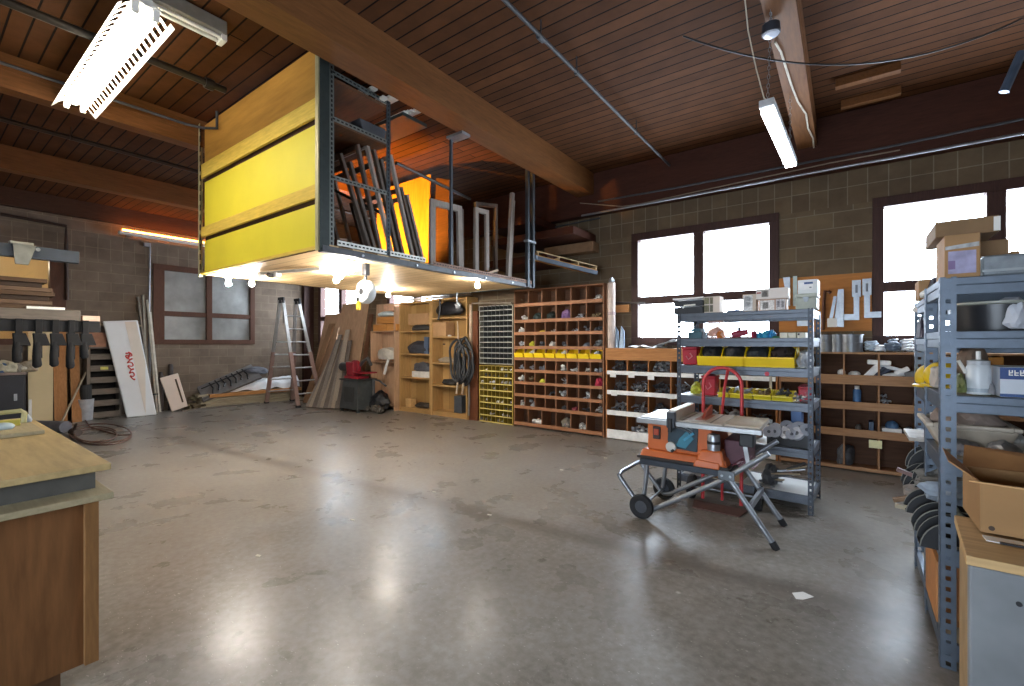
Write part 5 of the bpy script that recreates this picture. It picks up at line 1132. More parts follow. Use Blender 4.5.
# ================================================================== board with galvanised brackets
t = thing('tool_board', 'orange plywood board on the block wall between the bright windows', 'board', (-0.23, 7.08, 1.70))
part('panel', MB().box(-0.72, 0.265, 7.075, 7.099, 1.68, 2.40), WOOD('#a56a32', '#ba7c40', 'X', 0.6, 3), t)
def bracket(px_a, py_a, px_b, py_b, foot, label, y=7.05, wide=0.08):
    a, b_ = onY(px_a, py_a, y), onY(px_b, py_b, y); xw = wide/2
    t = thing('steel_bracket', label, 'bracket', (a.x, y, b_.z), 'galvanised brackets on the plywood board')
    part('strap', MB().box(a.x-xw*0.7, a.x+xw*0.7, y+0.012, y+0.022, b_.z, a.z), GALV, t)
    part('head', MB().box(a.x-xw*1.15, a.x+xw*1.15, y, y+0.012, a.z-(a.z-b_.z)*0.42, a.z), GALV, t, 0.003)
    part('rib', MB().bar((a.x, y+0.004, b_.z), (a.x, y+0.004, a.z-(a.z-b_.z)*0.4), 0.03, 0.012, (0, 1, 0)), GALV, t)
    xs = sorted((a.x-foot*0.028, a.x+foot*0.135)); part('foot', MB().box(xs[0], xs[1], y-0.01, y+0.012, b_.z, b_.z+0.075), GALV, t, 0.002)
    part('slot', MB().box(a.x-0.012, a.x+0.012, y-0.002, y, a.z-0.16, a.z-0.06), M('#5b5e63', 0.5), t)
bracket(856.5, 280, 856.5, 320, -1, 'galvanised bracket with foot turned toward the steel shelf')
bracket(867.0, 278.5, 866.5, 318, 1, 'galvanised bracket with foot turned toward the bright window')
a, b_ = onY(841, 289, 7.0), onY(837, 327, 7.0)
t = thing('steel_channel', 'long shiny steel channel hanging with a white card on the plywood board', 'channel', b_)
part('web', MB().hexa([(b_.x-0.04, 7.0, b_.z), (b_.x+0.07, 7.0, b_.z), (b_.x+0.07, 7.07, b_.z), (b_.x-0.04, 7.07, b_.z), (a.x-0.03, 7.0, a.z), (a.x+0.03, 7.0, a.z), (a.x+0.03, 7.07, a.z), (a.x-0.03, 7.07, a.z)]), GALV, t, 0.003)
part('flange', MB().bar((b_.x-0.07, 6.99, b_.z+0.05), (a.x-0.06, 6.99, a.z-0.09), 0.035, 0.02, (0, 1, 0)), M('#8d9196', 0.3, 0.8), t)
part('card', MB().box(b_.x-0.10, b_.x+0.0, 6.97, 6.975, b_.z-0.0, b_.z+0.11), WHITEP, t)
solo('iron_hook', MB().tube([onY(823, 330, 7.05), onY(824, 300, 7.05), onY(825, 291, 7.05), onY(829, 291.5, 7.05), onY(831, 293, 7.05)], 0.02, 6), M('#5a3524', 0.5, 0.3), 'rusty bent iron bar hanging on the plywood board behind the toolbox', 'iron bar')
for i, (px0, px1, py0, py1) in enumerate(((783, 790, 277, 306), (793, 797, 276, 306))):
    x0, x1, z0, z1 = rect(px0, py0, px1, py1, 7.03); solo('steel_plate', MB().prism([(x0 if i else x1-0.03, 7.03, z0), (x1, 7.03, z0), (x1, 7.03, z1), (x0, 7.03, z1)], (0, 0.03, 0)), GALV if i == 0 else M('#9aa39c', 0.4, 0.5), ['galvanised tapering plate hanging behind the white cartons', 'narrow greenish steel strip beside the tapering plate'][i], 'plate')
x0, x1, z0, z1 = rect(797, 318, 809, 326, 7.04); solo('corner_plate', MB().prism([(x0, 7.04, z0), (x1, 7.04, z0), (x1, 7.04, z1+0.05), (x1-0.05, 7.04, z1+0.05), (x1-0.05, 7.04, z0+0.07), (x0, 7.04, z0+0.07)], (0, 0.03, 0)), GALV, 'small galvanised corner bracket on the board under the shelf top', 'bracket')
MARK_A = set(bpy.data.objects)
# ================================================================== steel shelving
SH = M('#5c626b', 0.42, 0.45, 0.1, 20)
DECKP = M('#d3d3d0', 0.6, 0, 0.06, 5)
def perforated(o, u, v, L, w, t, pitch=0.05):
    """a strip from o along v (length L), width w along u, with a row of real holes"""
    o, u, v = Vector(o), Vector(u), Vector(v); n = u.cross(v); mb = MB()
    def q(a0, a1, b0, b1): mb.prism([o+u*a0+v*b0, o+u*a1+v*b0, o+u*a1+v*b1, o+u*a0+v*b1], n*t)
    q(0, w*0.34, 0, L); q(w*0.66, w, 0, L)
    k = int(L/pitch)
    for i in range(k+1):
        z0 = i*pitch-pitch*0.3; z1 = i*pitch+pitch*0.3
        q(w*0.34, w*0.66, max(0, z0), min(L, z1))
    return mb
def shelving(label, x0, x1, y0, y1, h, levels, m=SH, deck=DECKP, group=None, pw=0.042, mp=None):
    t = thing('steel_shelving', label, 'shelving', ((x0+x1)/2, (y0+y1)/2, 0), group)
    for x, sx in ((x0, 1), (x1, -1)):
        for y, sy in ((y0, 1), (y1, -1)):
            mb = perforated((x, y, 0), (sx, 0, 0), (0, 0, 1), h, pw, 0.003*sx*sy*-1)
            mb2 = perforated((x, y, 0), (0, sy, 0), (0, 0, 1), h, pw, 0.003*sx*sy)
            me = bpy.data.meshes.new('tmp'); mb2.bm.to_mesh(me); mb.bm.from_mesh(me); mb2.bm.free(); bpy.data.meshes.remove(me)
            part('post', mb, mp or m, t)
    for z in levels:
        for y in (y0+0.004, y1-0.034):
            mb = MB(); mb.box(x0+0.005, x1-0.005, y, y+0.03, z-0.035, z); mb.box(x0+0.005, x1-0.005, y+0.004, y+0.026, z-0.08, z-0.035)
            part('beam', mb, m, t, 0.003)
        for x in (x0+0.004, x1-0.034):
            mb = MB(); mb.box(x, x+0.03, y0+0.034, y1-0.034, z-0.035, z); mb.box(x+0.004, x+0.026, y0+0.034, y1-0.034, z-0.08, z-0.035)
            part('side_beam', mb, m, t, 0.003)
        part('deck', MB().box(x0+0.034, x1-0.034, y0+0.034, y1-0.034, z-0.018, z-0.004), deck, t)
    return t
MX0, MX1, MY0, MY1 = -1.425, -0.225, 4.79, 5.38
MZ = [1.835, 1.575, 1.30, 0.99, 0.575, 0.165]
shelving('grey steel shelf unit with six levels standing in front of the bins', MX0, MX1, MY0, MY1, 1.84, MZ, mp=M('#3f444d', 0.45, 0.4, 0.1, 20))
def on(name, px0, py0, px1, py1, lev, m, label, cat, dep=0.2, y=4.86, up=0.0, bevel=0.004, group=None):
    x0, x1, z0, z1 = rect(px0, py0, px1, py1, y); z = MZ[lev]+up+0.001
    return solo(name, MB().box(x0, x1, y, y+dep, z, z+(z1-z0)), m, label, cat, group, bevel)
def onb(name, px0, py0, px1, py1, lev, m, label, cat, seed, dep=0.2, y=4.86, up=0.0, amp=0.25, smooth=False, fr=1.6):
    x0, x1, z0, z1 = rect(px0, py0, px1, py1, y); z = MZ[lev]+up+0.001; h = z1-z0
    return solo(name, MB().blob(((x0+x1)/2, y+dep/2, z+h*0.34), ((x1-x0)*0.9, dep*0.9, h*1.1), seed, amp, fr=fr), m, label, cat, smooth=smooth)
# top shelf
for i, (py0, py1) in enumerate(((304, 312), (297, 303.5))):
    o = on('black_case', 671.5, py0, 701, py1, 0, M('#26292f', 0.5), ['black flat case lying at the window end of the steel shelf top', 'upper black flat case with white lid on the steel shelf top'][i], 'case', 0.3, 4.82, 0.084*i)
x0, x1, z0, z1 = rect(671.5, 294, 701, 297, 4.82); part('lid', MB().box(x0+0.0, x1, 4.82, 5.12, 0, 0.02), WHITEP, o).location.z = 0
lid = bpy.data.objects['lid']; lid.location = (0, 0, 0)
bpy.data.objects.remove(lid)
part('lid', MB().box(x0-0.01, x1+0.005, 4.815, 5.13, o.location.z+0.068, o.location.z+0.082), WHITEP, o)
part('handle', MB().tube([((x0+x1)/2-0.05, 4.815, MZ[0]+0.06), ((x0+x1)/2-0.03, 4.80, MZ[0]+0.085), ((x0+x1)/2+0.08, 4.80, MZ[0]+0.09)], 0.008, 6), WHITEP, bpy.data.objects['black_case'])
def carton(name, px0, py0, px1, py1, lab, up=0.0, dep=0.14, y=4.87, body='#d8cabd', art=()):
    x0, x1, z0, z1 = rect(px0, py0, px1, py1, y); z = MZ[0]+up+0.001; h = z1-z0
    t = thing(name, lab, 'carton', ((x0+x1)/2, y, z)); part('box', MB().box(x0, x1, y, y+dep, z, z+h), M(body, 0.6, 0, 0.05), t, 0.003)
    for (u0, v0, u1, v1, cc) in art:
        part('print_patch', MB().box(x0+(x1-x0)*u0, x0+(x1-x0)*u1, y-0.0015, y+0.001, z+h*v0, z+h*v1), M(cc, 0.6, 0, 0.35, 60), t)
    return t, h
carton('printed_carton', 700.5, 292.5, 718, 310, 'beige carton with a printed grid of dark parts on the steel shelf top', art=((0.06, 0.55, 0.40, 0.95, '#8b8466'), (0.44, 0.55, 0.62, 0.95, '#77705a'), (0.06, 0.08, 0.40, 0.48, '#7d775e'), (0.44, 0.08, 0.62, 0.48, '#6d6a5c')))
carton('printed_carton', 741.5, 290.5, 755, 308.5, 'upright white printed carton next to the stacked pair on the steel shelf top', body='#c9b9a8', art=((0.05, 0.05, 0.75, 0.95, '#d4d5d6'), (0.15, 0.62, 0.6, 0.88, '#a9adb2'), (0.2, 0.3, 0.55, 0.55, '#bfc3c6')))
_, hh = carton('printed_carton', 758, 295, 785, 308, 'lower white carton with dark tool picture, under another carton', body='#b99a86', art=((0.05, 0.06, 0.58, 0.9, '#ddd9d6'), (0.14, 0.2, 0.36, 0.75, '#8b8784'), (0.64, 0.06, 0.97, 0.94, '#c9c6c8'), (0.68, 0.3, 0.78, 0.8, '#77737a'), (0.84, 0.25, 0.93, 0.8, '#6d686c')))
carton('printed_carton', 755, 282.5, 787, 295, 'white carton with round grey machine picture stacked on another carton', up=hh+0.002, body='#ded6d0', art=((0.18, 0.2, 0.40, 0.82, '#8d8984'), (0.23, 0.32, 0.35, 0.7, '#77736f'), (0.02, 0.55, 0.16, 0.68, '#a04a44')))
x0, x1, z0, z1 = rect(795, 296, 816, 307.5, 4.86); z = MZ[0]+0.001
t = thing('toolbox', 'grey green toolbox with latch at the right end of the steel shelf top', 'toolbox', ((x0+x1)/2, 4.86, z))
part('body', MB().box(x0, x1, 4.86, 5.08, z, z+0.105), M('#a8aea3', 0.5), t, 0.01); part('lid', MB().box(x0-0.006, x1+0.006, 4.852, 5.088, z+0.107, z+0.14), M('#b4bab0', 0.5), t, 0.01)
part('latch', MB().prism([((x0+x1)/2-0.025, 4.85, z+0.11), ((x0+x1)/2+0.025, 4.85, z+0.11), ((x0+x1)/2+0.012, 4.85, z+0.065), ((x0+x1)/2-0.012, 4.85, z+0.065)], (0, 0.012, 0)), M('#8c9296', 0.4, 0.3), t)
x0, x1, z0, z1 = rect(797, 283.5, 817, 296, 4.87); zz = z+0.142
t = thing('white_box', 'white box with blue label on top of the grey green toolbox', 'box', ((x0+x1)/2, 4.87, zz))
part('box', MB().box(x0, x1, 4.87, 5.06, zz, zz+0.125), M('#dfe3e4', 0.5, 0, 0.03), t, 0.006); part('label', MB().box(x0+0.01, x1-0.035, 4.868, 4.872, zz+0.035, zz+0.10), M('#f3f5f6', 0.5), t); part('label_bar', MB().box(x0+0.05, x1-0.035, 4.866, 4.87, zz+0.085, zz+0.102), M('#35568c', 0.5), t); part('label_print', MB().box(x0+0.09, x1-0.045, 4.866, 4.87, zz+0.048, zz+0.058), M('#67727e', 0.5), t)
onb('blue_cloth', 722, 306, 741, 310, 0, M('#3c4664', 0.7), 'dark blue cloth lying between the printed cartons', 'cloth', 111, 0.2, amp=0.35)
# second shelf
on('teal_case', 686, 330, 700, 337, 1, M('#2e5562', 0.5), 'dark teal case on the second level of the steel shelf', 'case', 0.22)
on('teal_case', 689, 327, 698, 330, 1, M('#34606e', 0.5), 'smaller teal case on top of the dark teal one', 'case', 0.16, 4.88, 0.075)
x0, x1, z0, z1 = rect(704, 320, 719, 337, 4.88); c = Vector(((x0+x1)/2, 4.97, MZ[1]+0.001))
t = thing('clear_jar', 'clear jar holding orange caps on the second level of the steel shelf', 'jar', c)
part('contents', MB().blob(c+Vector((0, 0, 0.055)), (0.16, 0.14, 0.12), 112, 0.25), M('#d77a28', 0.5), t)
part('jar_wall', MB().lathe([(0.085, 0), (0.088, 0.14), (0.075, 0.19), (0.07, 0.19), (0.082, 0.138), (0.08, 0.005)], c, 'Z', 20, False), M('#e8c8be', 0.2, 0, 0.05, 8, 0, 0.0, 0.35), t, smooth=True)
onb('orange_bag', 713, 328, 721, 337, 1, M('#c06a24', 0.5), 'orange brown bag of caps beside the clear jar', 'bag', 113, 0.16)
x0, x1, z0, z1 = rect(729, 332, 745, 337, 4.88)
t = thing('red_tool', 'dark red long handled tool lying on the second shelf level', 'tool', ((x0+x1)/2, 4.92, MZ[1]))
part('body', MB().tube([(x0, 4.92, MZ[1]+0.035), ((x0+x1)/2, 4.93, MZ[1]+0.05), (x1, 4.95, MZ[1]+0.065)], [0.03, 0.035, 0.028], 10), M('#8f2740', 0.45), t, smooth=True); part('trigger', MB().box((x0+x1)/2-0.01, (x0+x1)/2+0.01, 4.90, 4.93, MZ[1]+0.08, MZ[1]+0.115), BLACK, t)
onb('red_cloth', 748, 328, 755, 337, 1, M('#a83048', 0.6), 'small red cloth beside the bright blue wraps', 'cloth', 114, 0.14)
for i, (px0, px1, py0, cc) in enumerate(((753, 763, 330, '#2f8fb4'), (760, 768, 328, '#49aed0'), (766, 774, 327.5, '#2c86c0'))): onb('blue_wrap', px0, py0, px1, 337, 1, M(cc, 0.5), ['bright blue wrap heap nearest the red cloth', 'pale blue wrap in the middle of the blue heap', 'deep blue wrap at the right end of the blue heap'][i], 'wrap', 115+i, 0.16, amp=0.35)
onb('green_strip', 768, 334.5, 779, 337, 1, M('#3f7d58', 0.6), 'green strip lying in front of the small white boxes', 'strip', 118, 0.1)
for i, px in enumerate((779, 787.5, 796.5)): on('small_box', px, 331.5, px+(8 if i < 2 else 8.5), 337, 1, M('#d9d6c6', 0.6), '%s small white box from the blue wraps on the second shelf level' % ORD[i], 'box', 0.16, group='small white boxes on the second level')
solo('dark_dot', MB().box(0, 0.016, 4.856, 4.859, 0, 0.016), BLACK, 'dark square mark on the front of the middle small box', 'mark')
c = onY(798, 334, 4.857); bpy.data.objects['dark_dot'].location = (c.x, 4.857, c.z-0.01)
# third level: red bucket, yellow bins, clear bag
def bucket(px0, py0, px1, py1, lev, label, name='red_bin'):
    x0, x1, z0, z1 = rect(px0, py0, px1, py1, 4.88); z = MZ[lev]+0.001; h = z1-z0; c = Vector(((x0+x1)/2, 4.88+(x1-x0)/2, z)); r = (x1-x0)/2
    t = thing(name, label, 'bin', c)
    mb = MB(); 
    def ring(s, zz): return [(c.x-r*s, c.y-r*s, zz), (c.x+r*s, c.y-r*s, zz), (c.x+r*s, c.y+r*s, zz), (c.x-r*s, c.y+r*s, zz)]
    mb.hexa(ring(0.86, z)+ring(0.97, z+h*0.9)); part('body', mb, REDP, t, 0.012)
    mb = MB(); mb.frame((c.x-r, c.y-r, z+h*0.9), (1, 0, 0), (0, 1, 0), 2*r, 2*r, 0.012, h*0.1, (0, 0, 1)); part('rim', mb, REDP, t, 0.003)
    part('contents', MB().blob(c+Vector((0, 0, h*0.93)), (r*1.7, r*1.7, 0.07), 120+lev, 0.3), M('#6a2630', 0.7), t)
    part('mark', MB().tube([(c.x-r*0.4, c.y-r*0.97, z+h*0.5), (c.x-r*0.1, c.y-r*0.96, z+h*0.3), (c.x+r*0.4, c.y-r*0.97, z+h*0.48), (c.x+r*0.1, c.y-r*0.985, z+h*0.66)], 0.007, 5), M('#d9848c', 0.5), t)
    return t
bucket(679, 350, 695, 367.5, 2, 'red plastic bin at the window end of the third shelf level')
proto = None; gb = 'yellow bins on the third level of the steel shelf'
for i, (px0, px1) in enumerate(((696, 718.5), (719.5, 742.5), (743, 766.5), (766.8, 793.5))):
    x0, x1, z0, z1 = rect(px0, 352, px1, 370, 4.84); lab = '%s yellow hopper bin from the red bin on the third steel shelf level' % ORD[i]
    L = ((x0+x1)/2, 4.84, MZ[2]+0.001)
    if proto is None: proto = hopper('hopper_bin', lab, gb, 0.222, 0.3, 0.19, loc=L)
    else: dup(proto, L, 0, lab)
    solo('bin_contents', MB().blob((L[0], 4.99, MZ[2]+0.12), (0.205, 0.24, 0.20), 130+i, 0.22), M(['#1c1d1f', '#2a2a2b', '#22262a', '#2d2320'][i], 0.6), 'dark folded straps filling the %s yellow bin of the third level' % ORD[i], 'straps')
onb('clear_bag', 794, 350, 812, 371, 2, M('#b4b7bd', 0.25, 0, 0.15, 20, 0.3), 'crumpled clear plastic bag at the right end of the third level', 'bag', 135, 0.3, amp=0.3)
solo('red_sticker', MB().lathe([(0.02, 0), (0.02, 0.002)], (onY(766.5, 374, 4.785).x, 4.791, onY(766.5, 374, 4.785).z), 'Y', 16), M('#c02b40', 0.5), 'small round red sticker on the third steel shelf beam', 'sticker')
# fourth level
onb('yellow_bag', 685, 385, 698, 398, 3, M('#c9cc45', 0.5, 0, 0.3, 14), 'yellow green bag with grey fittings on the fourth level', 'bag', 140, 0.22)
onb('mesh_heap', 693, 383, 700, 397, 3, M('#a3a58c', 0.6, 0, 0.3, 25), 'grey green fittings heap beside the yellow green bag', 'fittings', 141, 0.18, 4.92)
bucket(699, 379.5, 714, 398.5, 3, 'dark red bin on the fourth level behind the hand truck', 'red_bin')
proto = None; gb = 'small yellow trays on the fourth level of the steel shelf'
for i, (px0, px1) in enumerate(((716.5, 728), (728.5, 752), (752.5, 771), (771.5, 792.5))):
    x0, x1, z0, z1 = rect(px0, 392, px1, 404, 4.83); w = x1-x0-0.004; lab = '%s small yellow tray from the hand truck on the fourth steel shelf level' % ORD[i]
    t = hopper('parts_tray', lab, gb, w, 0.22, 0.085, M('#e3cf2a', 0.4, 0, 0.06, 6), loc=((x0+x1)/2, 4.83, MZ[3]+0.001), cat='tray')
    mb = MB(); pile(mb, x0+0.04, x1-0.04, 4.87, 5.0, MZ[3]+0.03, 0.05, 14, random.Random(i), 'rod'); solo('tray_fittings', mb, HW[(0, 1, 4, 2)[i]], 'small fittings in the %s small yellow tray of the fourth level' % ORD[i], 'fittings', kind='stuff')
for i, (px0, px1, py0, py1, cc, up) in enumerate(((716, 740, 386, 393, '#b3b08e', 0.09), (756, 770, 391, 397, '#d3cf55', 0.09), (770, 785, 390, 398, '#d9cf3a', 0.09), (742, 752, 389, 395, '#7f93b4', 0.09))):
    onb('parts_bag', px0, py0, px1, py1, 3, M(cc, 0.5, 0, 0.3, 20), ['grey green fittings spilled behind the small yellow trays', 'pale yellow tray heap behind the third small tray', 'yellow tray heap behind the last small yellow tray', 'pale blue bag behind the second small yellow tray'][i], 'bag', 145+i, 0.16, 5.06, 0.001, 0.2)
solo('thin_batten', MB().bar(onY(700, 379, 5.1), onY(780, 379.5, 5.1), 0.02, 0.025), M('#b6a68f', 0.6), 'thin pale batten lying behind the red loop of the hand truck', 'batten')
bpy.data.objects['thin_batten'].location.z = MZ[3]+0.24
solo('batten_prop', MB().box(-0.62, -0.60, 5.09, 5.11, MZ[3]+0.001, MZ[3]+0.24), M('#b6a68f', 0.6), 'short upright batten holding the thin pale one', 'batten'); solo('batten_prop', MB().box(-1.25, -1.23, 5.09, 5.11, MZ[3]+0.001, MZ[3]+0.24), M('#b6a68f', 0.6), 'upright batten beside the dark red bin', 'batten')
bucket(797, 384.5, 811, 399, 3, 'bright red bin at the right end of the fourth level', 'red_bin')
mb = MB(); a = onY(794, 404, 4.9); pile(mb, a.x, a.x+0.14, 4.84, 4.95, MZ[3], 0.05, 14, random.Random(77), 'rod'); solo('metal_parts', mb, HW[0], 'grey metal parts before the bright red bin', 'parts', kind='stuff')
# fifth level: tray of coils
on('black_tray', 766, 452, 809, 459, 4, M('#17181b', 0.5), 'black flat tray on the fifth level under the round grey discs', 'tray', 0.34, 4.84)
rr = random.Random(9)
DISC = M('#b4b8c2', 0.35, 0.15, 0.15, 18)
spots = [(774, 431, 9), (786, 427, 9), (798, 428, 9), (780, 437, 8), (792, 436, 10), (804, 438, 9), (774, 443, 8), (785, 445, 8), (797, 445, 9), (806, 430, 8), (768, 438, 7), (791, 449, 7)]
for i, (px, py, r_) in enumerate(spots):
    yy = 4.95-0.012*i if py < 440 else 4.87-0.004*i; c = onY(px, py, yy); rad = r_*0.0068
    c.z = max(c.z, MZ[4]+0.085+rad*0.75)
    mb = MB(); mb.lathe([(rad*0.28, -0.012), (rad, -0.014), (rad*1.03, 0), (rad, 0.014), (rad*0.28, 0.012)], (0, 0, 0), 'Z', 22)
    mt = Matrix.Rotation(rr.uniform(0.9, 1.4), 4, 'X') @ Matrix.Rotation(rr.uniform(-0.5, 0.5), 4, 'Y'); bmesh.ops.transform(mb.bm, matrix=Matrix.Translation(c) @ mt, verts=mb.bm.verts)
    disc = solo('grinding_disc', mb, DISC, 'round grey disc in the heap on the black tray, %s' % ['at the window end', 'top middle', 'top beside the post', 'middle left', 'largest in the middle', 'low by the post', 'lowest at the window end', 'bottom middle', 'bottom beside the middle one', 'farthest by the post', 'poking out beside the saw', 'in front at the very bottom'][i], 'disc', 'round grey discs on the black tray', smooth=True)
    hb = MB(); hb.lathe([(rad*0.16, -0.016), (rad*0.30, -0.0155), (rad*0.30, 0.0155), (rad*0.16, 0.016)], (0, 0, 0), 'Z', 14); bmesh.ops.transform(hb.bm, matrix=Matrix.Translation(c) @ mt, verts=hb.bm.verts); part('hub', hb, M('#5d6068', 0.5, 0.3), disc)
on('blue_box', 789, 421, 800, 426, 4, M('#4f6fa0', 0.5), 'small blue box standing behind the heap of grey discs', 'box', 0.12, 5.05)
bpy.data.objects['blue_box.001' if 'blue_box.001' in bpy.data.objects else 'blue_box'].scale.z = 6.5
onb('white_rag', 744, 424, 760, 434, 4, M('#cfcac0', 0.7), 'pale rag on the fifth level behind the saw table', 'rag', 150, 0.25, 5.0)
# bottom level
cbx = on('cardboard_box', 704, 463, 740, 500, 5, CARD2, 'brown cardboard box with white label behind the hand truck', 'box', 0.4, 4.85)
x0, x1, z0, z1 = rect(720, 481, 732, 487, 4.848); part('label', MB().box(x0, x1, 4.846, 4.85, z0, z1), WHITEP, cbx)
onb('dark_motor', 757, 474, 776, 494, 5, M('#4a4b4e', 0.5, 0.3), 'dark grey motor on the bottom level of the steel shelf', 'motor', 152, 0.3, amp=0.25)
onb('blue_rag', 676, 478, 700, 494, 5, M('#8492ae', 0.6), 'pale blue plastic heap on the bottom level by the saw wheels', 'plastic', 153, 0.3)
rr = random.Random(31)
for i in range(9):
    a = onY(765+4*i, 500-1.5*(i % 4), 4.9+0.03*(i % 3)); L = 0.16+0.12*rr.random(); an = rr.uniform(-0.5, 0.9)
    p0 = Vector((a.x-L/2*math.cos(an), 4.88+0.04*(i % 4), MZ[5]+0.012+0.022*i)); p1 = Vector((min(a.x+L/2*math.cos(an), MX1-0.05), 4.88+0.04*(i % 4)+L*math.sin(an)*0.6, MZ[5]+0.016+0.03*i))
    solo('steel_offcut', MB().bar(p0, p1, 0.035, 0.012), [GALV, M('#6a6c6f', 0.4, 0.6), M('#8a7b60', 0.6)][i % 3], '%s flat metal offcut counting upward in the bottom level heap' % ORD[i], 'offcut', 'metal offcuts on the bottom level')
mb = MB()
for i in range(5): mb.bar((-0.46+0.012*i, 4.90+0.06*i, MZ[5]+0.33), (-0.34+0.012*i, 4.93+0.06*i, MZ[5]+0.38), 0.01, 0.008)
solo('wire_rack', mb, GALV, 'small wire grille lying on top of the metal offcuts', 'wire grille')

def swing(before, pivot, ang, skip=()):
    """turn everything built since `before` about a vertical axis: the whole unit stands slightly askew"""
    m_ = Matrix.Rotation(ang, 4, 'Z'); pv = Vector((pivot[0], pivot[1], 0))
    for o in bpy.data.objects:
        if o in before or o.parent or o.name.startswith(skip): continue
        o.location = m_ @ (o.location-pv)+pv; o.rotation_euler.z += ang
swing(MARK_A, (MX1, MY0), math.radians(-3.2), ('nothing',))
# ================================================================== red hand truck
HR = M('#c03a3e', 0.4, 0.1, 0.1, 10)
t = thing('hand_truck', 'red steel hand truck with rounded top standing before the steel shelf', 'hand truck', (-0.93, 4.62, 0))
hx0, hx1, hy = -1.10, -0.765, 4.60; hc_ = (hx0+hx1)/2; hr = (hx1-hx0)/2
loop = [(hx0, hy-0.02, 0.04), (hx0, hy, 0.6)]+[(hc_-hr*math.cos(PI*k/12), hy+0.01, 1.13+hr*1.0*math.sin(PI*k/12)) for k in range(13)]+[(hx1, hy, 0.6), (hx1, hy-0.02, 0.04)]
part('frame', MB().tube(loop, 0.0155, 10), HR, t, smooth=True)
part('inner_rail', MB().tube([(hc_+0.05, hy+0.012, 1.29), (hc_+0.01, hy+0.06, 1.10), (hc_, hy+0.01, 0.9), (hc_, hy, 0.05)], 0.013, 8), HR, t, smooth=True)
for z in (0.35, 0.72): part('cross_bar', MB().tube([(hx0, hy, z), (hc_, hy-0.02, z), (hx1, hy, z)], 0.012, 8), HR, t, smooth=True)
part('toe_plate', MB().prism([(hx0-0.08, hy-0.02, 0.004), (hx1+0.06, hy-0.02, 0.004), (hx1+0.02, hy-0.24, 0.004), (hx0-0.04, hy-0.24, 0.004)], (0, 0, 0.008)), M('#6d5148', 0.5, 0.3), t)
part('axle', MB().cyl((hx0-0.15, 4.66, 0.115), (hx1+0.16, 4.66, 0.115), 0.01, 8), GALV, t)
def wheel(c, r, w, par, hubm=GALV):
    x, y, z = c
    o = part('wheel', MB().lathe([(r*0.55, -w*0.35), (r*0.8, -w/2), (r*0.95, -w*0.45), (r, -w*0.2), (r, w*0.2), (r*0.95, w*0.45), (r*0.8, w/2), (r*0.55, w*0.35)], c, 'X' if par == t else 'Y', 28), RUBBER, par, smooth=True)
    part('hub', MB().lathe([(r*0.5, -w*0.38), (r*0.5, w*0.38)], c, 'X' if par == t else 'Y', 18), hubm, o); return o
for x in (hx0-0.12, hx1+0.13): wheel((x, 4.66, 0.115), 0.115, 0.06, t, M('#3d3f44', 0.5, 0.3))
hand = t
# ================================================================== table saw on its folding stand
ORG = M('#c9662f', 0.45, 0.0, 0.08, 10); TUBE = M('#8d9197', 0.35, 0.6, 0.1, 20); TBL = M('#b5a998', 0.4, 0.3, 0.08, 10); TBLW = M('#b4b6b8', 0.4, 0.3, 0.08, 10); ALUM = M('#a3a5a6', 0.35, 0.6, 0.08, 20)
s = thing('saw_stand', 'grey folding wheeled stand under the orange table saw', 'saw stand', (-0.95, 4.15, 0))
f, b = 3.88, 4.42
for y in (f, b):
    part('side_tube', MB().tube([(-1.65, y, 0.33), (-1.63, y, 0.30), (-1.45, y, 0.085), (-1.42, y, 0.065), (-1.36, y, 0.075), (-0.80, y, 0.43), (-0.46, y, 0.70)], 0.021, 10), TUBE, s, smooth=True)
    part('top_rail', MB().box(-1.45, -0.70, y-0.02, y+0.02, 0.47, 0.52), STEEL_D, s, 0.004)
    part('leg', MB().tube([(-0.76, y, 0.50), (-0.42, y-0.03, 0.025)], 0.021, 10), TUBE, s, smooth=True)
    part('foot', MB().tube([(-0.437, y-0.028, 0.05), (-0.405, y-0.032, 0.0)], 0.026, 10), RUBBER, s, smooth=True)
    part('rear_leg', MB().tube([(-1.39, y, 0.47), (-1.43, y, 0.12)], 0.020, 10), TUBE, s, smooth=True)
    part('hinge_plate', MB().box(-0.81, -0.69, y-0.032, y-0.022, 0.45, 0.525), M('#5d6266', 0.4, 0.6), s, 0.004)
    for x in (-0.78, -0.72): part('bolt', MB().lathe([(0.010, 0), (0.010, 0.012)], (x, y-0.044, 0.487), 'Y', 8), GALV, s)
part('handle_bar', MB().tube([(-1.65, f, 0.33), (-1.66, f+0.06, 0.345), (-1.66, b-0.06, 0.345), (-1.65, b, 0.33)], 0.021, 10), TUBE, s, smooth=True)
part('leg_brace', MB().bar((-0.59, f-0.01, 0.265), (-0.575, b-0.01, 0.265), 0.03, 0.05), TUBE, s, 0.003)
part('axle', MB().cyl((-1.43, f-0.03, 0.105), (-1.43, b+0.03, 0.105), 0.012, 8), GALV, s)
for z, x in ((0.495, -1.40), (0.495, -0.75)): part('cross_rail', MB().box(x-0.02, x+0.02, f+0.02, b-0.02, 0.47, 0.515), STEEL_D, s)
for y in (f-0.035, b+0.035): wheel((-1.43, y, 0.105), 0.105, 0.05, s, M('#4b4e55', 0.5, 0.3))
w = thing('table_saw', 'orange portable table saw with grey table on the folding stand', 'table saw', (-1.0, 4.15, 0.521))
part('base', MB().hexa([(-1.47, f-0.01, 0.521), (-0.74, f-0.01, 0.521), (-0.74, b, 0.521), (-1.47, b, 0.521), (-1.44, f+0.02, 0.60), (-0.77, f+0.02, 0.60), (-0.77, b-0.02, 0.60), (-1.44, b-0.02, 0.60)]), ORG, w, 0.012)
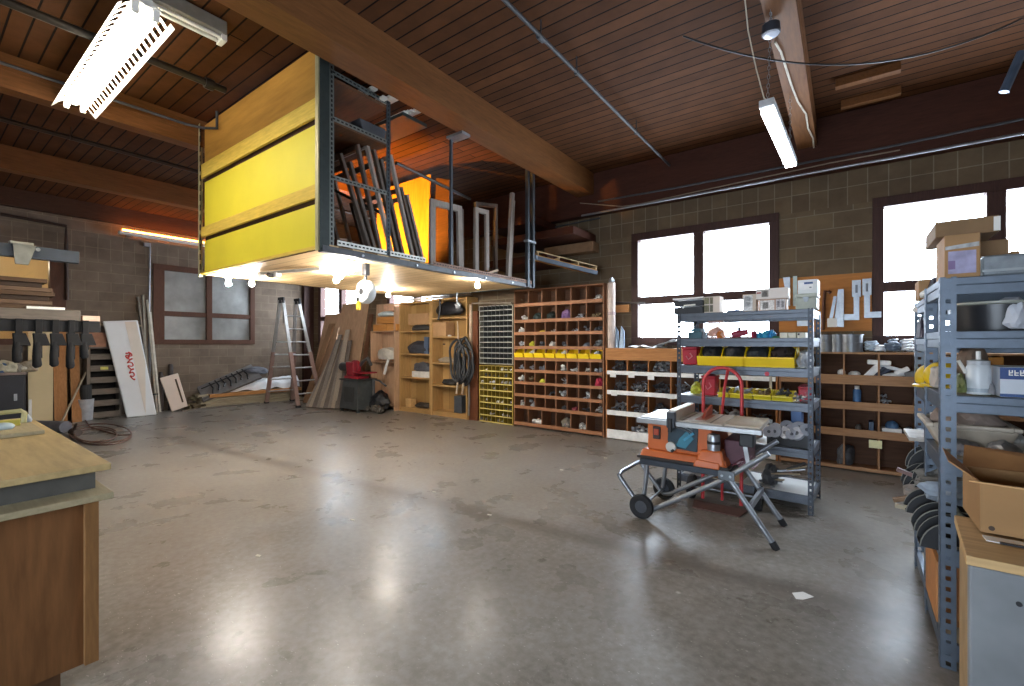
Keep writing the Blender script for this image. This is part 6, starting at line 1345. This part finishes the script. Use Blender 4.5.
part('base_skid', MB().box(-1.48, -0.73, f-0.015, b+0.005, 0.5215, 0.545), M('#2a2320', 0.6), w, 0.004)
part('body', MB().hexa([(-1.40, f+0.03, 0.60), (-0.80, f+0.03, 0.60), (-0.80, b-0.03, 0.60), (-1.40, b-0.03, 0.60), (-1.39, f+0.02, 0.845), (-0.88, f+0.02, 0.845), (-0.88, b-0.03, 0.845), (-1.39, b-0.03, 0.845)]), ORG, w, 0.012)
part('front_cavity', MB().prism([(-1.20, f+0.012, 0.64), (-0.98, f+0.012, 0.63), (-0.97, f+0.012, 0.835), (-1.21, f+0.012, 0.84), (-1.22, f+0.012, 0.70)], (0, 0.03, 0)), M('#1d3440', 0.5), w, 0.004)
part('blade_housing', MB().prism([(-1.15, f+0.004, 0.66), (-1.07, f+0.004, 0.65), (-1.0, f+0.004, 0.74), (-1.06, f+0.004, 0.80), (-1.12, f+0.004, 0.73)], (0, 0.012, 0)), M('#2f7d93', 0.45), w, 0.003)
part('tilt_lever', MB().bar((-1.08, f+0.0, 0.72), (-1.0, f+0.0, 0.79), 0.02, 0.02, (0, 1, 0)), M('#3e9cc0', 0.4), w)
for k_ in range(3): part('rack_arc', MB().tube([(-1.18+0.2*math.sin(a/10), f+0.006, 0.72+0.02*k_+0.10*math.cos(a/10)) for a in range(0, 11, 2)], 0.006, 5), GALV, w)
hw = part('height_wheel', MB().lathe([(0.032, -0.035), (0.042, -0.03), (0.042, 0.0)], (-1.18, f+0.0, 0.655), 'Y', 24), M('#c9c6c0', 0.4), w, smooth=True)
part('crank_knob', MB().lathe([(0.012, -0.06), (0.012, -0.035)], (-1.16, f, 0.63), 'Y', 10), BLACK, hw)
part('switch_box', MB().box(-1.345, -1.28, f+0.005, f+0.02, 0.70, 0.81), M('#3b2520', 0.5), w, 0.006)
part('switch_paddle', MB().box(-1.335, -1.29, f-0.006, f+0.005, 0.735, 0.79), M('#b9482a', 0.45), w, 0.006)
part('motor_cover', MB().hexa([(-0.99, f-0.03, 0.56), (-0.76, f-0.03, 0.545), (-0.76, f+0.12, 0.545), (-0.99, f+0.12, 0.56), (-0.95, f+0.0, 0.66), (-0.79, f+0.0, 0.67), (-0.79, f+0.12, 0.67), (-0.95, f+0.12, 0.66)]), ORG, w, 0.015)
part('orange_foot', MB().hexa([(-1.0, f-0.04, 0.525), (-0.80, f-0.04, 0.525), (-0.80, f+0.02, 0.525), (-1.0, f+0.02, 0.525), (-0.98, f-0.03, 0.585), (-0.80, f-0.03, 0.575), (-0.80, f+0.02, 0.575), (-0.98, f+0.02, 0.585)]), ORG, w, 0.008)
part('motor', MB().lathe([(0.03, -0.065), (0.048, -0.06), (0.048, 0.05), (0.042, 0.065)], (-0.845, f-0.015, 0.735), 'Z', 20), GALV, w, smooth=True)
part('motor_band', MB().lathe([(0.050, -0.01), (0.050, 0.012)], (-0.845, f-0.015, 0.735), 'Z', 20), BLACK, w)
part('motor_block', MB().box(-0.80, -0.62, f+0.14, b-0.05, 0.54, 0.74), M('#57303a', 0.5, 0.2), w, 0.01)
part('table', MB().box(-1.16, -0.78, f-0.01, b, 0.85, 0.885), TBL, w, 0.004)
part('left_extension', MB().box(-1.45, -1.165, f-0.01, b, 0.85, 0.885), TBLW, w, 0.004)
part('right_extension', MB().box(-0.775, -0.52, f+0.02, b, 0.85, 0.885), TBL, w, 0.004)
for k_ in range(2): part('miter_slot', MB().box(-1.10+0.22*k_, -1.085+0.22*k_, f-0.008, b-0.002, 0.8853, 0.8865), M('#6e665c', 0.5), w)
part('blade_insert', MB().box(-1.02, -0.93, f+0.1, b-0.1, 0.8853, 0.8868), M('#a35a3c', 0.5), w)
part('blade_guard', MB().hexa([(-0.985, f+0.18, 0.885), (-0.965, f+0.18, 0.885), (-0.965, b-0.05, 0.885), (-0.985, b-0.05, 0.885), (-0.985, f+0.26, 0.93), (-0.965, f+0.26, 0.93), (-0.965, b-0.05, 0.97), (-0.985, b-0.05, 0.97)]), M('#a3442a', 0.45), w)
part('front_rail', MB().box(-1.47, -0.50, f-0.05, f-0.01, 0.835, 0.875), ALUM, w, 0.004)
part('rear_rail', MB().box(-1.50, -0.50, b, b+0.03, 0.835, 0.875), ALUM, w, 0.004)
part('fence', MB().box(-1.205, -1.135, f-0.02, b+0.02, 0.8865, 0.965), TBL, w, 0.006)
fh = part('fence_head', MB().box(-1.205, -1.135, f-0.07, f-0.02, 0.82, 0.955), M('#3c4046', 0.5, 0.2), w, 0.008)
part('fence_lever', MB().box(-1.185, -1.155, f-0.095, f-0.071, 0.79, 0.90), BLACK, fh, 0.004)
part('miter_gauge', MB().box(-0.66, -0.56, f-0.02, f+0.10, 0.73, 0.83), BLACK, w, 0.008)
part('gauge_bar', MB().bar((-0.62, f, 0.73), (-0.60, f, 0.60), 0.03, 0.02), M('#9a9c9f', 0.4, 0.5), w)
mb = MB()
for k_ in range(14): mb.tube([(-0.72+0.012*k_, f+0.03, 0.56+0.006*(k_ % 4)), (-0.66+0.01*k_, f+0.2, 0.60+0.01*(k_ % 3))], 0.006, 4)
part('cord', mb, M('#7d4650', 0.5), w)
solo('floor_paper', MB().prism([onZ(792, 593, 0.001), onZ(803, 592, 0.001), onZ(814, 597, 0.001), onZ(803, 600, 0.001), onZ(796, 599, 0.001)], (0, 0, 0.002)), WHITEP, 'scrap of white paper lying on the open floor before the saw', 'paper')
for i, (px, py) in enumerate(((604, 458), (432, 492), (255, 556), (487, 515), (350, 520), (560, 470))):
    c = onZ(px, py, 0.001); solo('floor_chip', MB().prism([c, c+Vector((0.04, 0.01, 0)), c+Vector((0.03, 0.03, 0)), c+Vector((-0.01, 0.02, 0))], (0, 0, 0.003)), M('#ddd6c9', 0.7), ['pale chip on the floor by the white lipped bins', 'pale chip on the floor toward the middle of the shop', 'pale chip on the floor closest to the wooden bench', 'pale chip on the floor between bench and saw', 'pale chip among the scratches beyond the bench', 'pale chip on the floor left of the saw handle'][i], 'chip', 'pale chips on the floor')
MARK_B = set(bpy.data.objects)
# ================================================================== steel shelving on the right
RX0, RX1, RY0, RY1 = 0.362, 1.62, 2.92, 3.50
RZ = [1.835, 1.585, 1.285, 0.985, 0.56, 0.12]
SHB = M('#66717f', 0.42, 0.45, 0.1, 20)
sr = shelving('blue grey steel shelf unit at the right edge nearest the viewer', RX0, RX1, RY0, RY1, 1.84, RZ, SHB, M('#b9b1a0', 0.6, 0, 0.06, 5), None, 0.056)
SY0, SY1 = 3.56, 4.14
SZ = [1.80, 1.555, 1.25, 0.95, 0.5, 0.12]
sr2 = shelving('second blue grey steel shelf unit standing behind the near one', RX0+0.01, RX1, SY0, SY1, 1.80, SZ, SHB, M('#b9b1a0', 0.6, 0, 0.06, 5), None, 0.056)
def onr(name, px0, py0, px1, py1, z, m, label, cat, y=2.98, dep=0.25, bevel=0.004):
    x0, x1, z0, z1 = rect(px0, py0, px1, py1, y)
    return solo(name, MB().box(x0, x1, y, y+dep, z+0.001, z+0.001+z1-z0), m, label, cat, None, bevel)
def onrb(name, px0, py0, px1, py1, z, m, label, cat, seed, y=2.98, dep=0.25, amp=0.25, smooth=False):
    x0, x1, z0, z1 = rect(px0, py0, px1, py1, y); h = z1-z0
    return solo(name, MB().blob(((x0+x1)/2, y+dep/2, z+0.002+h*0.34), ((x1-x0)*0.9, dep*0.9, h*1.1), seed, amp), m, label, cat, smooth=smooth)
z = RZ[0]
# top boxes
x0, x1, z0, z1 = rect(944.5, 233, 980.5, 275, 2.94)
t = thing('window_carton', 'tan carton with clear plastic window on the right shelf top', 'carton', ((x0+x1)/2, 2.94, z))
part('box', MB().box(x0, x1, 2.94, 3.2, z+0.001, z+0.021+z1-z0), CARD, t, 0.004)
h = z1-z0+0.02; w_ = x1-x0
part('film', MB().box(x0+w_*0.10, x1-w_*0.12, 2.937, 2.941, z+h*0.10, z+h*0.62), M('#a9a5c4', 0.25, 0, 0.3, 14), t)
part('film_fold', MB().prism([(x0+w_*0.02, 2.936, z+h*0.66), (x1-w_*0.04, 2.936, z+h*0.70), (x1-w_*0.04, 2.936, z+h*0.80), (x0+w_*0.02, 2.936, z+h*0.74)], (0, 0.005, 0)), M('#b7b8b8', 0.2, 0, 0.3, 30), t)
part('tape', MB().box(x0+w_*0.1, x0+w_*0.3, 2.936, 2.94, z+h*0.2, z+h*0.4), M('#7d6590', 0.4), t)
onr('brown_carton', 978.5, 231.5, 1008, 275, z, CARD2, 'plain brown carton behind the window carton on the right shelf top', 'carton', 3.215, 0.25)
x0, x1, z0, z1 = rect(935, 213, 999, 236, 3.0)
t = thing('long_carton', 'long brown carton lying on top of the other right shelf boxes', 'carton', ((x0+x1)/2, 3.1, z+h))
zt = z+h+0.012
zt = max(zt, bpy.data.objects['brown_carton'].location.z+0.0)
bz = max(v.co.z for v in bpy.data.objects['brown_carton'].data.vertices)+bpy.data.objects['brown_carton'].location.z
zt = max(z+h+0.002, bz+0.002)
part('box', MB().box(x0, x1, 2.99, 3.36, zt, zt+(z1-z0)), CARD2, t, 0.004); part('end_label', MB().box(x1-0.02, x1+0.002, 2.988, 3.0, zt+0.005, zt+z1-z0-0.005), WHITEP, t)
x0, x1, z0, z1 = rect(983, 250, 1040, 275, 2.95)
t = thing('silver_case', 'silver grey wrapped flat case beside the window carton', 'case', ((x0+x1)/2, 2.95, z))
part('body', MB().box(x0, x1, 2.95, 3.19, z+0.001, z+0.001+z1-z0), M('#8f969c', 0.3, 0.4, 0.25, 18), t, 0.008); part('rib', MB().box(x0-0.004, x1, 2.944, 2.95, z+0.02, z+0.03), M('#adb3b8', 0.3, 0.4), t)
onr('small_carton', 1009, 240, 1019, 250, z+0.13, CARD, 'small brown carton behind the silver case', 'carton', 3.28, 0.16).location.z = z+0.002
bpy.data.objects['small_carton'].scale.z = 3.3
z = SZ[0]
onr('small_carton', 917, 268, 931, 288, z, CARD, 'small tan carton at the back corner of the far right shelf top', 'carton', 3.75, 0.2)
onrb('dark_jacket', 928, 258, 946, 284, z, M('#2b2836', 0.7), 'dark purple black jacket heap beside the small tan carton', 'jacket', 161, 3.62, 0.2)
onrb('white_roll', 919, 282, 936, 292, z, WHITEP, 'white paper end sticking out under the small tan carton', 'paper', 162, 3.6, 0.12)
onrb('white_fitting', 911, 298, 920, 306, SZ[1]+0.18, WHITEP, 'white fitting clipped at the far post of the back right shelf', 'fitting', 163, 4.05, 0.1)
# level 2
z = RZ[1]
x0, x1, z0, z1 = rect(953, 310, 984, 332, 2.98)
t = thing('black_tub', 'wide black tub with pale rim on the second right shelf level', 'tub', (0.62, 3.2, z))
c = Vector((0.60, 3.20, z+0.001)); part('body', MB().lathe([(0.165, 0), (0.18, 0.125), (0.17, 0.125), (0.155, 0.01)], c, 'Z', 32), M('#1d1f24', 0.3), t, smooth=True); part('rim', MB().lathe([(0.178, 0.125), (0.186, 0.13), (0.186, 0.14), (0.172, 0.14)], c, 'Z', 32), M('#8f9288', 0.4), t, smooth=True)
onrb('white_sack', 999, 291, 1040, 333, z, M('#c6cad4', 0.5, 0, 0.06, 5), 'white plastic sack at the right edge on the second shelf level', 'sack', 164, 2.98, 0.3, 0.2)
onrb('dark_roll', 917, 312, 927, 338, SZ[1], M('#3c3444', 0.6), 'dark purple roll sticking out of the back shelf second level', 'roll', 165, 3.75, 0.25)
# level 3
z = RZ[2]
c = onY(979, 395, 3.03); c = Vector((c.x, 3.05, z+0.001))
t = thing('spray_jug', 'white plastic bottle with pump lid on the third right shelf level', 'bottle', c)
part('body', MB().lathe([(0.040, 0), (0.044, 0.01), (0.044, 0.125), (0.040, 0.135), (0.038, 0.14)], c, 'Z', 24), M('#cdd2d6', 0.35, 0, 0.04), t, smooth=True); part('lid', MB().lathe([(0.040, 0.14), (0.040, 0.16), (0.016, 0.165)], c, 'Z', 24), M('#b9bdc2', 0.4), t, smooth=True); part('nozzle', MB().cyl(c+Vector((0, 0, 0.165)), c+Vector((0, 0, 0.205)), 0.009, 10), WHITEP, t)
part('base_band', MB().lathe([(0.0445, 0.012), (0.0445, 0.03)], c, 'Z', 24), M('#9aa5ad', 0.4), t)
part('side_arm', MB().tube([c+Vector((-0.044, -0.01, 0.10)), c+Vector((-0.07, -0.01, 0.16))], 0.008, 6), WHITEP, t)
x0, x1, z0, z1 = rect(1000, 372, 1050, 401, 2.96)
t = thing('blue_carton', 'white carton with blue top band at the right edge of the third level', 'carton', (x0, 2.96, z))
part('box', MB().box(x0, x1, 2.96, 3.2, z+0.001, z+z1-z0), M('#c9cfd8', 0.4, 0, 0.04), t, 0.003); part('band', MB().box(x0-0.001, x1, 2.958, 2.961, z+(z1-z0)*0.60, z+(z1-z0)*0.985), M('#20407a', 0.4), t); part('foot_band', MB().box(x0-0.001, x1, 2.958, 2.961, z+0.003, z+(z1-z0)*0.12), M('#2d4f86', 0.4), t)
for k_ in range(3):      # three pale block letters, too small to read
    lx = x0+0.026+k_*0.017; lz0, lz1 = z+(z1-z0)*0.72, z+(z1-z0)*0.90; lm = MB(); lm.box(lx, lx+0.004, 2.9565, 2.9585, lz0, lz1); lm.box(lx+0.004, lx+0.013, 2.9565, 2.9585, lz0, lz0+0.005); lm.box(lx+0.004, lx+0.013, 2.9565, 2.9585, (lz0+lz1)/2-0.002, (lz0+lz1)/2+0.003)
    if k_ != 1: lm.box(lx+0.009, lx+0.013, 2.9565, 2.9585, (lz0+lz1)/2, lz1)
    part('letter', lm, WHITEP, t)
onrb('brown_sack', 958, 345, 996, 400, z, M('#7d6a5c', 0.7), 'large brown sack behind the white bottle on the third level', 'sack', 166, 3.2, 0.26, 0.12)
onrb('green_bottle', 956, 377, 970, 398, z, M('#6d7546', 0.6, 0, 0.3, 12), 'olive green bundle between the post and the white bottle', 'bundle', 167, 3.0, 0.14)
onrb('silver_heap', 984, 385, 999, 400, z, M('#a9a6a8', 0.35, 0.4, 0.3, 25), 'silver fittings heap between bottle and blue banded carton', 'fittings', 168, 3.0, 0.16, 0.35)
onrb('white_bag', 952, 370, 964, 392, z, M('#b3aaa2', 0.6), 'pale lumpy bag close to the post on the third level', 'bag', 169, 3.12, 0.16)
# level 4
z = RZ[3]
for i, (px0, py0, px1, py1, cc, yy, dp) in enumerate(((952, 425, 985, 440, '#6b6c74', 2.98, 0.24), (962, 405, 992, 432, '#a09a98', 3.22, 0.22), (990, 430, 1030, 448, '#8b8c90', 2.97, 0.2), (995, 412, 1035, 435, '#c3c3c2', 3.2, 0.24), (955, 412, 972, 430, '#7a7780', 3.15, 0.1))):
    onrb('plastic_bag', px0, py0, px1, py1, z, M(cc, 0.35, 0, 0.25, 12), ['grey plastic bag by the post on the fourth right level', 'pale bulging bag at the back of the fourth right level', 'dull grey bag over the cardboard flaps on the fourth level', 'white bag at the right edge of the fourth level', 'small slate bag beside the post on the fourth level'][i], 'bag', 170+i, yy, dp)
solo('grey_tube', MB().tube([onY(1008, 412, 3.06)+Vector((0, 0, 0.02)), onY(1045, 428, 3.02)+Vector((0, 0, 0.03))], 0.022, 10), M('#55565c', 0.5), 'dark grey tube slanting on the fourth level over the carton', 'tube', smooth=True)
# the shelf ends: yellow caps, white tub, scoops
for i, (px, py, yy, s_, zz) in enumerate(((925, 378, 3.85, 0.16, SZ[2]), (934, 392, 3.42, 0.15, RZ[2]))):
    c = onY(px, py, yy)
    t = thing('yellow_dome', ['yellow rounded plastic dome sticking out of the back right shelf', 'yellow rounded plastic dome between the two posts of the right shelves'][i], 'plastic dome', (c.x, yy, zz))
    part('dome', MB().blob((c.x+0.03, yy, zz+s_*0.42), (s_*1.1, s_*1.0, s_*1.05), 180+i, 0.08), M('#e0bc1c', 0.4, 0, 0.08), t, smooth=True); part('brim', MB().lathe([(s_*0.60, 0.004), (s_*0.64, 0.012), (s_*0.60, 0.018)], (c.x+0.03, yy, zz), 'Z', 20), M('#e0bc1c', 0.4, 0, 0.08), t, smooth=True)
onrb('white_rag', 930, 360, 946, 385, RZ[2], M('#b8afa6', 0.7), 'pale rag bundle at the end of the near right shelf third level', 'rag', 183, 3.25, 0.16)
solo('orange_box', MB().box(0.45, 0.7, 3.62, 3.75, SZ[2]+0.001, SZ[2]+0.2), M('#d88a1e', 0.5), 'orange yellow carton on the back right shelf beside the yellow dome', 'carton', bevel=0.004)
solo('white_bottle', MB().lathe([(0.035, 0), (0.035, 0.13), (0.014, 0.155), (0.014, 0.18)], (0.46, 3.98, SZ[3]+0.001), 'Z', 16), WHITEP, 'white slim bottle on the fourth level of the back right shelf', 'bottle', smooth=True)
t = thing('cream_tub', 'large cream plastic tub sticking out of the near right shelf end', 'tub', (0.52, 3.22, RZ[3]))
c = Vector((0.50, 3.30, RZ[3]+0.001)); part('body', MB().hexa([(0.40, 3.16, c.z), (0.62, 3.16, c.z), (0.62, 3.46, c.z), (0.40, 3.46, c.z), (0.34, 3.12, c.z+0.12), (0.66, 3.12, c.z+0.12), (0.66, 3.49, c.z+0.12), (0.34, 3.49, c.z+0.12)]), M('#b9ad9c', 0.5), t, 0.01); part('rim', MB().frame((0.33, 3.11, c.z+0.12), (1, 0, 0), (0, 1, 0), 0.34, 0.385, 0.03, 0.02, (0, 0, 1)), M('#c4b9a9', 0.5), t, 0.006)
part('contents', MB().blob((0.5, 3.3, c.z+0.14), (0.27, 0.31, 0.16), 185, 0.2), M('#8d7d74', 0.7), t)
solo('shelf_board', MB().box(0.30, 0.42, 3.55, 3.9, SZ[3]+0.002, SZ[3]+0.022), M('#b4aca2', 0.6), 'pale board end jutting from the back right shelf', 'board')
SCM = M('#0f1014', 0.5, 0, 0.2, 12); EDGE = M('#77766f', 0.6)
def scoop(px, py, yy, L, h, w, label, tilt):
    """black stacking bin with curved sides, open toward the aisle"""
    o = onY(px, py, yy); t = thing('stacking_bin', label, 'bin', o, 'black curved bins sticking out of the right shelves'); m_ = ry(tilt)
    prof = [(0.0, 0.0)]+[(h*0.95*(1-math.cos(a*PI/16)), h*math.sin(a*PI/16)) for a in range(1, 9)]+[(L, h), (L, 0.0)]
    P3 = lambda x, y, z: o+m_ @ Vector((x, y, z))
    for y in (0.0, w-0.004): part('side', MB().prism([P3(x, y, z) for x, z in prof], (0, 0.004, 0)), SCM, t)
    part('floor_plate', MB().prism([P3(0.0, 0.004, 0), P3(L, 0.004, 0), P3(L, 0.004, 0.005), P3(0.0, 0.004, 0.005)], (0, w-0.008, 0)), SCM, t)
    part('back', MB().prism([P3(L-0.005, 0.004, 0.005), P3(L, 0.004, 0.005), P3(L, 0.004, h), P3(L-0.005, 0.004, h)], (0, w-0.008, 0)), SCM, t)
    for y in (0.0, w): part('rim', MB().tube([P3(x, y, z) for x, z in prof[:-1]], 0.003, 5), EDGE, t)
    part('contents', MB().blob(P3(L*0.6, w/2, h*0.5), (L*0.6, w*0.8, h*0.8), int(px*7+py), 0.3, flat=False), M('#2c2b2b', 0.7, 0, 0.3, 20), t)
    return t
for i, (px, py, yy, L, h, tl) in enumerate(((908, 470, 4.0, 0.34, 0.15, -0.1), (903, 486, 3.86, 0.36, 0.14, 0.0), (909, 497, 3.70, 0.34, 0.13, 0.05), (915, 484, 3.60, 0.30, 0.13, 0.0), (906, 512, 3.42, 0.36, 0.13, 0.05), (914, 530, 3.18, 0.34, 0.14, 0.05), (920, 546, 3.0, 0.32, 0.15, 0.05))):
    scoop(px, py, yy, L, h, 0.13, '%s black curved bin counting from the brown bins toward the viewer' % ORD[i], tl)
for i, (px, py, yy, cc, w_) in enumerate(((917, 478, 3.5, '#6d6a64', 0.2), (926, 490, 3.35, '#8e9aa8', 0.16), (905, 492, 3.7, '#8a817a', 0.14))):
    c = onY(px, py, yy); solo('junk_bundle', MB().blob((c.x+0.12, yy, c.z), (0.28, w_, 0.12), 190+i, 0.4, flat=False), M(cc, 0.5, 0, 0.3, 15), ['grey brown scrap bundle wedged among the black troughs', 'pale blue plastic wedged among the black troughs', 'tan scrap end wedged among the back black troughs'][i], 'scrap')
for i, ((px0, py0), (px1, py1), yy) in enumerate((((897, 469), (925, 480), 3.85), ((893, 500), (930, 495), 3.6), ((895, 505), (925, 512), 3.5))):
    a, b_ = onY(px0, py0, yy), onY(px1, py1, yy); b_ = a+(b_-a).normalized()*0.45
    solo('stick', MB().bar(a, b_, 0.035, 0.022), M(['#7d5f5a', '#8a6a4c', '#b3a68c'][i], 0.6), ['reddish stick poking out above the black troughs', 'brown stick poking out between the black troughs', 'pale flat stick poking out below the brown one'][i], 'stick')
solo('cardboard_box', MB().box(0.36, 0.80, 3.02, 3.42, 0.161, 0.46), M('#b27a48', 0.7), 'orange brown cardboard box at the bottom end of the near right shelf', 'box', bevel=0.004)
for o_ in (bpy.data.objects['cardboard_box'],): pass
solo('red_tool_case', MB().box(0.445, 0.7, 2.945, 3.0, RZ[5]+0.26, RZ[5]+0.33), M('#a5323a', 0.5), 'red case end behind the near post low on the right shelf', 'case', bevel=0.004)
solo('white_carton', MB().box(0.445, 0.7, 2.945, 3.0, RZ[5]+0.001, RZ[5]+0.2), M('#a9a498', 0.6), 'pale carton behind the near post on the lowest right level', 'carton', bevel=0.004)
solo('grey_roll', MB().cyl((0.46, 2.98, RZ[4]+0.05), (1.2, 2.98, RZ[4]+0.05), 0.045, 14), M('#4a4e55', 0.5), 'dark grey roll on the fifth level behind the grey cabinet', 'roll', smooth=True)
onrb('green_bag', 955, 495, 974, 520, RZ[4]+0.1, M('#6d7468', 0.6, 0, 0.3, 14), 'grey green crumpled bag behind the open carton', 'bag', 195, 3.05, 0.3)
bpy.data.objects['green_bag'].location.z = RZ[4]+0.002
swing(MARK_B, (RX0, RY0), math.radians(-0.5), ('stacking_bin', 'stick', 'junk_bundle'))
# ================================================================== grey cabinet with open carton
t = thing('grey_cabinet', 'grey metal cabinet with worn wooden top at the near right', 'cabinet', (0.7, 2.2, 0))
part('body', MB().prism([(0.305, 1.97, 0.02), (1.05, 1.97, 0.02), (1.05, 2.31, 0.02), (0.338, 2.31, 0.02)], (0, 0, 0.835)), M('#a88d66', 0.6), t, 0.006)
part('front_panel', MB().box(0.305, 1.05, 1.945, 1.97, 0.02, 0.85), M('#7e8184', 0.45, 0.2, 0.2, 4), t, 0.008)
part('worktop', MB().prism([(0.296, 1.925, 0.856), (1.08, 1.925, 0.856), (1.08, 2.35, 0.856), (0.33, 2.35, 0.856)], (0, 0, 0.029)), WOOD('#b89566', '#cfae7d', 'X', 0.6, 4), t, 0.003)
part('lock', MB().lathe([(0.007, -0.004), (0.007, 0)], onY(1019, 604, 1.944), 'Y', 10), BLACK, t)
for x in (0.34, 1.0): part('foot', MB().box(x, x+0.04, 1.98, 2.04, 0, 0.02), BLACK, t)
t = thing('steel_rule', 'flat white and black rule lying on the worn wooden top', 'rule', (0.5, 2.0, 0.886))
part('blade', MB().box(0.37, 0.9, 2.10, 2.15, 0.8855, 0.889), WHITEP, t); part('edge', MB().box(0.40, 0.9, 2.092, 2.10, 0.8855, 0.892), BLACK, t)
t = thing('open_carton', 'open brown cardboard carton with raised flaps on the grey cabinet', 'carton', (0.65, 2.25, 0.886))
bx0, bx1, by0, by1, bz0, bz1 = 0.368, 0.86, 2.17, 2.45, 0.893, 1.055
KR = M('#a07a4e', 0.75, 0, 0.08, 5)
for nm, q in (('bottom', (bx0, bx1, by0, by1, bz0, bz0+0.005)), ('front', (bx0, bx1, by0, by0+0.006, bz0+0.005, bz1)), ('back', (bx0, bx1, by1-0.006, by1, bz0+0.005, bz1)), ('side', (bx0, bx0+0.006, by0+0.006, by1-0.006, bz0+0.005, bz1)), ('side', (bx1-0.006, bx1, by0+0.006, by1-0.006, bz0+0.005, bz1))): part(nm, MB().box(*q), KR, t)
part('front_flap', MB().prism([(bx0, by0, bz1), (bx1, by0, bz1), (bx1, by0-0.07, bz1+0.0), (bx0-0.035, by0-0.05, bz1+0.012)], (0, 0.0, 0.005)), M('#c79c68', 0.75, 0, 0.06, 5), t)
part('side_flap', MB().prism([(bx0, by0+0.02, bz1), (bx0, by1, bz1), (bx0-0.055, by1+0.02, bz1+0.055), (bx0-0.07, by0+0.06, bz1+0.05)], (0.0, 0, 0.005)), M('#a6794b', 0.75), t)
part('back_flap', MB().prism([(bx0, by1, bz1), (bx1, by1, bz1), (bx1, by1+0.10, bz1+0.03), (bx0+0.02, by1+0.10, bz1+0.065)], (0, 0.005, 0)), M('#94693f', 0.75), t)
part('label', MB().box(0.47, 0.66, by0-0.002, by0, 0.985, 1.035), M('#d5d3d6', 0.5), t); part('label_band', MB().box(0.47, 0.66, by0-0.003, by0-0.001, 1.02, 1.04), M('#b8623a', 0.5), t)
part('stamp', MB().lathe([(0.008, -0.001), (0.008, 0)], (0.395, by0-0.001, 0.91), 'Y', 12), M('#3c2a1c', 0.6), t)
